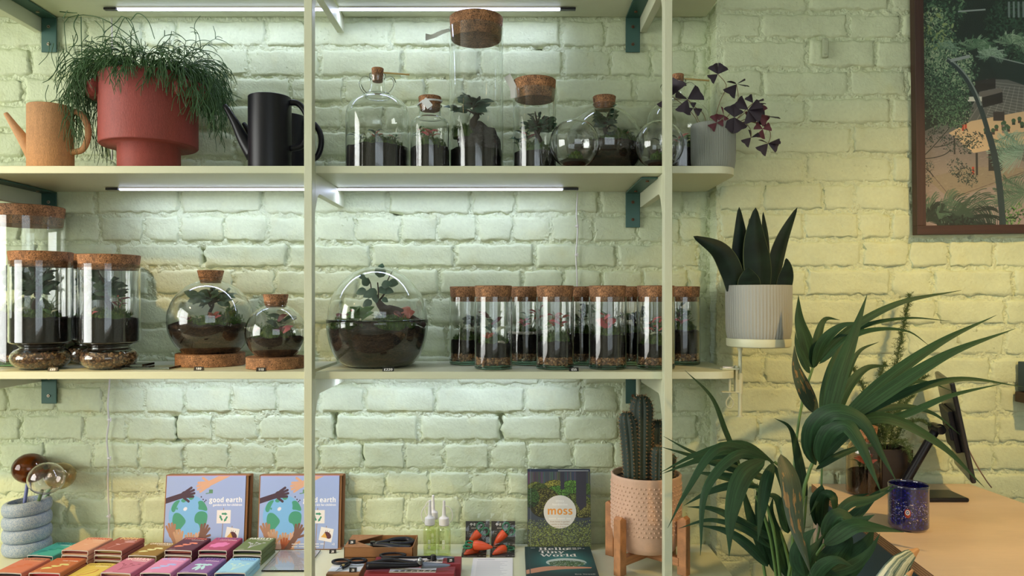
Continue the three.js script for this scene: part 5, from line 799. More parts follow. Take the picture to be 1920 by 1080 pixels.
{ // small kraft box with bonsai scissors
  const z0 = 0.2005, d = 0.095, w = 0.075, h = 0.024, zc = z0 + d / 2, x = -0.3835, t = thing('kraft_box', 'small brown cardboard box with a white label under the bonsai scissors', 'box', [x, TABLE + 0.0004, zc], null, -0.02);
  part(t, 'carton', box(w, h, d, 0, h / 2, 0, 0.0008), M.kraft); part(t, 'paper_label', box(w * 0.98, 0.0008, d * 0.52, -0.0005, h + 0.0005, 0.006, 0.0002), M.paper);
  const k = thing('bonsai_scissors', 'black bonsai scissors with two round handles on the small brown box', 'scissors', [x, TABLE + h + 0.005, zc]);
  part(k, 'handle', merge([handleLoop(-0.018, -0.020, 0.021, 0.014, 0.001, 0.0032), tube([V3(-0.002, 0.001, -0.012), V3(0.004, 0.002, 0.004), V3(-0.006, 0.001, 0.022)], 0.0034, 10, 8)]), M.black); part(k, 'handle', merge([handleLoop(0.020, -0.020, 0.020, 0.014, 0.003, 0.0032), tube([V3(0.004, 0.003, -0.012), V3(-0.002, 0.004, 0.004), V3(-0.010, 0.003, 0.020)], 0.0034, 10, 8)]), M.black);
  part(k, 'blade', tube([V3(-0.006, 0.002, 0.014), V3(-0.013, 0.001, 0.028), V3(-0.019, -0.001, 0.040)], (q) => 0.0034 * (1 - q) + 0.0003, 8, 6), M.steel); part(k, 'pivot', cyl(0.0036, 0.0036, 0.006, -0.006, 0.004, 0.017, 12), M.gold);
  priceTag('28', 662, 1077, TABLE + h + 0.0008, 0.2795, 'black tag reading 28 on the small brown box');
}
function shearBox(label, toolLabel, x, zc, h, w, d, kind) {
  const t = thing('maroon_box', label, 'box', [x, TABLE + 0.0004, zc], 'maroon shear boxes', 0.015);
  part(t, 'carton', box(w, h, d, 0, h / 2, 0, 0.001), M.maroon);
  part(t, 'paper_label', new THREE.PlaneGeometry(w * 0.52, d * 0.66).rotateX(-Math.PI / 2).translate(0.006, h + 0.0004, 0.002), std(0xffffff, 0.7, { map: canvasTex(256, 96, (g, W, H) => { g.fillStyle = '#d9d2cc'; g.fillRect(0, 0, W, H); g.strokeStyle = '#26282a'; g.lineWidth = 7; const r = rng(x * 999 + 77); for (let i = 0; i < 7; i++) { const a = 24 + i * 34; g.beginPath(); g.moveTo(a, 70 + r() * 10); g.quadraticCurveTo(a + 14, 30 + r() * 20, a + 26, 44 + r() * 20); g.stroke(); g.beginPath(); g.ellipse(a + 16, 66, 9, 5, 0.4, 0, 7); g.stroke(); } }) }));
  const k = thing('garden_shears', toolLabel, 'shears', [x, TABLE + h + 0.001, zc], 'black garden shears', 0.02);
  if (kind === 'slim') { part(k, 'handle', merge([tube([V3(-0.085, 0.006, 0.006), V3(-0.055, 0.010, 0.010), V3(-0.01, 0.008, 0.006), V3(0.035, 0.008, 0.002)], 0.0030, 16, 8), handleLoop(-0.060, -0.006, 0.030, 0.013, 0.010, 0.0028)]), M.black); part(k, 'pivot', merge([cyl(0.009, 0.006, 0.010, 0.036, 0.007, 0.001, 8), box(0.016, 0.006, 0.012, 0.030, 0.006, 0.001, 0.002)]), M.black); part(k, 'blade', blade([V3(0.04, 0.007, 0), V3(0.065, 0.0075, 0), V3(0.088, 0.006, 0.002)], (q) => 0.0055 * Math.pow(1 - q, 0.5) + 0.0004, V3(0, 1, 0.3), 0.15, 10, 2), std(lin(0.12, 0.14, 0.15), 0.3, { metalness: 0.7, ...two })); }
  else { part(k, 'handle', tube([V3(-0.098, 0.012, 0.006), V3(-0.06, 0.014, 0.010), V3(-0.02, 0.013, 0.008), V3(0.02, 0.012, 0.002)], (q) => 0.0095 * (1 - 0.45 * q), 18, 10), M.black); part(k, 'handle', tube([V3(-0.092, 0.010, -0.014), V3(-0.05, 0.016, -0.018), V3(-0.01, 0.014, -0.010), V3(0.024, 0.012, -0.002)], (q) => 0.0055, 18, 8), M.black); part(k, 'pivot', merge([cyl(0.0065, 0.0065, 0.009, 0.022, 0.018, 0, 16), new THREE.SphereGeometry(0.006, 12, 8).translate(0.022, 0.022, 0)]), M.steel); part(k, 'blade', blade([V3(0.026, 0.012, 0.001), V3(0.06, 0.012, 0.004), V3(0.092, 0.011, 0.002)], (q) => 0.0105 * Math.pow(1 - q, 0.42) + 0.0005, V3(0, 1, 0.45), 0.12, 12, 3), std(lin(0.10, 0.11, 0.11), 0.35, { metalness: 0.6, ...two })); }
}
shearBox('maroon cardboard box at the back, under the slim shears', 'slim black shears with a wire loop handle on the rear maroon box', -0.2225, 0.2205, 0.030, 0.204, 0.052, 'slim');
shearBox('maroon cardboard box at the front, under the thick-handled shears', 'thick-handled black shears with broad blade on the front maroon box', -0.2330, 0.2760, 0.0265, 0.204, 0.046, 'fat');
priceTag('29', 845, 1051, TABLE + 0.0308, 0.232, 'black tag reading 29 on the rear maroon box');
// dropper bottles
M.greenSheet = glassOf(0.965, 0.985, 0.90, 0.03);
M.liquid = new THREE.MeshPhysicalMaterial({ color: 0xffffff, roughness: 0.02, transmission: 1, thickness: 0.02, ior: 1.4, attenuationColor: lin(0.80, 0.88, 0.50), attenuationDistance: 0.05 });
for (const [px, z, label] of [[806, 0.097, 'front left dropper bottle with white nozzle and pale green liquid'], [832.5, 0.100, 'front right dropper bottle with white nozzle and pale green liquid'], [812, 0.046, 'rear dropper bottle with white nozzle behind the left one']]) {
  const t = thing('dropper_bottle', label, 'bottle', [(px - 960) / sc(z), TABLE + 0.0004, z], 'dropper bottles with white nozzles'), R = 0.0172;
  part(t, 'glass_body', shell([[0, 0.0003], [R - 0.003, 0.0003], [R, 0.003], [R, 0.066], [R - 0.003, 0.072], [0.0105, 0.076], [0.0098, 0.080]], 0.0008, 40), M.greenSheet);
  part(t, 'liquid', lathe([[0, 0.0022], [R - 0.0045, 0.0022], [R - 0.0017, 0.0045], [R - 0.0017, 0.022], [0, 0.022]], 36), M.greenSheet);
  part(t, 'label_print', new THREE.CylinderGeometry(R + 0.0003, R + 0.0003, 0.026, 20, 1, true, -0.32, 0.64).translate(0, 0.033, 0), std(0xffffff, 0.6, { transparent: true, map: canvasTex(96, 128, (g) => { g.clearRect(0, 0, 96, 128); g.strokeStyle = 'rgba(240,244,232,0.95)'; g.lineWidth = 7; for (const y of [14, 78]) { g.strokeRect(26, y, 44, 40); g.beginPath(); g.moveTo(48, y); g.lineTo(48, y + 40); g.moveTo(26, y + 20); g.lineTo(70, y + 20); g.stroke(); } }), side: THREE.DoubleSide }));
  part(t, 'cap', uvs(lathe([[0, 0.077], [0.0125, 0.077], [0.0128, 0.079], [0.0128, 0.094], [0.011, 0.0965], [0.006, 0.099], [0.0048, 0.104], [0.0040, 0.122], [0.0035, 0.123], [0.0033, 0.137], [0.002, 0.139], [0, 0.139]], 32), 1, 1), M.white);
  const sd = px < 820 ? -1 : 1; part(t, 'cap_strap', tube([V3(0, 0.126, 0.003), V3(sd * 0.012, 0.123, 0), V3(sd * 0.021, 0.108, 0), V3(sd * 0.019, 0.090, 0), V3(sd * 0.012, 0.082, 0.002)], 0.0009, 20, 6), M.white);
}
// carrot-shaped scissors
M.carrot = std(lin(0.62, 0.075, 0.018), 0.4); M.carrotGreen = std(lin(0.012, 0.16, 0.075), 0.4);
const kana = { ya: ['M15,45C40,25 85,20 85,42C85,60 60,62 55,55', 'M50,12L60,25', 'M30,20L50,90'], sa: ['M15,35L80,25', 'M45,10L65,55C50,50 35,50 30,60C22,80 50,88 65,82'], i: ['M25,25C20,50 25,75 35,80L42,65', 'M65,30C75,40 80,55 78,65'], tsu: ['M25,55C50,42 78,45 75,62C73,78 55,82 40,82'], ko: ['M28,28C45,32 60,30 72,26', 'M25,65C30,82 60,84 78,78'], ni: ['M25,20C18,45 20,70 25,85', 'M50,32L80,30', 'M48,65C52,80 70,80 82,75'], n: ['M50,10L20,88C35,55 50,50 52,70C54,90 70,85 82,65'], ji: ['M35,12L33,65C35,88 60,85 78,65', 'M58,18L64,28', 'M72,14L78,24'] };
const packTex = canvasTex(256, 288, (g, W, H) => {
  g.fillStyle = '#2c2926'; g.fillRect(0, 0, W, H);
  const write = (list, x, y, s, col, lw) => { g.strokeStyle = col; g.lineCap = 'round'; list.forEach((c, i) => { g.save(); g.translate(x + i * s * 0.98, y); g.scale(s / 100, s / 100); g.lineWidth = lw; for (const d of kana[c]) g.stroke(new Path2D(d)); g.restore(); }); };
  write(['ya', 'sa', 'i', 'tsu', 'ko'], 42, 18, 36, '#f2f0ea', 13); write(['ni', 'n', 'ji', 'n'], 12, 92, 56, '#b9b7b0', 5);
  g.fillStyle = '#d8d4cc'; for (let i = 0; i < 12; i++) g.fillRect(62 + i * 11, 70, 7, 9); for (let i = 0; i < 16; i++) g.fillRect(20 + i * 9, 262, 6, 7); g.font = 'italic 30px serif'; g.fillText('3—m', 178, 258);
});
function carrotScissors(parent, ang, cx, cy, s, z) {   // carrot body down-left, green loops up-right, in the pack's own plane
  const c = Math.cos(ang), n = Math.sin(ang), P = (u, v, w = 0) => V3(cx + (u * c - v * n) * s, cy + (u * n + v * c) * s, z + w);
  part(parent, 'carrot_blade_cover', tube([P(-0.046, 0, 0), P(-0.03, 0.001, 0.001), P(-0.006, 0.001, 0.002), P(0.004, 0, 0.001)], (q) => s * (0.0020 + 0.0112 * Math.pow(Math.sin(Math.min(1, q * 1.02) * 1.75), 0.9)), 18, 12), M.carrot);
  for (const sd of [-1, 1]) { const pts = []; for (let i = 0; i <= 18; i++) { const a = (i / 18) * 6.283, rr = 0.0095 * (1 + 0.06 * Math.sin(a * 7)); pts.push(P(0.019 + rr * 1.15 * Math.cos(a), sd * 0.011 + rr * Math.sin(a), 0.0015)); } part(parent, 'leaf_handle', merge([tube(pts, 0.0025 * s, 36, 8), tube([P(0.003, 0, 0.001), P(0.008, sd * 0.004, 0.0015), P(0.012, sd * 0.006, 0.0015)], 0.0032 * s, 4, 7)]), M.carrotGreen); }
}
M.film = glassOf(0.96, 0.97, 0.95, 0.04);
function carrotPack(label, px, py, zb, lean, w = 0.062, h = 0.068, flat = false) {
  const p = at(px, py, zb), t = thing('carrot_scissors_pack', label, 'scissors pack', [p.x, TABLE + 0.0006, zb], 'carrot scissors packs'), inner = new THREE.Group();
  const g1 = box(w, h, 0.001, 0, h / 2, 0, 0.0002), sheet = part(t, 'backing_card', g1, M.dark), pr = part(t, 'printed_card', new THREE.PlaneGeometry(w, h).translate(0, h / 2, 0.0008), std(0xffffff, 0.6, { map: packTex }));
  const bagG = merge([new THREE.PlaneGeometry(w + 0.004, h + (flat ? 0.004 : 0.02), 6, 6).translate(0, (h + (flat ? 0 : 0.02)) / 2, 0.0095)]), bp = bagG.attributes.position; for (let i = 0; i < bp.count; i++) bp.setZ(i, bp.getZ(i) + 0.0022 * n3(bp.getX(i) * 60, bp.getY(i) * 60, px)); bagG.computeVertexNormals(); part(t, 'clear_bag', bagG, M.film);
  carrotScissors(t, 0.82, 0.003, 0.037, 0.86, 0.0045);
  if (flat) { t.rotation.x = -Math.PI / 2 + 0.04; t.position.z = zb + h / 2; } else t.rotation.x = lean;
}
carrotPack('left upright pack of carrot-shaped scissors against the wall', 895, 1020, 0.045, -0.22);
carrotPack('right upright pack of carrot-shaped scissors against the wall', 943.5, 1020, 0.045, -0.22);
carrotPack('left flat-lying pack of carrot scissors, beneath the loose pair', 889, 1035, 0.083, 0, 0.062, 0.060, true);
carrotPack('right flat-lying pack of carrot scissors on the counter', 942, 1035, 0.083, 0, 0.062, 0.060, true);
{ const t = thing('carrot_scissors', 'loose orange carrot-shaped scissors with green handles lying on a pack', 'scissors', [at(889, 1030, 0.095).x, TABLE + 0.0225, 0.092]); t.rotation.set(-Math.PI / 2 + 0.15, 0, 0); carrotScissors(t, Math.PI - 0.18, 0.004, 0, 0.95, 0); }
// ================================================================ BOOKS
const mossTex = canvasTex(512, 640, (g, W, H) => {
  const r = rng(61); g.fillStyle = '#3a424a'; g.fillRect(0, 0, W, H); for (let i = 0; i < 60; i++) { g.fillStyle = `rgba(${34 + r() * 80},${40 + r() * 74},${44 + r() * 66},0.6)`; g.fillRect(r() * W, 20, 3 + r() * 9, 120 + r() * 40); }
  const hump = (x, y, a, b, c) => { g.fillStyle = `rgb(${c.map((v) => Math.round(v * 0.42))})`; g.beginPath(); g.ellipse(x, y, a, b, 0, 0, 7); g.fill(); for (let i = 0; i < 620; i++) { const t = r() * 6.283, q = Math.sqrt(r()), px = x + Math.cos(t) * a * q, py = y + Math.sin(t) * b * q; if (py > y + b * 0.8) continue; const l = 1.0 + (r() - 0.5) * 0.8; if (py > y + b * 0.35 && r() < 0.7) continue; g.fillStyle = `rgb(${c.map((v) => Math.round(clamp(v * l)))})`; g.fillRect(px, py, 5 + r() * 5, 4 + r() * 4); } };
  for (const [x, y, a, b, c] of [[60, 140, 60, 40, [90, 100, 40]], [220, 130, 90, 46, [120, 120, 50]], [360, 130, 80, 44, [80, 120, 45]], [470, 160, 60, 50, [70, 95, 40]], [100, 170, 70, 60, [60, 75, 30]], [240, 180, 90, 50, [70, 110, 40]], [370, 190, 100, 60, [75, 115, 45]], [140, 270, 130, 120, [95, 95, 40]], [30, 230, 60, 80, [50, 80, 35]], [400, 270, 120, 80, [90, 105, 45]], [450, 330, 100, 60, [110, 110, 55]]]) hump(x, y, a, b, c);
  g.fillStyle = '#33323c'; g.fillRect(268, 20, 32, 140); g.beginPath(); g.moveTo(398, 15); g.lineTo(480, 15); g.lineTo(478, 290); g.lineTo(430, 330); g.lineTo(395, 270); g.fill();
  for (let i = 0; i < 5200; i++) { const y = 400 + r() * 240, x = r() * W; if (y < 430 + 30 * Math.sin(x / 60) && r() < 0.7) continue; const l = 0.4 + r() * 1.1; g.fillStyle = `rgb(${Math.round(102 * l)},${Math.round(113 * l)},${Math.round(60 * l)})`; g.fillRect(x, y, 3 + r() * 6, 3 + r() * 5); }
  g.fillStyle = '#1d2b40'; g.fillRect(0, 0, W, 16); g.fillStyle = '#c8c8c0'; g.fillRect(250, 9, 250, 4);
  g.fillStyle = '#d6d4ca'; g.beginPath(); g.arc(262, 340, 132, 0, 7); g.fill(); g.textAlign = 'center'; g.fillStyle = '#e0943a'; g.font = 'bold 84px sans-serif'; g.fillText('moss', 262, 362);
  g.fillStyle = '#ecebe4'; g.font = 'bold 24px sans-serif'; g.fillText('Ulrica', 262, 262); g.fillText('Nordström', 262, 290); g.fillStyle = '#e8e6dc'; for (let i = 0; i < 15; i++) if (i % 6 !== 5) g.fillRect(172 + i * 12, 388, 9, 12); g.fillStyle = '#9a7a52'; g.font = '16px sans-serif'; g.fillText('From forest to garden:', 262, 424); g.fillText('a guide to the hidden', 262, 444); g.fillText('world of moss', 262, 464);
  g.fillStyle = 'rgba(150,160,165,0.35)'; g.fillRect(20, 0, 7, H);
});
const tinyTex = canvasTex(512, 640, (g, W, H) => {
  const r = rng(62); g.fillStyle = '#16302f'; g.fillRect(0, 0, W, H); const gr = g.createRadialGradient(280, 330, 40, 280, 330, 300); gr.addColorStop(0, '#2f7a78'); gr.addColorStop(1, '#16302f'); g.fillStyle = gr; g.fillRect(0, 0, W, H);
  g.fillStyle = '#d2cfc6'; g.font = 'bold 78px serif'; g.save(); g.translate(105, 80); g.scale(1.12, 1); g.fillText('Hello', 0, 0); g.fillText('Tiny', 0, 74); g.fillText('World', 6, 150); g.restore(); g.font = 'bold 15px sans-serif'; g.fillText('BEST', 45, 40); g.font = '13px sans-serif'; [15, 17, 11].forEach((n, j) => { for (let i = 0; i < n; i++) if (i % 5 !== 4) g.fillRect(330 + i * 8, 26 + j * 18, 6, 9); });
  g.fillStyle = '#a8b8b0'; g.beginPath(); g.ellipse(300, 360, 150, 90, 0, 0, 7); g.fill(); for (let i = 0; i < 900; i++) { const t = r() * 6.283, q = Math.sqrt(r()), y = 380 + Math.sin(t) * 66 * q, l = 0.4 + r(); g.fillStyle = `rgb(${Math.round(62 * l)},${Math.round(92 * l)},${Math.round(52 * l)})`; g.fillRect(300 + Math.cos(t) * 138 * q, y, 8, 7); }
  g.fillStyle = '#b98468'; g.beginPath(); g.moveTo(0, 600); g.lineTo(0, 520); g.quadraticCurveTo(120, 430, 220, 440); g.lineTo(410, 450); g.lineTo(480, 462); g.lineTo(470, 482); g.lineTo(280, 500); g.quadraticCurveTo(160, 520, 90, 560); g.fill();
  g.fillStyle = '#c8c4ba'; g.font = 'bold 26px serif'; g.textAlign = 'right'; g.fillText('Ben Newell', 490, 610); g.fillStyle = 'rgba(40,60,62,0.8)'; g.fillRect(24, 0, 8, H);
});
function book(name, label, w, h, d, tex, p, rx, spine) {
  const t = thing(name, label, 'book', p, 'hardback books on the counter'); const pages = part(t, 'pages', box(w - 0.006, h - 0.006, d - 0.005, 0.002, h / 2, -d / 2, 0.0004), M.paper);
  part(t, 'cover', merge([box(w, h, 0.0024, 0, h / 2, -0.0012, 0.0006), box(w, h, 0.0024, 0, h / 2, -d + 0.0012, 0.0006), box(0.0026, h, d, -w / 2 + 0.0013, h / 2, -d / 2, 0.0006)]), spine);
  part(t, 'cover_print', new THREE.PlaneGeometry(w - 0.0006, h - 0.0006).translate(0, h / 2, 0.0003), std(0xffffff, 0.62, { map: tex })); t.rotation.x = rx; return t;
}
book('hardback_book', 'upright hardback with a mossy forest cover and round pale title patch', 0.164, 0.203, 0.016, mossTex, [(1049 - 960) / sc(0.06), TABLE + 0.0022, 0.062], -0.15, std(lin(0.03, 0.045, 0.06), 0.5));
book('hardback_book', 'dark teal hardback lying flat, its cover showing a hand holding a glass terrarium', 0.166, 0.205, 0.018, tinyTex, [(1050 - 960) / sc(0.19), TABLE + 0.0184, 0.2915], -Math.PI / 2 + 0.0001, std(lin(0.012, 0.035, 0.035), 0.5));
// ================================================================ CACTUS
{
  const cx = 0.3275, zc = 0.163, ly = TABLE + 0.0004;
  M.bamboo = std(0xffffff, 0.55, { map: woodGrain([176, 122, 78], 0.14, 2, 0.2) });
  const st = thing('wooden_plant_stand', 'four-legged wooden stand holding the dotted cactus pot', 'plant stand', [cx, ly, zc]);
  for (const [dx, dz] of [[-0.071, 0.068], [0.073, 0.066], [-0.073, -0.066], [0.071, -0.068]]) {
    const a = Math.atan2(dx, dz), s = new THREE.Shape(); s.moveTo(-0.012, 0); s.lineTo(0.012, 0); s.lineTo(0.012, 0.128); s.lineTo(-0.004, 0.138); s.lineTo(-0.012, 0.132); s.lineTo(-0.012, 0);
    const g = new THREE.ExtrudeGeometry(s, { depth: 0.018, bevelEnabled: true, bevelThickness: 0.001, bevelSize: 0.001, bevelOffset: -0.001, bevelSegments: 1 }).translate(0, 0, -0.009).rotateY(a + Math.PI / 2 + (dx * dz < 0 ? 0 : 0)); const l = part(st, 'leg', g, M.bamboo, [dx * 1.04, 0, dz * 1.04]); const u = l.geometry.attributes.uv; for (let i = 0; i < u.count; i++) u.setXY(i, u.getX(i) * 9, u.getY(i) * 9);
  }
  for (const k of [1, -1]) { const a = Math.atan2(0.071 * k, 0.068); part(st, 'crossbar', box(0.018, 0.020, 0.190, 0, 0.030 + (k > 0 ? 0 : 0.0004), 0, 0.001).rotateY(a), M.bamboo); }
  const t = thing('potted_cactus', 'ribbed column cactus in a pink dotted pot on the wooden stand', 'potted plant', [cx, ly + 0.0412, zc]), R = 0.0845, H = 0.183;
  M.pinkPot = std(0xffffff, 0.5, { map: speckle([214, 174, 146], 0.12) });
  const prof = [[0, 0.0005], [0.062, 0.0005], [0.070, 0.004], [R - 0.006, 0.02], [R - 0.001, 0.05], [R, 0.08], [R, H - 0.006], [R + 0.001, H - 0.002], [R - 0.001, H], [R - 0.004, H], [R - 0.006, H - 0.003], [R - 0.006, H - 0.02], [0, H - 0.022]], dots = [];
  const g = lathe(prof, 72); part(t, 'dotted_pot', uvs(g, 4, 3), M.pinkPot);
  const dot = new THREE.SphereGeometry(0.0027, 7, 4, 0, 6.283, 0, Math.PI / 2); for (let j = 0; j < 12; j++) for (let i = 0; i < 48; i++) { const a = ((i + (j % 2) * 0.5) / 48) * 6.283, y = 0.050 + j * 0.0102, rr = y < 0.08 ? R - 0.001 * (0.08 - y) / 0.03 : R, q = dot.clone().rotateX(Math.PI / 2).rotateY(a).translate(Math.sin(a) * (rr - 0.0004), y, Math.cos(a) * (rr - 0.0004)); dots.push(q); }
  part(t, 'raised_dots', merge(dots), M.pinkPot, null, 'stuff');
  part(t, 'soil', uvs(lathe([[R - 0.007, H - 0.02], [R - 0.008, H - 0.014], [0, H - 0.010]], 40), 2, 1), M.soil);
  M.cactus = std(lin(0.032, 0.050, 0.036), 0.65); M.spine = std(lin(0.33, 0.19, 0.08), 0.6);
  const column = (x0, z0, x1, z1, h, r0, ribs, seed) => {
    const r = rng(seed), pos = [], idx = [], N = 26, A = ribs * 6, b = H - 0.014;
    const ax = (v) => [x0 + (x1 - x0) * v * v, b + h * v, z0 + (z1 - z0) * v * v], rad = (v) => r0 * (v < 0.8 ? 0.86 + 0.14 * (v / 0.8) : Math.sqrt(Math.max(0, 1 - Math.pow((v - 0.8) / 0.2, 2.2)))) + 0.0004;
    for (let i = 0; i <= N; i++) { const v = i < N * 0.7 ? (i / (N * 0.7)) * 0.8 : 0.8 + 0.2 * ((i - N * 0.7) / (N * 0.3)), [x, y, z] = ax(v), q = rad(v); for (let j = 0; j <= A; j++) { const a = (j / A) * 6.283, k = q * (0.80 + 0.20 * Math.pow(Math.abs(Math.cos(a * ribs / 2)), 0.8)); pos.push(x + Math.cos(a) * k, y, z + Math.sin(a) * k); } }
    for (let i = 0; i < N; i++) for (let j = 0; j < A; j++) { const a = i * (A + 1) + j, c = a + A + 1; idx.push(a, c, a + 1, c, c + 1, a + 1); }
    const g = new THREE.BufferGeometry(); g.setAttribute('position', new THREE.Float32BufferAttribute(pos, 3)); g.setIndex(idx); g.computeVertexNormals();
    const m = part(t, 'cactus_column', g, M.cactus), sp = [];
    for (let k = 0; k < ribs; k++) { const a = (k / ribs) * 6.283 * 1, n = Math.round(h / 0.0085); for (let i = 1; i <= n; i++) { const v = Math.min(0.99, i / n), [x, y, z] = ax(v), q = rad(v), p = V3(x + Math.cos(a) * q, y, z + Math.sin(a) * q); sp.push(new THREE.IcosahedronGeometry(0.0014, 0).translate(p.x, p.y, p.z)); for (let s = 0; s < 4; s++) { const d = V3(Math.cos(a) + (r() - 0.5) * 1.3, (r() - 0.4) * 1.2 + (v > 0.9 ? 0.8 : 0), Math.sin(a) + (r() - 0.5) * 1.3).normalize().multiplyScalar(0.005 + r() * 0.005), e = V3(d.y, -d.x, d.z * 0.3).normalize().multiplyScalar(0.0003); const tg = new THREE.BufferGeometry(); tg.setAttribute('position', new THREE.Float32BufferAttribute([p.x - e.x, p.y - e.y, p.z - e.z, p.x + e.x, p.y + e.y, p.z + e.z, p.x + d.x, p.y + d.y, p.z + d.z], 3)); tg.computeVertexNormals(); sp.push(tg); } } }
    part(m, 'spines', merge(sp), std(lin(0.33, 0.19, 0.08), 0.6, two), null, 'stuff');
  };
  column(-0.012, 0.0, -0.012, 0.005, 0.205, 0.0285, 10, 71); column(-0.038, 0.012, -0.050, 0.012, 0.165, 0.0225, 9, 72); column(0.024, 0.026, 0.026, 0.030, 0.085, 0.018, 9, 73); column(0.028, -0.018, 0.032, -0.02, 0.140, 0.024, 9, 74); column(0.055, 0.006, 0.060, 0.008, 0.06, 0.014, 8, 75);
}

// ================================================================ FRAMED PICTURE
{
  const zf = STEP_Z + 0.034, x0 = (1716.5 - 960) / sc(zf), yb = EYE + (HORIZON - 437) / sc(zf), w = 0.62, h = 0.86, fw = 0.0225;
  const t = thing('framed_picture', 'dark wood framed photograph of a leafy courtyard at top right', 'picture', [x0 + w / 2, yb + h / 2, STEP_Z + 0.010]); t.rotation.z = 0.012;
  M.frameWood = std(0xffffff, 0.5, { map: woodGrain([58, 35, 27], 0.4, 1, 2) });
  part(t, 'frame_rail', box(w, fw, 0.024, 0, -h / 2 + fw / 2, 0.012, 0.001), M.frameWood); part(t, 'frame_rail', box(w, fw, 0.024, 0, h / 2 - fw / 2, 0.012, 0.001), M.frameWood);
  const stile = box(fw, h - 2 * fw, 0.024, 0, 0, 0, 0.001); { const u = stile.attributes.uv; for (let i = 0; i < u.count; i++) u.setXY(i, u.getY(i), u.getX(i)); }
  part(t, 'frame_stile', stile, M.frameWood, [-w / 2 + fw / 2, 0, 0.012]); part(t, 'frame_stile', stile, M.frameWood, [w / 2 - fw / 2, 0, 0.012]);
  part(t, 'backing_board', box(w - 0.01, h - 0.01, 0.006, 0, 0, 0.004, 0.0005), M.dark);
  const pw = w - 2 * fw, ph = h - 2 * fw, K = 1900;               // print resolution in pixels per metre
  const tex = canvasTex(Math.round(pw * K), Math.round(ph * K), (g, W, H) => {
    const r = rng(91), k = K / sc(zf), X = (px) => (px - 1736) * k, Y = (py) => H - (412 - py) * k;
    g.fillStyle = '#1c2a26'; g.fillRect(0, 0, W, H);
    const leafSpray = (x, y, s, n, cols, sq = 1) => { for (let i = 0; i < n * 2.2; i++) { const a = r() * 6.283, q = Math.sqrt(r()), l = s * (0.05 + r() * 0.09); g.fillStyle = cols[Math.floor(r() * cols.length)]; g.save(); g.translate(X(x) + Math.cos(a) * q * s * k, Y(y) + Math.sin(a) * q * s * k * sq); g.rotate(r() * 6.283); g.beginPath(); g.ellipse(0, 0, l * k, l * k * 0.42, 0, 0, 7); g.fill(); g.restore(); } };
    const deep = ['#16231f', '#22382c', '#2b4636', '#1a2b27', '#31503c'], mid = ['#2f4f3a', '#47684c', '#5d7c5c', '#22382e', '#1b2c26'], pale = ['#6e8a6c', '#8aa080', '#4d6c52', '#a2b08e'];
    for (let i = 0; i < 26; i++) leafSpray(1740 + r() * 300, -330 + r() * 420, 40, 120, i % 4 ? deep : mid);
    // courtyard paving and ground
    g.fillStyle = '#5f605c'; g.beginPath(); g.moveTo(X(1860), Y(135)); g.lineTo(X(2200), Y(150)); g.lineTo(X(2200), Y(420)); g.lineTo(X(1736), Y(420)); g.lineTo(X(1736), Y(235)); g.lineTo(X(1830), Y(190)); g.fill();
    g.strokeStyle = 'rgba(190,188,180,0.35)'; g.lineWidth = 1.2 * k; for (let i = 0; i < 24; i++) { g.beginPath(); g.moveTo(X(1850 + i * 9), Y(150)); g.lineTo(X(1780 + i * 16), Y(235)); g.stroke(); g.beginPath(); g.moveTo(X(1860), Y(140 + i * 5)); g.lineTo(X(2100), Y(170 + i * 8)); g.stroke(); }
    const gr = g.createLinearGradient(0, Y(240), 0, Y(412)); gr.addColorStop(0, '#746c6a'); gr.addColorStop(0.4, '#918378'); gr.addColorStop(1, '#9c8b8c'); g.fillStyle = gr; g.beginPath(); g.moveTo(X(1736), Y(240)); g.lineTo(X(1800), Y(235)); g.lineTo(X(1950), Y(300)); g.lineTo(X(2200), Y(300)); g.lineTo(X(2200), Y(420)); g.lineTo(X(1736), Y(420)); g.fill();
    g.fillStyle = '#8d806d'; g.beginPath(); g.moveTo(X(1745), Y(320)); g.lineTo(X(1830), Y(300)); g.lineTo(X(1960), Y(305)); g.lineTo(X(1790), Y(362)); g.fill(); g.strokeStyle = '#6a5a54'; g.lineWidth = 1.4 * k; g.beginPath(); g.moveTo(X(1770), Y(366)); g.lineTo(X(1960), Y(300)); g.stroke(); g.beginPath(); g.moveTo(X(1745), Y(300)); g.lineTo(X(1785), Y(350)); g.stroke();
    for (let i = 0; i < 1500; i++) { g.fillStyle = r() < 0.5 ? 'rgba(70,60,60,0.10)' : 'rgba(220,205,195,0.10)'; g.fillRect(r() * W, Y(250) + r() * (H - Y(250)), 3 + r() * 14, 2 + r() * 4); }
    // planter walls, bench, bridge rail
    g.fillStyle = '#2a2726'; g.beginPath(); g.moveTo(X(1836), Y(140)); g.lineTo(X(1877), Y(133)); g.lineTo(X(1877), Y(153)); g.lineTo(X(1840), Y(160)); g.fill(); g.fillStyle = '#6c6660'; g.beginPath(); g.moveTo(X(1845), Y(160)); g.lineTo(X(1885), Y(152)); g.lineTo(X(1890), Y(160)); g.lineTo(X(1850), Y(170)); g.fill(); g.fillStyle = '#262322'; g.beginPath(); g.moveTo(X(1850), Y(170)); g.lineTo(X(1890), Y(160)); g.lineTo(X(1890), Y(180)); g.lineTo(X(1853), Y(189)); g.fill();
    g.fillStyle = '#20302c'; g.beginPath(); g.moveTo(X(1862), Y(92)); g.lineTo(X(2200), Y(170)); g.lineTo(X(2200), Y(240)); g.lineTo(X(1880), Y(130)); g.fill(); g.strokeStyle = '#8a968f'; g.lineWidth = 2.2 * k; g.beginPath(); g.moveTo(X(1862), Y(90)); g.lineTo(X(2000), Y(125)); g.stroke();
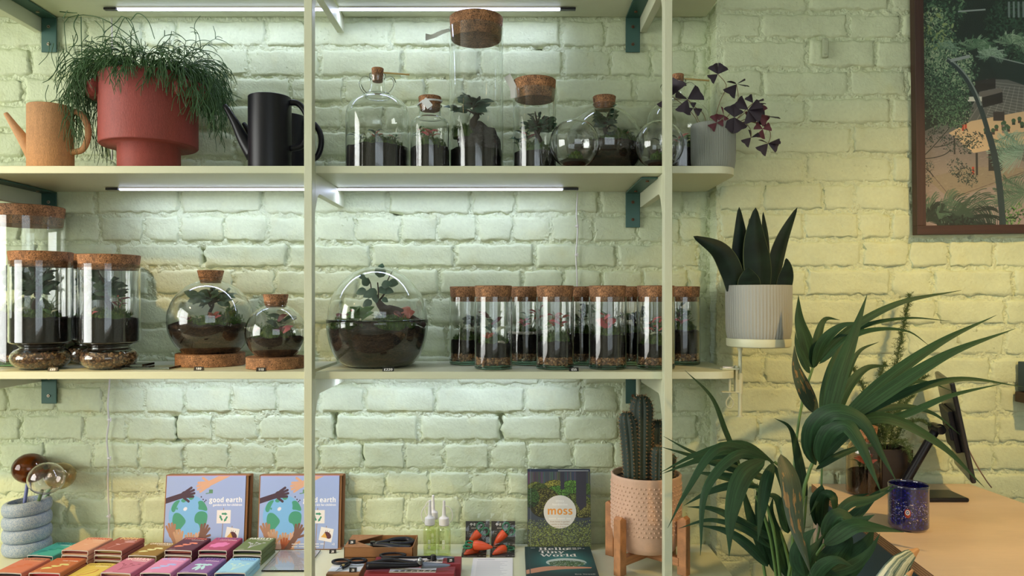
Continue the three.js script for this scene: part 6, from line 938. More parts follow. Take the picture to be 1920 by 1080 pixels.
    g.fillStyle = '#8e9a96'; g.save(); g.translate(X(1808), Y(6)); g.rotate(-0.06); g.fillRect(0, 0, 52 * k, 3 * k); g.restore(); for (let i = 0; i < 5; i++) { g.fillStyle = '#6f7f7c'; g.fillRect(X(1902 + i * 9), Y(-10), 4 * k, 30 * k); }
    // table with small pots
    g.fillStyle = '#cdb08c'; g.beginPath(); g.moveTo(X(1788), Y(236)); g.lineTo(X(1830), Y(214)); g.lineTo(X(2200), Y(150)); g.lineTo(X(2200), Y(215)); g.lineTo(X(1834), Y(274)); g.fill(); g.fillStyle = '#33302e'; g.fillRect(X(1838), Y(274), 4 * k, 42 * k); g.fillRect(X(1862), Y(268), 26 * k, 40 * k); g.fillRect(X(1797), Y(246), 3 * k, 30 * k);
    for (let i = 0; i < 16; i++) { const px = 1850 + r() * 120, py = 222 + r() * 22 - (px - 1850) * 0.16; g.fillStyle = ['#4a3a34', '#2f3a30', '#6a4a40', '#8a8078'][i % 4]; g.fillRect(X(px), Y(py), 6 * k, 6 * k); g.fillStyle = '#3f5a40'; g.beginPath(); g.arc(X(px + 3), Y(py - 2), 4 * k, 0, 7); g.fill(); }
    g.fillStyle = '#b8432c'; g.fillRect(X(1813), Y(220), 4 * k, 12 * k); g.fillRect(X(1818), Y(216), 4 * k, 13 * k); g.fillRect(X(1831), Y(300), 4 * k, 14 * k); g.fillStyle = '#3a3432'; g.fillRect(X(1872), Y(197), 21 * k, 17 * k); g.fillStyle = '#cfcfc4'; g.fillRect(X(1805), Y(168), 46 * k, 9 * k);
    // left tree: crown and hanging twigs
    for (let i = 0; i < 22; i++) leafSpray(1735 + r() * 62, 20 + r() * 70, 22, 60, i % 3 ? mid : pale); for (let i = 0; i < 34; i++) leafSpray(1735 + r() * 95, 100 + r() * 110, 22, 70, i % 4 ? mid : pale); leafSpray(1765, 40, 40, 26, ['#7a8c58', '#8a9c68']);
    g.strokeStyle = '#2a2a28'; g.lineWidth = 1.6 * k; for (const p of [[1733, 285, 1760, 262, 1790, 225], [1733, 284, 1780, 283, 1790, 268], [1733, 297, 1752, 305, 1758, 318], [1760, 262, 1780, 262, 1800, 250]]) { g.beginPath(); g.moveTo(X(p[0]), Y(p[1])); g.quadraticCurveTo(X(p[2]), Y(p[3]), X(p[4]), Y(p[5])); g.stroke(); }
    for (const [a, b, s] of [[1745, 250, 14], [1765, 240, 16], [1790, 255, 16], [1815, 245, 18], [1820, 265, 14], [1748, 298, 12], [1800, 300, 16], [1815, 312, 20], [1828, 325, 14], [1745, 325, 12], [1840, 250, 16]]) leafSpray(a, b, s, 38, ['#242f2c', '#2f3f38', '#1e2725', '#41524a']);
    // palms
    const palm = (x, y, ang, len, n, c, w) => { // one feathered frond: arching rib with hanging leaflets
      const rib = (t) => [x + Math.cos(ang) * len * t, y - Math.sin(ang) * len * (t - 0.45 * t * t)]; g.strokeStyle = c; g.lineCap = 'round';
      for (let i = 1; i <= n; i++) { const t = i / n, [bx, by] = rib(t), l = len * (0.16 + 0.30 * Math.sin(Math.PI * Math.min(1, t * 0.9 + 0.1))) * (0.8 + r() * 0.4), d = ang - 0.9 * t; for (const s of [-1, 1]) { g.lineWidth = w * k * (0.5 + r() * 0.5); g.globalAlpha = 0.75 + r() * 0.25; const a2 = d + s * (0.55 + r() * 0.25); g.beginPath(); g.moveTo(X(bx), Y(by)); g.quadraticCurveTo(X(bx + Math.cos(a2) * l * 0.6), Y(by - Math.sin(a2) * l * 0.6), X(bx + Math.cos(a2 - 0.25) * l), Y(by - Math.sin(a2 - 0.25) * l + l * 0.22)); g.stroke(); } }
      g.globalAlpha = 1;
    };
    for (let i = 0; i < 9; i++) palm(1842, 78, -0.3 + i * 0.42, 34, 16, ['#5d8060', '#7f9a7c', '#486a4e'][i % 3], 1); for (let i = 0; i < 7; i++) palm(1910, 70, 0.2 + i * 0.45, 34, 16, ['#7f9a7c', '#9db296', '#56755a'][i % 3], 1); for (let i = 0; i < 6; i++) palm(1785, 78, 0.2 + i * 0.5, 24, 12, ['#7f9a84', '#5d7a66'][i % 2], 0.9); for (let i = 0; i < 7; i++) palm(1870, 92, 0.2 + i * 0.5, 26, 12, ['#7f9a84', '#9ab09a'][i % 2], 1);
    for (const [x, y, a, l] of [[1745, 405, 1.5, 62], [1745, 405, 1.15, 60], [1770, 405, 1.2, 70], [1780, 408, 0.75, 96], [1785, 408, 0.45, 96], [1790, 410, 0.2, 80], [1770, 410, 2.2, 46], [1785, 412, 1.0, 72], [1775, 412, 1.7, 52]]) for (const m of [-0.12, 0.1]) palm(x, y, a + m, l * (0.9 + r() * 0.3), 22, ['#24342a', '#35493a', '#4a6450', '#1c2822'][Math.floor(r() * 4)], 1.5); for (let i = 0; i < 8; i++) palm(1930, 270, 2.2 + i * 0.25, 62, 20, ['#6e9080', '#8faa9a', '#4a6a58'][i % 3], 1.1); for (let i = 0; i < 6; i++) palm(1935, 350, 2.4 + i * 0.3, 60, 20, ['#3a5444', '#5d7a62'][i % 2], 1.1); leafSpray(1915, 395, 26, 60, ['#4f7a40', '#6a9450', '#35562f', '#22351f']); leafSpray(1800, 405, 40, 80, ['#18221c', '#24352a'], 0.3);
    // curved street lamp
    g.strokeStyle = '#2b3a3c'; g.lineCap = 'butt'; g.lineWidth = 9 * k; g.beginPath(); g.moveTo(X(1787), Y(97)); g.bezierCurveTo(X(1830), Y(128), X(1848), Y(180), X(1866), Y(250)); g.stroke(); g.lineWidth = 12 * k; g.beginPath(); g.moveTo(X(1862), Y(236)); g.bezierCurveTo(X(1880), Y(290), X(1884), Y(350), X(1888), Y(414)); g.stroke(); g.strokeStyle = '#7c8884'; g.lineWidth = 3 * k; g.beginPath(); g.moveTo(X(1788), Y(95)); g.bezierCurveTo(X(1826), Y(120), X(1842), Y(160), X(1850), Y(185)); g.stroke(); g.fillStyle = '#8f9896'; g.save(); g.translate(X(1792), Y(97)); g.rotate(-0.22); g.fillRect(0, 0, 38 * k, 6 * k); g.restore();
  });
  part(t, 'photo_print', new THREE.PlaneGeometry(pw + 0.004, ph + 0.004).translate(0, 0, 0.0085), std(0xffffff, 0.5, { map: tex }));
  part(t, 'glazing', new THREE.PlaneGeometry(pw + 0.002, ph + 0.002).translate(0, 0, 0.0165), glassOf(0.98, 0.99, 0.98, 0.02, 1.22));
}
// ================================================================ DESK
const DESK = 0.928;
M.ply = std(0xffffff, 0.42, { map: woodGrain([216, 190, 164], 0.035, 1, 0.3) });
M.plyEdge = std(0xffffff, 0.6, { map: dataTex(64, (i, x, y) => { const b = Math.floor((y / 64) * 9) % 2, v = 0.9 + (nD[(y * 8) * 512 + x * 8] - 0.5) * 0.3; return b ? [clamp(172 * v), clamp(126 * v), clamp(84 * v)] : [clamp(120 * v), clamp(82 * v), clamp(52 * v)]; }, true) });
M.deskBlue = std(lin(0.018, 0.045, 0.062), 0.5);
{
  const t = thing('plywood_desk', 'pale plywood desk with dark blue sides standing out from the brick wall', 'desk'), th = 0.021;
  const c = [[0.768, STEP_Z + 0.012], [1.172, STEP_Z + 0.012], [1.262, 1.15], [0.690, 1.15]], s = new THREE.Shape(c.map(([x, z]) => V2(x, -z)));
  const g = new THREE.ExtrudeGeometry(s, { depth: th, bevelEnabled: false }).rotateX(-Math.PI / 2), u = g.attributes.uv; 
  { const p = g.attributes.position, n = g.attributes.normal; for (let i = 0; i < u.count; i++) { if (Math.abs(n.getY(i)) > 0.5) u.setXY(i, p.getX(i) * 2, p.getZ(i) * 2); else u.setXY(i, (p.getX(i) + p.getZ(i)) * 4, p.getY(i) / th); } }
  part(t, 'desk_top', g, [M.ply, M.plyEdge], [0, DESK - th, 0]);
  const side = (a, b, name, inset) => { const dx = b[0] - a[0], dz = b[1] - a[1], L = Math.hypot(dx, dz), g2 = box(L, DESK - th, 0.018, 0, (DESK - th) / 2, 0, 0.001).rotateY(-Math.atan2(dz, dx)); part(t, name, g2, M.deskBlue, [(a[0] + b[0]) / 2 + inset, 0, (a[1] + b[1]) / 2]); };
  side([0.795, STEP_Z + 0.04], [0.735, 1.10], 'side_panel', 0.012); side([1.165, STEP_Z + 0.04], [1.235, 1.10], 'side_panel', -0.012);
  part(t, 'end_post', box(0.022, DESK - th, 0.02, 0.782, (DESK - th) / 2, STEP_Z + 0.024, 0.001), M.ply);
}
{ // speckled blue glass cup
  const z = 0.445, x = (1703 - 960) / sc(z), R = 0.0385, H = 0.092, t = thing('blue_glass_cup', 'deep blue speckled glass cup with a round eye motif on the desk', 'cup', [x, DESK + 0.0004, z]);
  const tex = canvasTex(512, 256, (g, W, Hh) => { g.fillStyle = '#131445'; g.fillRect(0, 0, W, Hh); const r = rng(33); for (let i = 0; i < 900; i++) { g.fillStyle = `rgba(${20 + r() * 40},${20 + r() * 40},${90 + r() * 90},0.5)`; g.fillRect(r() * W, r() * Hh, 2 + r() * 6, 3 + r() * 12); } for (let i = 0; i < 520; i++) { const x = r() * W, y = Hh * (0.30 + 0.55 * r()); g.strokeStyle = r() < 0.4 ? '#d6c49c' : '#a4a8d4'; g.lineWidth = 1.2 + r() * 2.2; g.beginPath(); g.moveTo(x, y); g.lineTo(x + (r() - 0.5) * 10, y + (r() - 0.5) * 14); g.stroke(); } for (const q of [0.125, 0.375, 0.625, 0.875]) { const cx = W * q; g.fillStyle = '#8a2f22'; g.beginPath(); g.ellipse(cx, Hh * 0.6, 13, 30, 0, 0, 7); g.fill(); g.fillStyle = '#d8d8d4'; g.beginPath(); g.ellipse(cx, Hh * 0.58, 9, 17, 0, 0, 7); g.fill(); g.fillStyle = '#2a3070'; g.beginPath(); g.ellipse(cx, Hh * 0.58, 6, 11, 0, 0, 7); g.fill(); g.fillStyle = '#d8d8d4'; g.beginPath(); g.ellipse(cx, Hh * 0.58, 3, 5, 0, 0, 7); g.fill(); } });
  tex.wrapS = THREE.RepeatWrapping; const g = new THREE.CylinderGeometry(R, R, H - 0.012, 56, 1, true).translate(0, (H - 0.012) / 2 + 0.007, 0);
  part(t, 'speckled_wall', g, new THREE.MeshPhysicalMaterial({ map: tex, roughness: 0.12, clearcoat: 1, clearcoatRoughness: 0.05, side: THREE.DoubleSide }));
  part(t, 'rim', merge([lathe([[R, H - 0.006], [R + 0.0004, H - 0.002], [R - 0.001, H], [R - 0.0024, H - 0.002], [R - 0.0024, H - 0.006]], 56), lathe([[0, 0], [R - 0.004, 0], [R, 0.007], [R - 0.003, 0.007], [0, 0.006]], 56)]), new THREE.MeshPhysicalMaterial({ color: lin(0.012, 0.013, 0.06), roughness: 0.1, clearcoat: 1 })); t.rotation.y = -1.30;
}
{ // tablet on a tilting stand
  const t = thing('tablet_stand', 'black tablet on a tilting stand seen from its edge on the desk', 'tablet stand', [1.035, DESK + 0.0004, 0.20]);
  part(t, 'stand_base', box(0.150, 0.010, 0.082, -0.045, 0.005, 0.010, 0.004), M.black);
  const hinge = at(1756, 803, 0.20).sub(t.position), foot = V3(-0.104, 0.008, -0.008);
  part(t, 'stand_arm', tube([foot, foot.clone().lerp(hinge, 0.5), hinge], 0.0105, 6, 10), M.black);
  part(t, 'hinge', merge([cyl(0.0125, 0.0125, 0.030, 0, 0, 0, 20).rotateX(Math.PI / 2).translate(hinge.x, hinge.y, hinge.z), cyl(0.010, 0.010, 0.024, -0.004, 0.018, 0, 18).rotateX(Math.PI / 2).translate(hinge.x, hinge.y, hinge.z)]), M.blackGloss); part(t, 'hinge_bolt', cyl(0.0085, 0.0085, 0.004, 0, 0, 0, 18).rotateX(Math.PI / 2).translate(hinge.x, hinge.y, hinge.z + 0.017), M.steel);
  const c = at(1790, 797, 0.20).sub(t.position), p = new THREE.Group(); const q = new THREE.Quaternion().setFromEuler(new THREE.Euler(0, -0.33, 0.215, 'ZYX'));
  const slabG = box(0.011, 0.238, 0.165, 0, 0, 0, 0.004).applyQuaternion(q).translate(c.x, c.y, c.z), backG = merge([box(0.012, 0.10, 0.10, -0.011, -0.005, 0, 0.003), box(0.012, 0.03, 0.05, -0.016, -0.01, 0.02, 0.003)]).applyQuaternion(q).translate(c.x, c.y, c.z);
  const tab = part(t, 'tablet', slabG, M.blackGloss); part(tab, 'back_mount', backG, M.black); part(tab, 'screen', box(0.0006, 0.222, 0.150, 0.0058, 0, 0, 0.0001).applyQuaternion(q).translate(c.x, c.y, c.z), M.blackGloss);
  part(t, 'power_cord', tube([[1806, 822, 0.19], [1830, 870, 0.15], [1852, 905, 0.10], [1859, 914, 0.082]].map((v) => at(...v).sub(t.position)), 0.0016, 14, 6), std(lin(0.25, 0.16, 0.13), 0.5));
}
{ // corked jar and fern on the desk
  const z = 0.166, x = (1620 - 960) / sc(z), R = 0.041, H = 0.130, t = thing('terrarium_jar', 'dark corked glass jar with red plant on the desk behind the palm', 'terrarium', [x, DESK + 0.0004, z]);
  part(t, 'glass_jar', shell([[0, 0.0006], [R - 0.005, 0.0006], [R, 0.006], [R, H - 0.03], [R - 0.006, H - 0.012], [0.030, H - 0.004], [0.029, H + 0.008]], 0.0024, 56), new THREE.MeshPhysicalMaterial({ color: 0xffffff, roughness: 0, transmission: 1, thickness: 0.003, ior: 1.5, attenuationColor: lin(0.62, 0.42, 0.26), attenuationDistance: 0.008 }));
  soil(t, [[0.02, 0.004], [R - 0.005, 0.004], [R - 0.0035, 0.008], [R - 0.0032, 0.055]], 0.006, 401); rosette(t, [0, 0.06, 0.01], 14, 0.026, 0.035, 402, [M.leafPink, M.leafRust, M.leafWine]); fern(t, [-0.008, 0.058, -0.006], 6, 0.05, 403); cork(t, 0.031, 0.0265, H - 0.004, H + 0.034);
}
{
  const z = 0.125, x = (1668 - 960) / sc(z), t = thing('potted_asparagus_fern', 'feathery asparagus fern in a dark square planter on the desk', 'potted plant', [x, DESK + 0.0004, z]), r = rng(404);
  part(t, 'planter', merge([box(0.078, 0.105, 0.004, 0, 0.0525, 0.036, 0.001), box(0.078, 0.105, 0.004, 0, 0.0525, -0.036, 0.001), box(0.004, 0.105, 0.07, 0.037, 0.0525, 0, 0.001), box(0.004, 0.105, 0.07, -0.037, 0.0525, 0, 0.001), box(0.074, 0.004, 0.07, 0, 0.003, 0, 0.001)]), std(lin(0.022, 0.014, 0.010), 0.5));
  part(t, 'soil', box(0.069, 0.006, 0.067, 0, 0.090, 0, 0.001), M.soil);
  M.fernGreen = std(lin(0.055, 0.095, 0.022), 0.7, two);
  const sprig = (pts, dens, size) => {
    const P3 = pts.map(([px, py, dz]) => { const p = at(px, py, z + dz); return V3(p.x - x, p.y - DESK, dz); }), c = new THREE.CatmullRomCurve3(P3), list = [tube(P3, (k) => 0.0011 * (1 - 0.6 * k), 20, 5, false)], pos = [];
    const n = Math.round(c.getLength() * dens); for (let i = 0; i < n; i++) { const q = 0.12 + 0.88 * (i / n), b = c.getPointAt(q), a = r() * 6.283, L = size * (0.4 + r() * 0.8) * (1.15 - q * 0.75), d = V3(Math.cos(a), 0.35 + r() * 0.3, Math.sin(a)).normalize(); for (let m = 0; m < 9; m++) { const o = b.clone().addScaledVector(d, L * (m / 9)), e = V3(r() - 0.5, r() - 0.35, r() - 0.5).normalize().multiplyScalar(0.006 + r() * 0.004), w = V3(e.y, -e.x, e.z * 0.4).normalize().multiplyScalar(0.00055); pos.push(o.x - w.x, o.y - w.y, o.z - w.z, o.x + w.x, o.y + w.y, o.z + w.z, o.x + e.x, o.y + e.y, o.z + e.z); } }
    const g = new THREE.BufferGeometry(); g.setAttribute('position', new THREE.Float32BufferAttribute(pos, 3)); g.computeVertexNormals(); list.push(g); const m = part(t, 'fern_frond', merge(list), M.fernGreen); m.userData.kind = 'stuff';
  };
  for (const p of [[[1660, 845, 0], [1666, 760, 0.01], [1685, 660, 0.01], [1706, 552, 0.0]], [[1655, 845, 0], [1640, 790, 0.02], [1622, 735, 0.02], [1600, 690, 0.03]], [[1665, 845, 0], [1680, 780, 0.03], [1700, 730, 0.05], [1740, 705, 0.06]], [[1670, 845, 0], [1695, 800, 0.04], [1725, 790, 0.06], [1745, 800, 0.07]], [[1660, 845, 0.01], [1650, 770, 0.03], [1650, 710, 0.04], [1660, 680, 0.04]], [[1668, 845, 0.01], [1690, 830, 0.05], [1705, 850, 0.06], [1715, 880, 0.07]], [[1655, 845, 0.02], [1665, 800, 0.05], [1690, 765, 0.06], [1712, 742, 0.06]], [[1658, 845, 0], [1635, 800, -0.01], [1615, 770, -0.01], [1600, 755, 0]]]) sprig(p, 900, 0.026);
}
// ================================================================ KENTIA PALM
M.palm = new THREE.MeshPhysicalMaterial({ color: 0xffffff, roughness: 0.55, specularIntensity: 0.45, ...two, map: dataTex(256, (i, x, y) => { const st = nD[((y >> 5) * 2) * 512 + x * 2], v = 0.86 + (st - 0.5) * 0.7 + (Math.abs(x - 128) < 3 || x % 42 === 0 ? 0.3 : 0) + (nC[(y * 2) * 512 + x * 2] - 0.5) * 0.3; return [clamp(42 * v), clamp(72 * v), clamp(44 * v)]; }, true) });
M.palmOld = std(0xffffff, 0.45, { ...two, map: dataTex(256, (i, x, y) => { const v = 0.86 + (nD[((y >> 5) * 2) * 512 + x * 2] - 0.5) * 0.5, b = nA[(y * 2) * 512 + x * 2] + 0.10 * (y > 40 && y < 170 ? 1 : 0) + (x > 200 ? 0.06 : 0); return b > 0.745 ? [clamp(150 * v), clamp(118 * v), clamp(66 * v)] : [clamp(58 * v), clamp(78 * v), clamp(54 * v)]; }, true) });
M.palmStalk = std(lin(0.10, 0.19, 0.05), 0.45);
{
  const bx = 0.600, bz = 0.52, t = thing('potted_palm', 'tall kentia palm with long arching green leaves in front of the desk', 'potted plant', [bx, 0, bz]), r = rng(440);
  part(t, 'pot', lathe([[0, 0.001], [0.085, 0.001], [0.10, 0.30], [0.104, 0.32], [0.097, 0.322], [0.094, 0.29], [0, 0.288]], 48), std(lin(0.09, 0.09, 0.09), 0.6)); part(t, 'soil', lathe([[0.095, 0.287], [0, 0.302]], 32), M.soil);
  const Q = ([px, py], z) => at(px, py, z).sub(t.position), root = (dx, dz) => V3(dx, 0.29, dz);
  const frond = (stalkPts, leaves, w = 0.0052) => {
    const s = part(t, 'frond_stalk', tube(stalkPts, (k) => w * (1 - 0.5 * k), 26, 8), M.palmStalk);
    for (const [pts, wpx, z0, z1, face = [0, 0.45, 1], fold = 0.3, old] of leaves) { const P3 = pts.map((p, i) => Q(p, z0 + (z1 - z0) * (i / (pts.length - 1)))); part(s, 'leaflet', blade(P3, ((w0) => (k) => w0 * Math.pow(Math.sin(Math.PI * Math.min(1, Math.pow(k, 0.60) * 0.985 + 0.015)), 1.05) + 0.0003)((wpx / 2) / sc((z0 + z1) / 2) * 0.98), V3(...face), fold * 0.55, 26, 4), old ? M.palmOld : M.palm); }
  };
  // upper left frond
  frond([root(-0.02, 0), Q([1495, 1060], 0.47), Q([1488, 900], 0.44), Q([1503, 760], 0.40), Q([1524, 690], 0.38)], [
    [[[1524, 690], [1512, 640], [1500, 600], [1497, 553]], 33, 0.38, 0.36, [0.2, 0.2, 1]], [[[1528, 688], [1534, 630], [1548, 598], [1575, 600]], 17, 0.38, 0.34], [[[1526, 690], [1545, 640], [1580, 610], [1618, 604]], 22, 0.38, 0.42, [0.3, 0.6, 1]], [[[1530, 682], [1580, 628], [1680, 570], [1803, 544]], 15, 0.38, 0.40, [0, 0.5, 1]], [[[1534, 680], [1610, 615], [1700, 596], [1783, 602]], 12, 0.37, 0.36, [0, 0.9, 0.7]], [[[1536, 682], [1610, 624], [1700, 620], [1745, 650]], 15, 0.39, 0.44, [0, 0.9, 0.7]], [[[1518, 700], [1505, 672], [1494, 645], [1491, 622]], 15, 0.39, 0.38], [[[1532, 775], [1512, 735], [1494, 690], [1489, 648]], 34, 0.46, 0.44, [0.25, 0.2, 1], 0.25, true]]);
  // main frond, fanning to the right
  frond([root(0.0, 0.01), Q([1484, 1060], 0.52), Q([1502, 960], 0.54), Q([1510, 905], 0.55), Q([1536, 840], 0.56), Q([1562, 790], 0.57)], [
    [[[1548, 800], [1575, 700], [1600, 630], [1626, 552]], 32, 0.57, 0.52, [-0.3, 0.1, 1]], [[[1540, 780], [1550, 720], [1565, 670], [1588, 635]], 17, 0.50, 0.46, [-0.3, 0.1, 1]], [[[1575, 760], [1590, 700], [1612, 658], [1648, 641]], 12, 0.48, 0.44], [[[1565, 790], [1588, 730], [1625, 690], [1672, 686]], 19, 0.52, 0.48], [[[1568, 795], [1660, 712], [1765, 640], [1868, 591]], 25, 0.58, 0.60, [-0.1, 0.8, 0.8]], [[[1575, 795], [1680, 722], [1780, 662], [1904, 616]], 27, 0.60, 0.66, [-0.1, 0.8, 0.8]], [[[1578, 796], [1690, 738], [1800, 710], [1918, 725]], 19, 0.58, 0.62, [0, 0.8, 0.8]], [[[1580, 798], [1690, 778], [1780, 742], [1885, 718]], 17, 0.60, 0.66, [0, 0.9, 0.7]], [[[1575, 798], [1660, 782], [1760, 830], [1846, 914]], 28, 0.60, 0.68, [0.1, 0.8, 0.8]], [[[1530, 872], [1519, 835], [1528, 795], [1562, 771], [1612, 785], [1652, 850], [1681, 903]], 36, 0.57, 0.70, [-0.3, 0.5, 1], 0.4], [[[1536, 868], [1540, 835], [1556, 806], [1585, 796], [1610, 826], [1632, 875], [1652, 923]], 32, 0.59, 0.72, [-0.3, 0.5, 1], 0.4], [[[1535, 870], [1570, 830], [1610, 800], [1660, 785]], 18, 0.54, 0.50], [[[1530, 880], [1570, 855], [1610, 840], [1660, 830]], 12, 0.55, 0.52], [[[1600, 780], [1690, 762], [1750, 775], [1800, 815]], 12, 0.54, 0.52], [[[1590, 770], [1680, 730], [1730, 715], [1790, 735]], 9, 0.52, 0.46]], 0.0062);
  // left frond, drooping over the post
  frond([root(-0.03, 0.02), Q([1500, 1060], 0.52), Q([1502, 980], 0.52), Q([1490, 900], 0.52), Q([1452, 866], 0.52)], [
    [[[1452, 868], [1395, 832], [1310, 850], [1238, 886]], 17, 0.52, 0.56, [0, 0.9, 0.8]], [[[1440, 862], [1385, 852], [1325, 915], [1313, 1042]], 19, 0.54, 0.60, [-0.4, 0.5, 1]], [[[1440, 858], [1350, 838], [1288, 920], [1252, 990]], 18, 0.53, 0.60, [-0.4, 0.6, 1]], [[[1434, 862], [1395, 890], [1372, 960], [1367, 1044]], 37, 0.55, 0.62, [-0.15, 0.4, 1]], [[[1450, 868], [1437, 905], [1428, 960], [1421, 1014]], 24, 0.55, 0.60, [-0.1, 0.3, 1]], [[[1464, 852], [1482, 900], [1494, 985], [1521, 1078]], 42, 0.58, 0.66, [0.15, 0.3, 1], 0.25, true], [[[1435, 862], [1370, 850], [1310, 862], [1242, 888]], 19, 0.50, 0.50, [0, 0.9, 0.8]], [[[1448, 905], [1380, 878], [1300, 848], [1244, 818]], 12, 0.48, 0.44], [[[1440, 895], [1380, 880], [1310, 858], [1240, 838]], 15, 0.47, 0.43], [[[1425, 912], [1385, 908], [1330, 922], [1282, 948]], 15, 0.48, 0.46], [[[1450, 1012], [1400, 985], [1340, 955], [1287, 950]], 18, 0.48, 0.44], [[[1450, 1030], [1390, 990], [1330, 975], [1272, 991]], 12, 0.49, 0.47], [[[1440, 1062], [1400, 1020], [1360, 995], [1310, 985]], 20, 0.49, 0.46], [[[1440, 1060], [1425, 1010], [1405, 960], [1390, 900]], 24, 0.44, 0.42]]);
  // single leaves reaching up and back
  frond([root(-0.02, -0.02), Q([1478, 1050], 0.46), Q([1440, 950], 0.44), Q([1385, 870], 0.42)], [[[[1388, 872], [1362, 810], [1335, 745], [1284, 694]], 13, 0.42, 0.38, [0.5, 0.3, 1]], [[[1400, 885], [1375, 870], [1340, 860], [1300, 868]], 18, 0.42, 0.40], [[[1420, 915], [1390, 900], [1340, 890], [1300, 885]], 18, 0.42, 0.38]]);
  frond([root(0.01, -0.02), Q([1500, 1060], 0.45), Q([1508, 980], 0.44), Q([1512, 930], 0.44)], [[[[1512, 935], [1498, 860], [1480, 800], [1452, 784]], 22, 0.44, 0.42, [0.3, 0.3, 1]], [[[1470, 990], [1478, 930], [1455, 880], [1440, 860]], 26, 0.45, 0.44], [[[1462, 1080], [1440, 1010], [1424, 960], [1420, 905]], 30, 0.44, 0.42], [[[1480, 1085], [1458, 1010], [1446, 960], [1450, 930]], 30, 0.46, 0.45], [[[1478, 1000], [1470, 960], [1452, 930], [1430, 930]], 26, 0.5, 0.5, [0, 0.4, 1]]]);
  // low dark leaves on the right
  frond([root(0.03, 0.0), Q([1520, 1060], 0.50), Q([1535, 1000], 0.50), Q([1542, 850], 0.50)], [[[[1530, 985], [1528, 935], [1545, 915], [1518, 966]], 16, 0.50, 0.52], [[[1540, 990], [1548, 930], [1562, 930], [1566, 980]], 26, 0.51, 0.55, [0.1, 0.5, 1]]], 0.0040);
  frond([root(0.03, 0.03), Q([1515, 1075], 0.60), Q([1545, 1020], 0.62)], [[[[1545, 1020], [1600, 985], [1640, 988], [1695, 998]], 34, 0.62, 0.66, [0, 0.9, 0.8]], [[[1560, 985], [1590, 945], [1635, 935], [1682, 912]], 18, 0.60, 0.58], [[[1570, 990], [1610, 960], [1640, 930], [1676, 908]], 20, 0.58, 0.55], [[[1560, 1000], [1580, 955], [1600, 935], [1630, 925]], 20, 0.57, 0.55], [[[1548, 1015], [1575, 970], [1600, 980], [1640, 965]], 40, 0.60, 0.62, [0.1, 0.5, 1]], [[[1510, 1080], [1500, 1040], [1510, 1010], [1530, 990]], 40, 0.64, 0.64, [-0.2, 0.4, 1]], [[[1540, 1085], [1570, 1040], [1590, 1010], [1580, 985]], 54, 0.62, 0.62, [0.2, 0.4, 1]], [[[1560, 1088], [1600, 1050], [1625, 1020], [1640, 985]], 50, 0.62, 0.62, [0.3, 0.5, 1]], [[[1555, 1075], [1600, 1060], [1630, 1035], [1650, 1000]], 22, 0.66, 0.66], [[[1520, 1090], [1545, 1060], [1570, 1050], [1600, 1062]], 26, 0.66, 0.68], [[[1490, 1090], [1520, 1040], [1535, 1020], [1545, 1000]], 32, 0.62, 0.60]]);
  for (const [pts, z] of [[[[1456, 1085], [1440, 990], [1418, 930]], 0.5], [[[1463, 1085], [1452, 1000], [1437, 945]], 0.52], [[[1478, 1085], [1486, 1030], [1487, 960]], 0.55], [[[1492, 1085], [1494, 1010], [1490, 950]], 0.5], [[[1502, 1085], [1500, 1040], [1505, 990]], 0.56], [[[1436, 1085], [1430, 1060], [1428, 1040]], 0.48]]) part(t, 'frond_stalk', tube([root((pts[0][0] - 1490) / 2000, 0), ...pts.map((p) => Q(p, z))], 0.0032, 16, 7), M.palmStalk);
}
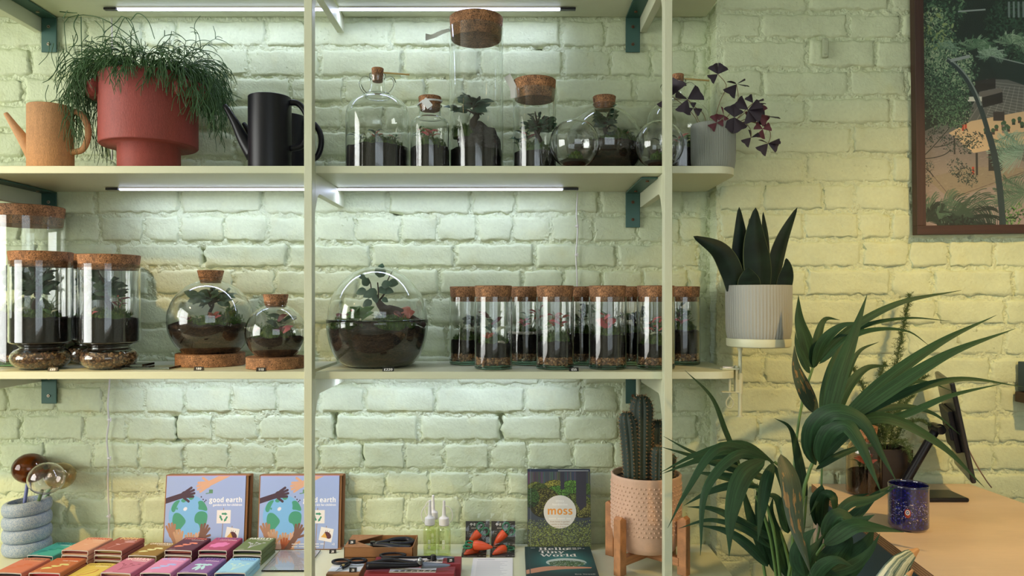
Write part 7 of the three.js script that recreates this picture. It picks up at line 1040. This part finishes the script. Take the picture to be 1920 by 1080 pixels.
{ // variegated leaf rising at the bottom edge
  const z = 0.80, bx = 0.545, t = thing('potted_variegated_plant', 'cream-striped variegated leaf rising at the bottom edge below the desk corner', 'potted plant', [bx, 0, 0.83]);
  part(t, 'pot', lathe([[0, 0.001], [0.07, 0.001], [0.09, 0.55], [0.094, 0.57], [0.088, 0.572], [0.085, 0.54], [0, 0.538]], 40), std(lin(0.12, 0.07, 0.05), 0.7)); part(t, 'soil', lathe([[0.086, 0.538], [0, 0.55]], 28), M.soil);
  const m = std(0xffffff, 0.45, { ...two, map: dataTex(256, (i, x, y) => { const v = nD[((y >> 4) * 2) * 512 + x * 2] * 0.5 + nA[((y >> 3) * 2) * 512 + x * 2] * 0.6, e = y > 248; return e ? [196, 140, 84] : v > 0.56 ? [206, 198, 156] : [64, 84, 64]; }, true) });
  const Q = ([px, py], zz) => at(px, py, zz).sub(t.position);
  part(t, 'leaf', blade([V3(0, 0.54, 0), Q([1640, 1150], 0.79), Q([1672, 1086], 0.80), Q([1692, 1054], 0.80), Q([1723, 1029], 0.79)], (k) => 0.021 * Math.pow(Math.sin(Math.PI * Math.min(1, Math.pow(k, 2.6) * 0.97 + 0.02)), 0.7) + 0.0004, V3(-0.3, 0.4, 1), 0.4, 26, 6), m);
  part(t, 'leaf', blade([V3(0.01, 0.54, 0), Q([1672, 1140], 0.82), Q([1690, 1100], 0.83), Q([1712, 1068], 0.83)], (k) => 0.014 * Math.pow(Math.sin(Math.PI * Math.min(1, Math.pow(k, 2) * 0.97 + 0.02)), 0.7) + 0.0004, V3(-0.2, 0.3, 1), 0.4, 22, 6), m);
  for (let i = 0; i < 4; i++) { const a = 1.2 + i * 1.3; part(t, 'leaf', blade([V3(0, 0.54, 0), V3(Math.cos(a) * 0.04, 0.66, Math.sin(a) * 0.04), V3(Math.cos(a) * 0.11, 0.74, Math.sin(a) * 0.11)], (k) => 0.022 * Math.pow(Math.sin(Math.PI * Math.min(1, k * 0.93 + 0.04)), 0.8) + 0.0004, V3(Math.cos(a), 0.8, Math.sin(a)), 0.3, 14, 4), m); }
}
{ // object at the right edge
  const t = thing('wall_rack', 'dark green wall rack with a brown wooden bar at the right edge', 'wall rack', [1.290, 0, STEP_Z + 0.004]);
  part(t, 'side_plate', box(0.05, 0.075, 0.05, 0.031, 1.205, 0.034, 0.002), M.deskBlue); part(t, 'wooden_bar', box(0.30, 0.026, 0.075, 0.150, 1.152, 0.044, 0.002), M.frameWood);
  part(t, 'side_plate', box(0.05, 0.075, 0.05, 0.27, 1.205, 0.034, 0.002), M.deskBlue);
}

scene.traverse((o) => { if (o.isMesh) { o.castShadow = true; o.receiveShadow = true; } if (o.isSpotLight) o.castShadow = true; });
renderer.render(scene, camera);
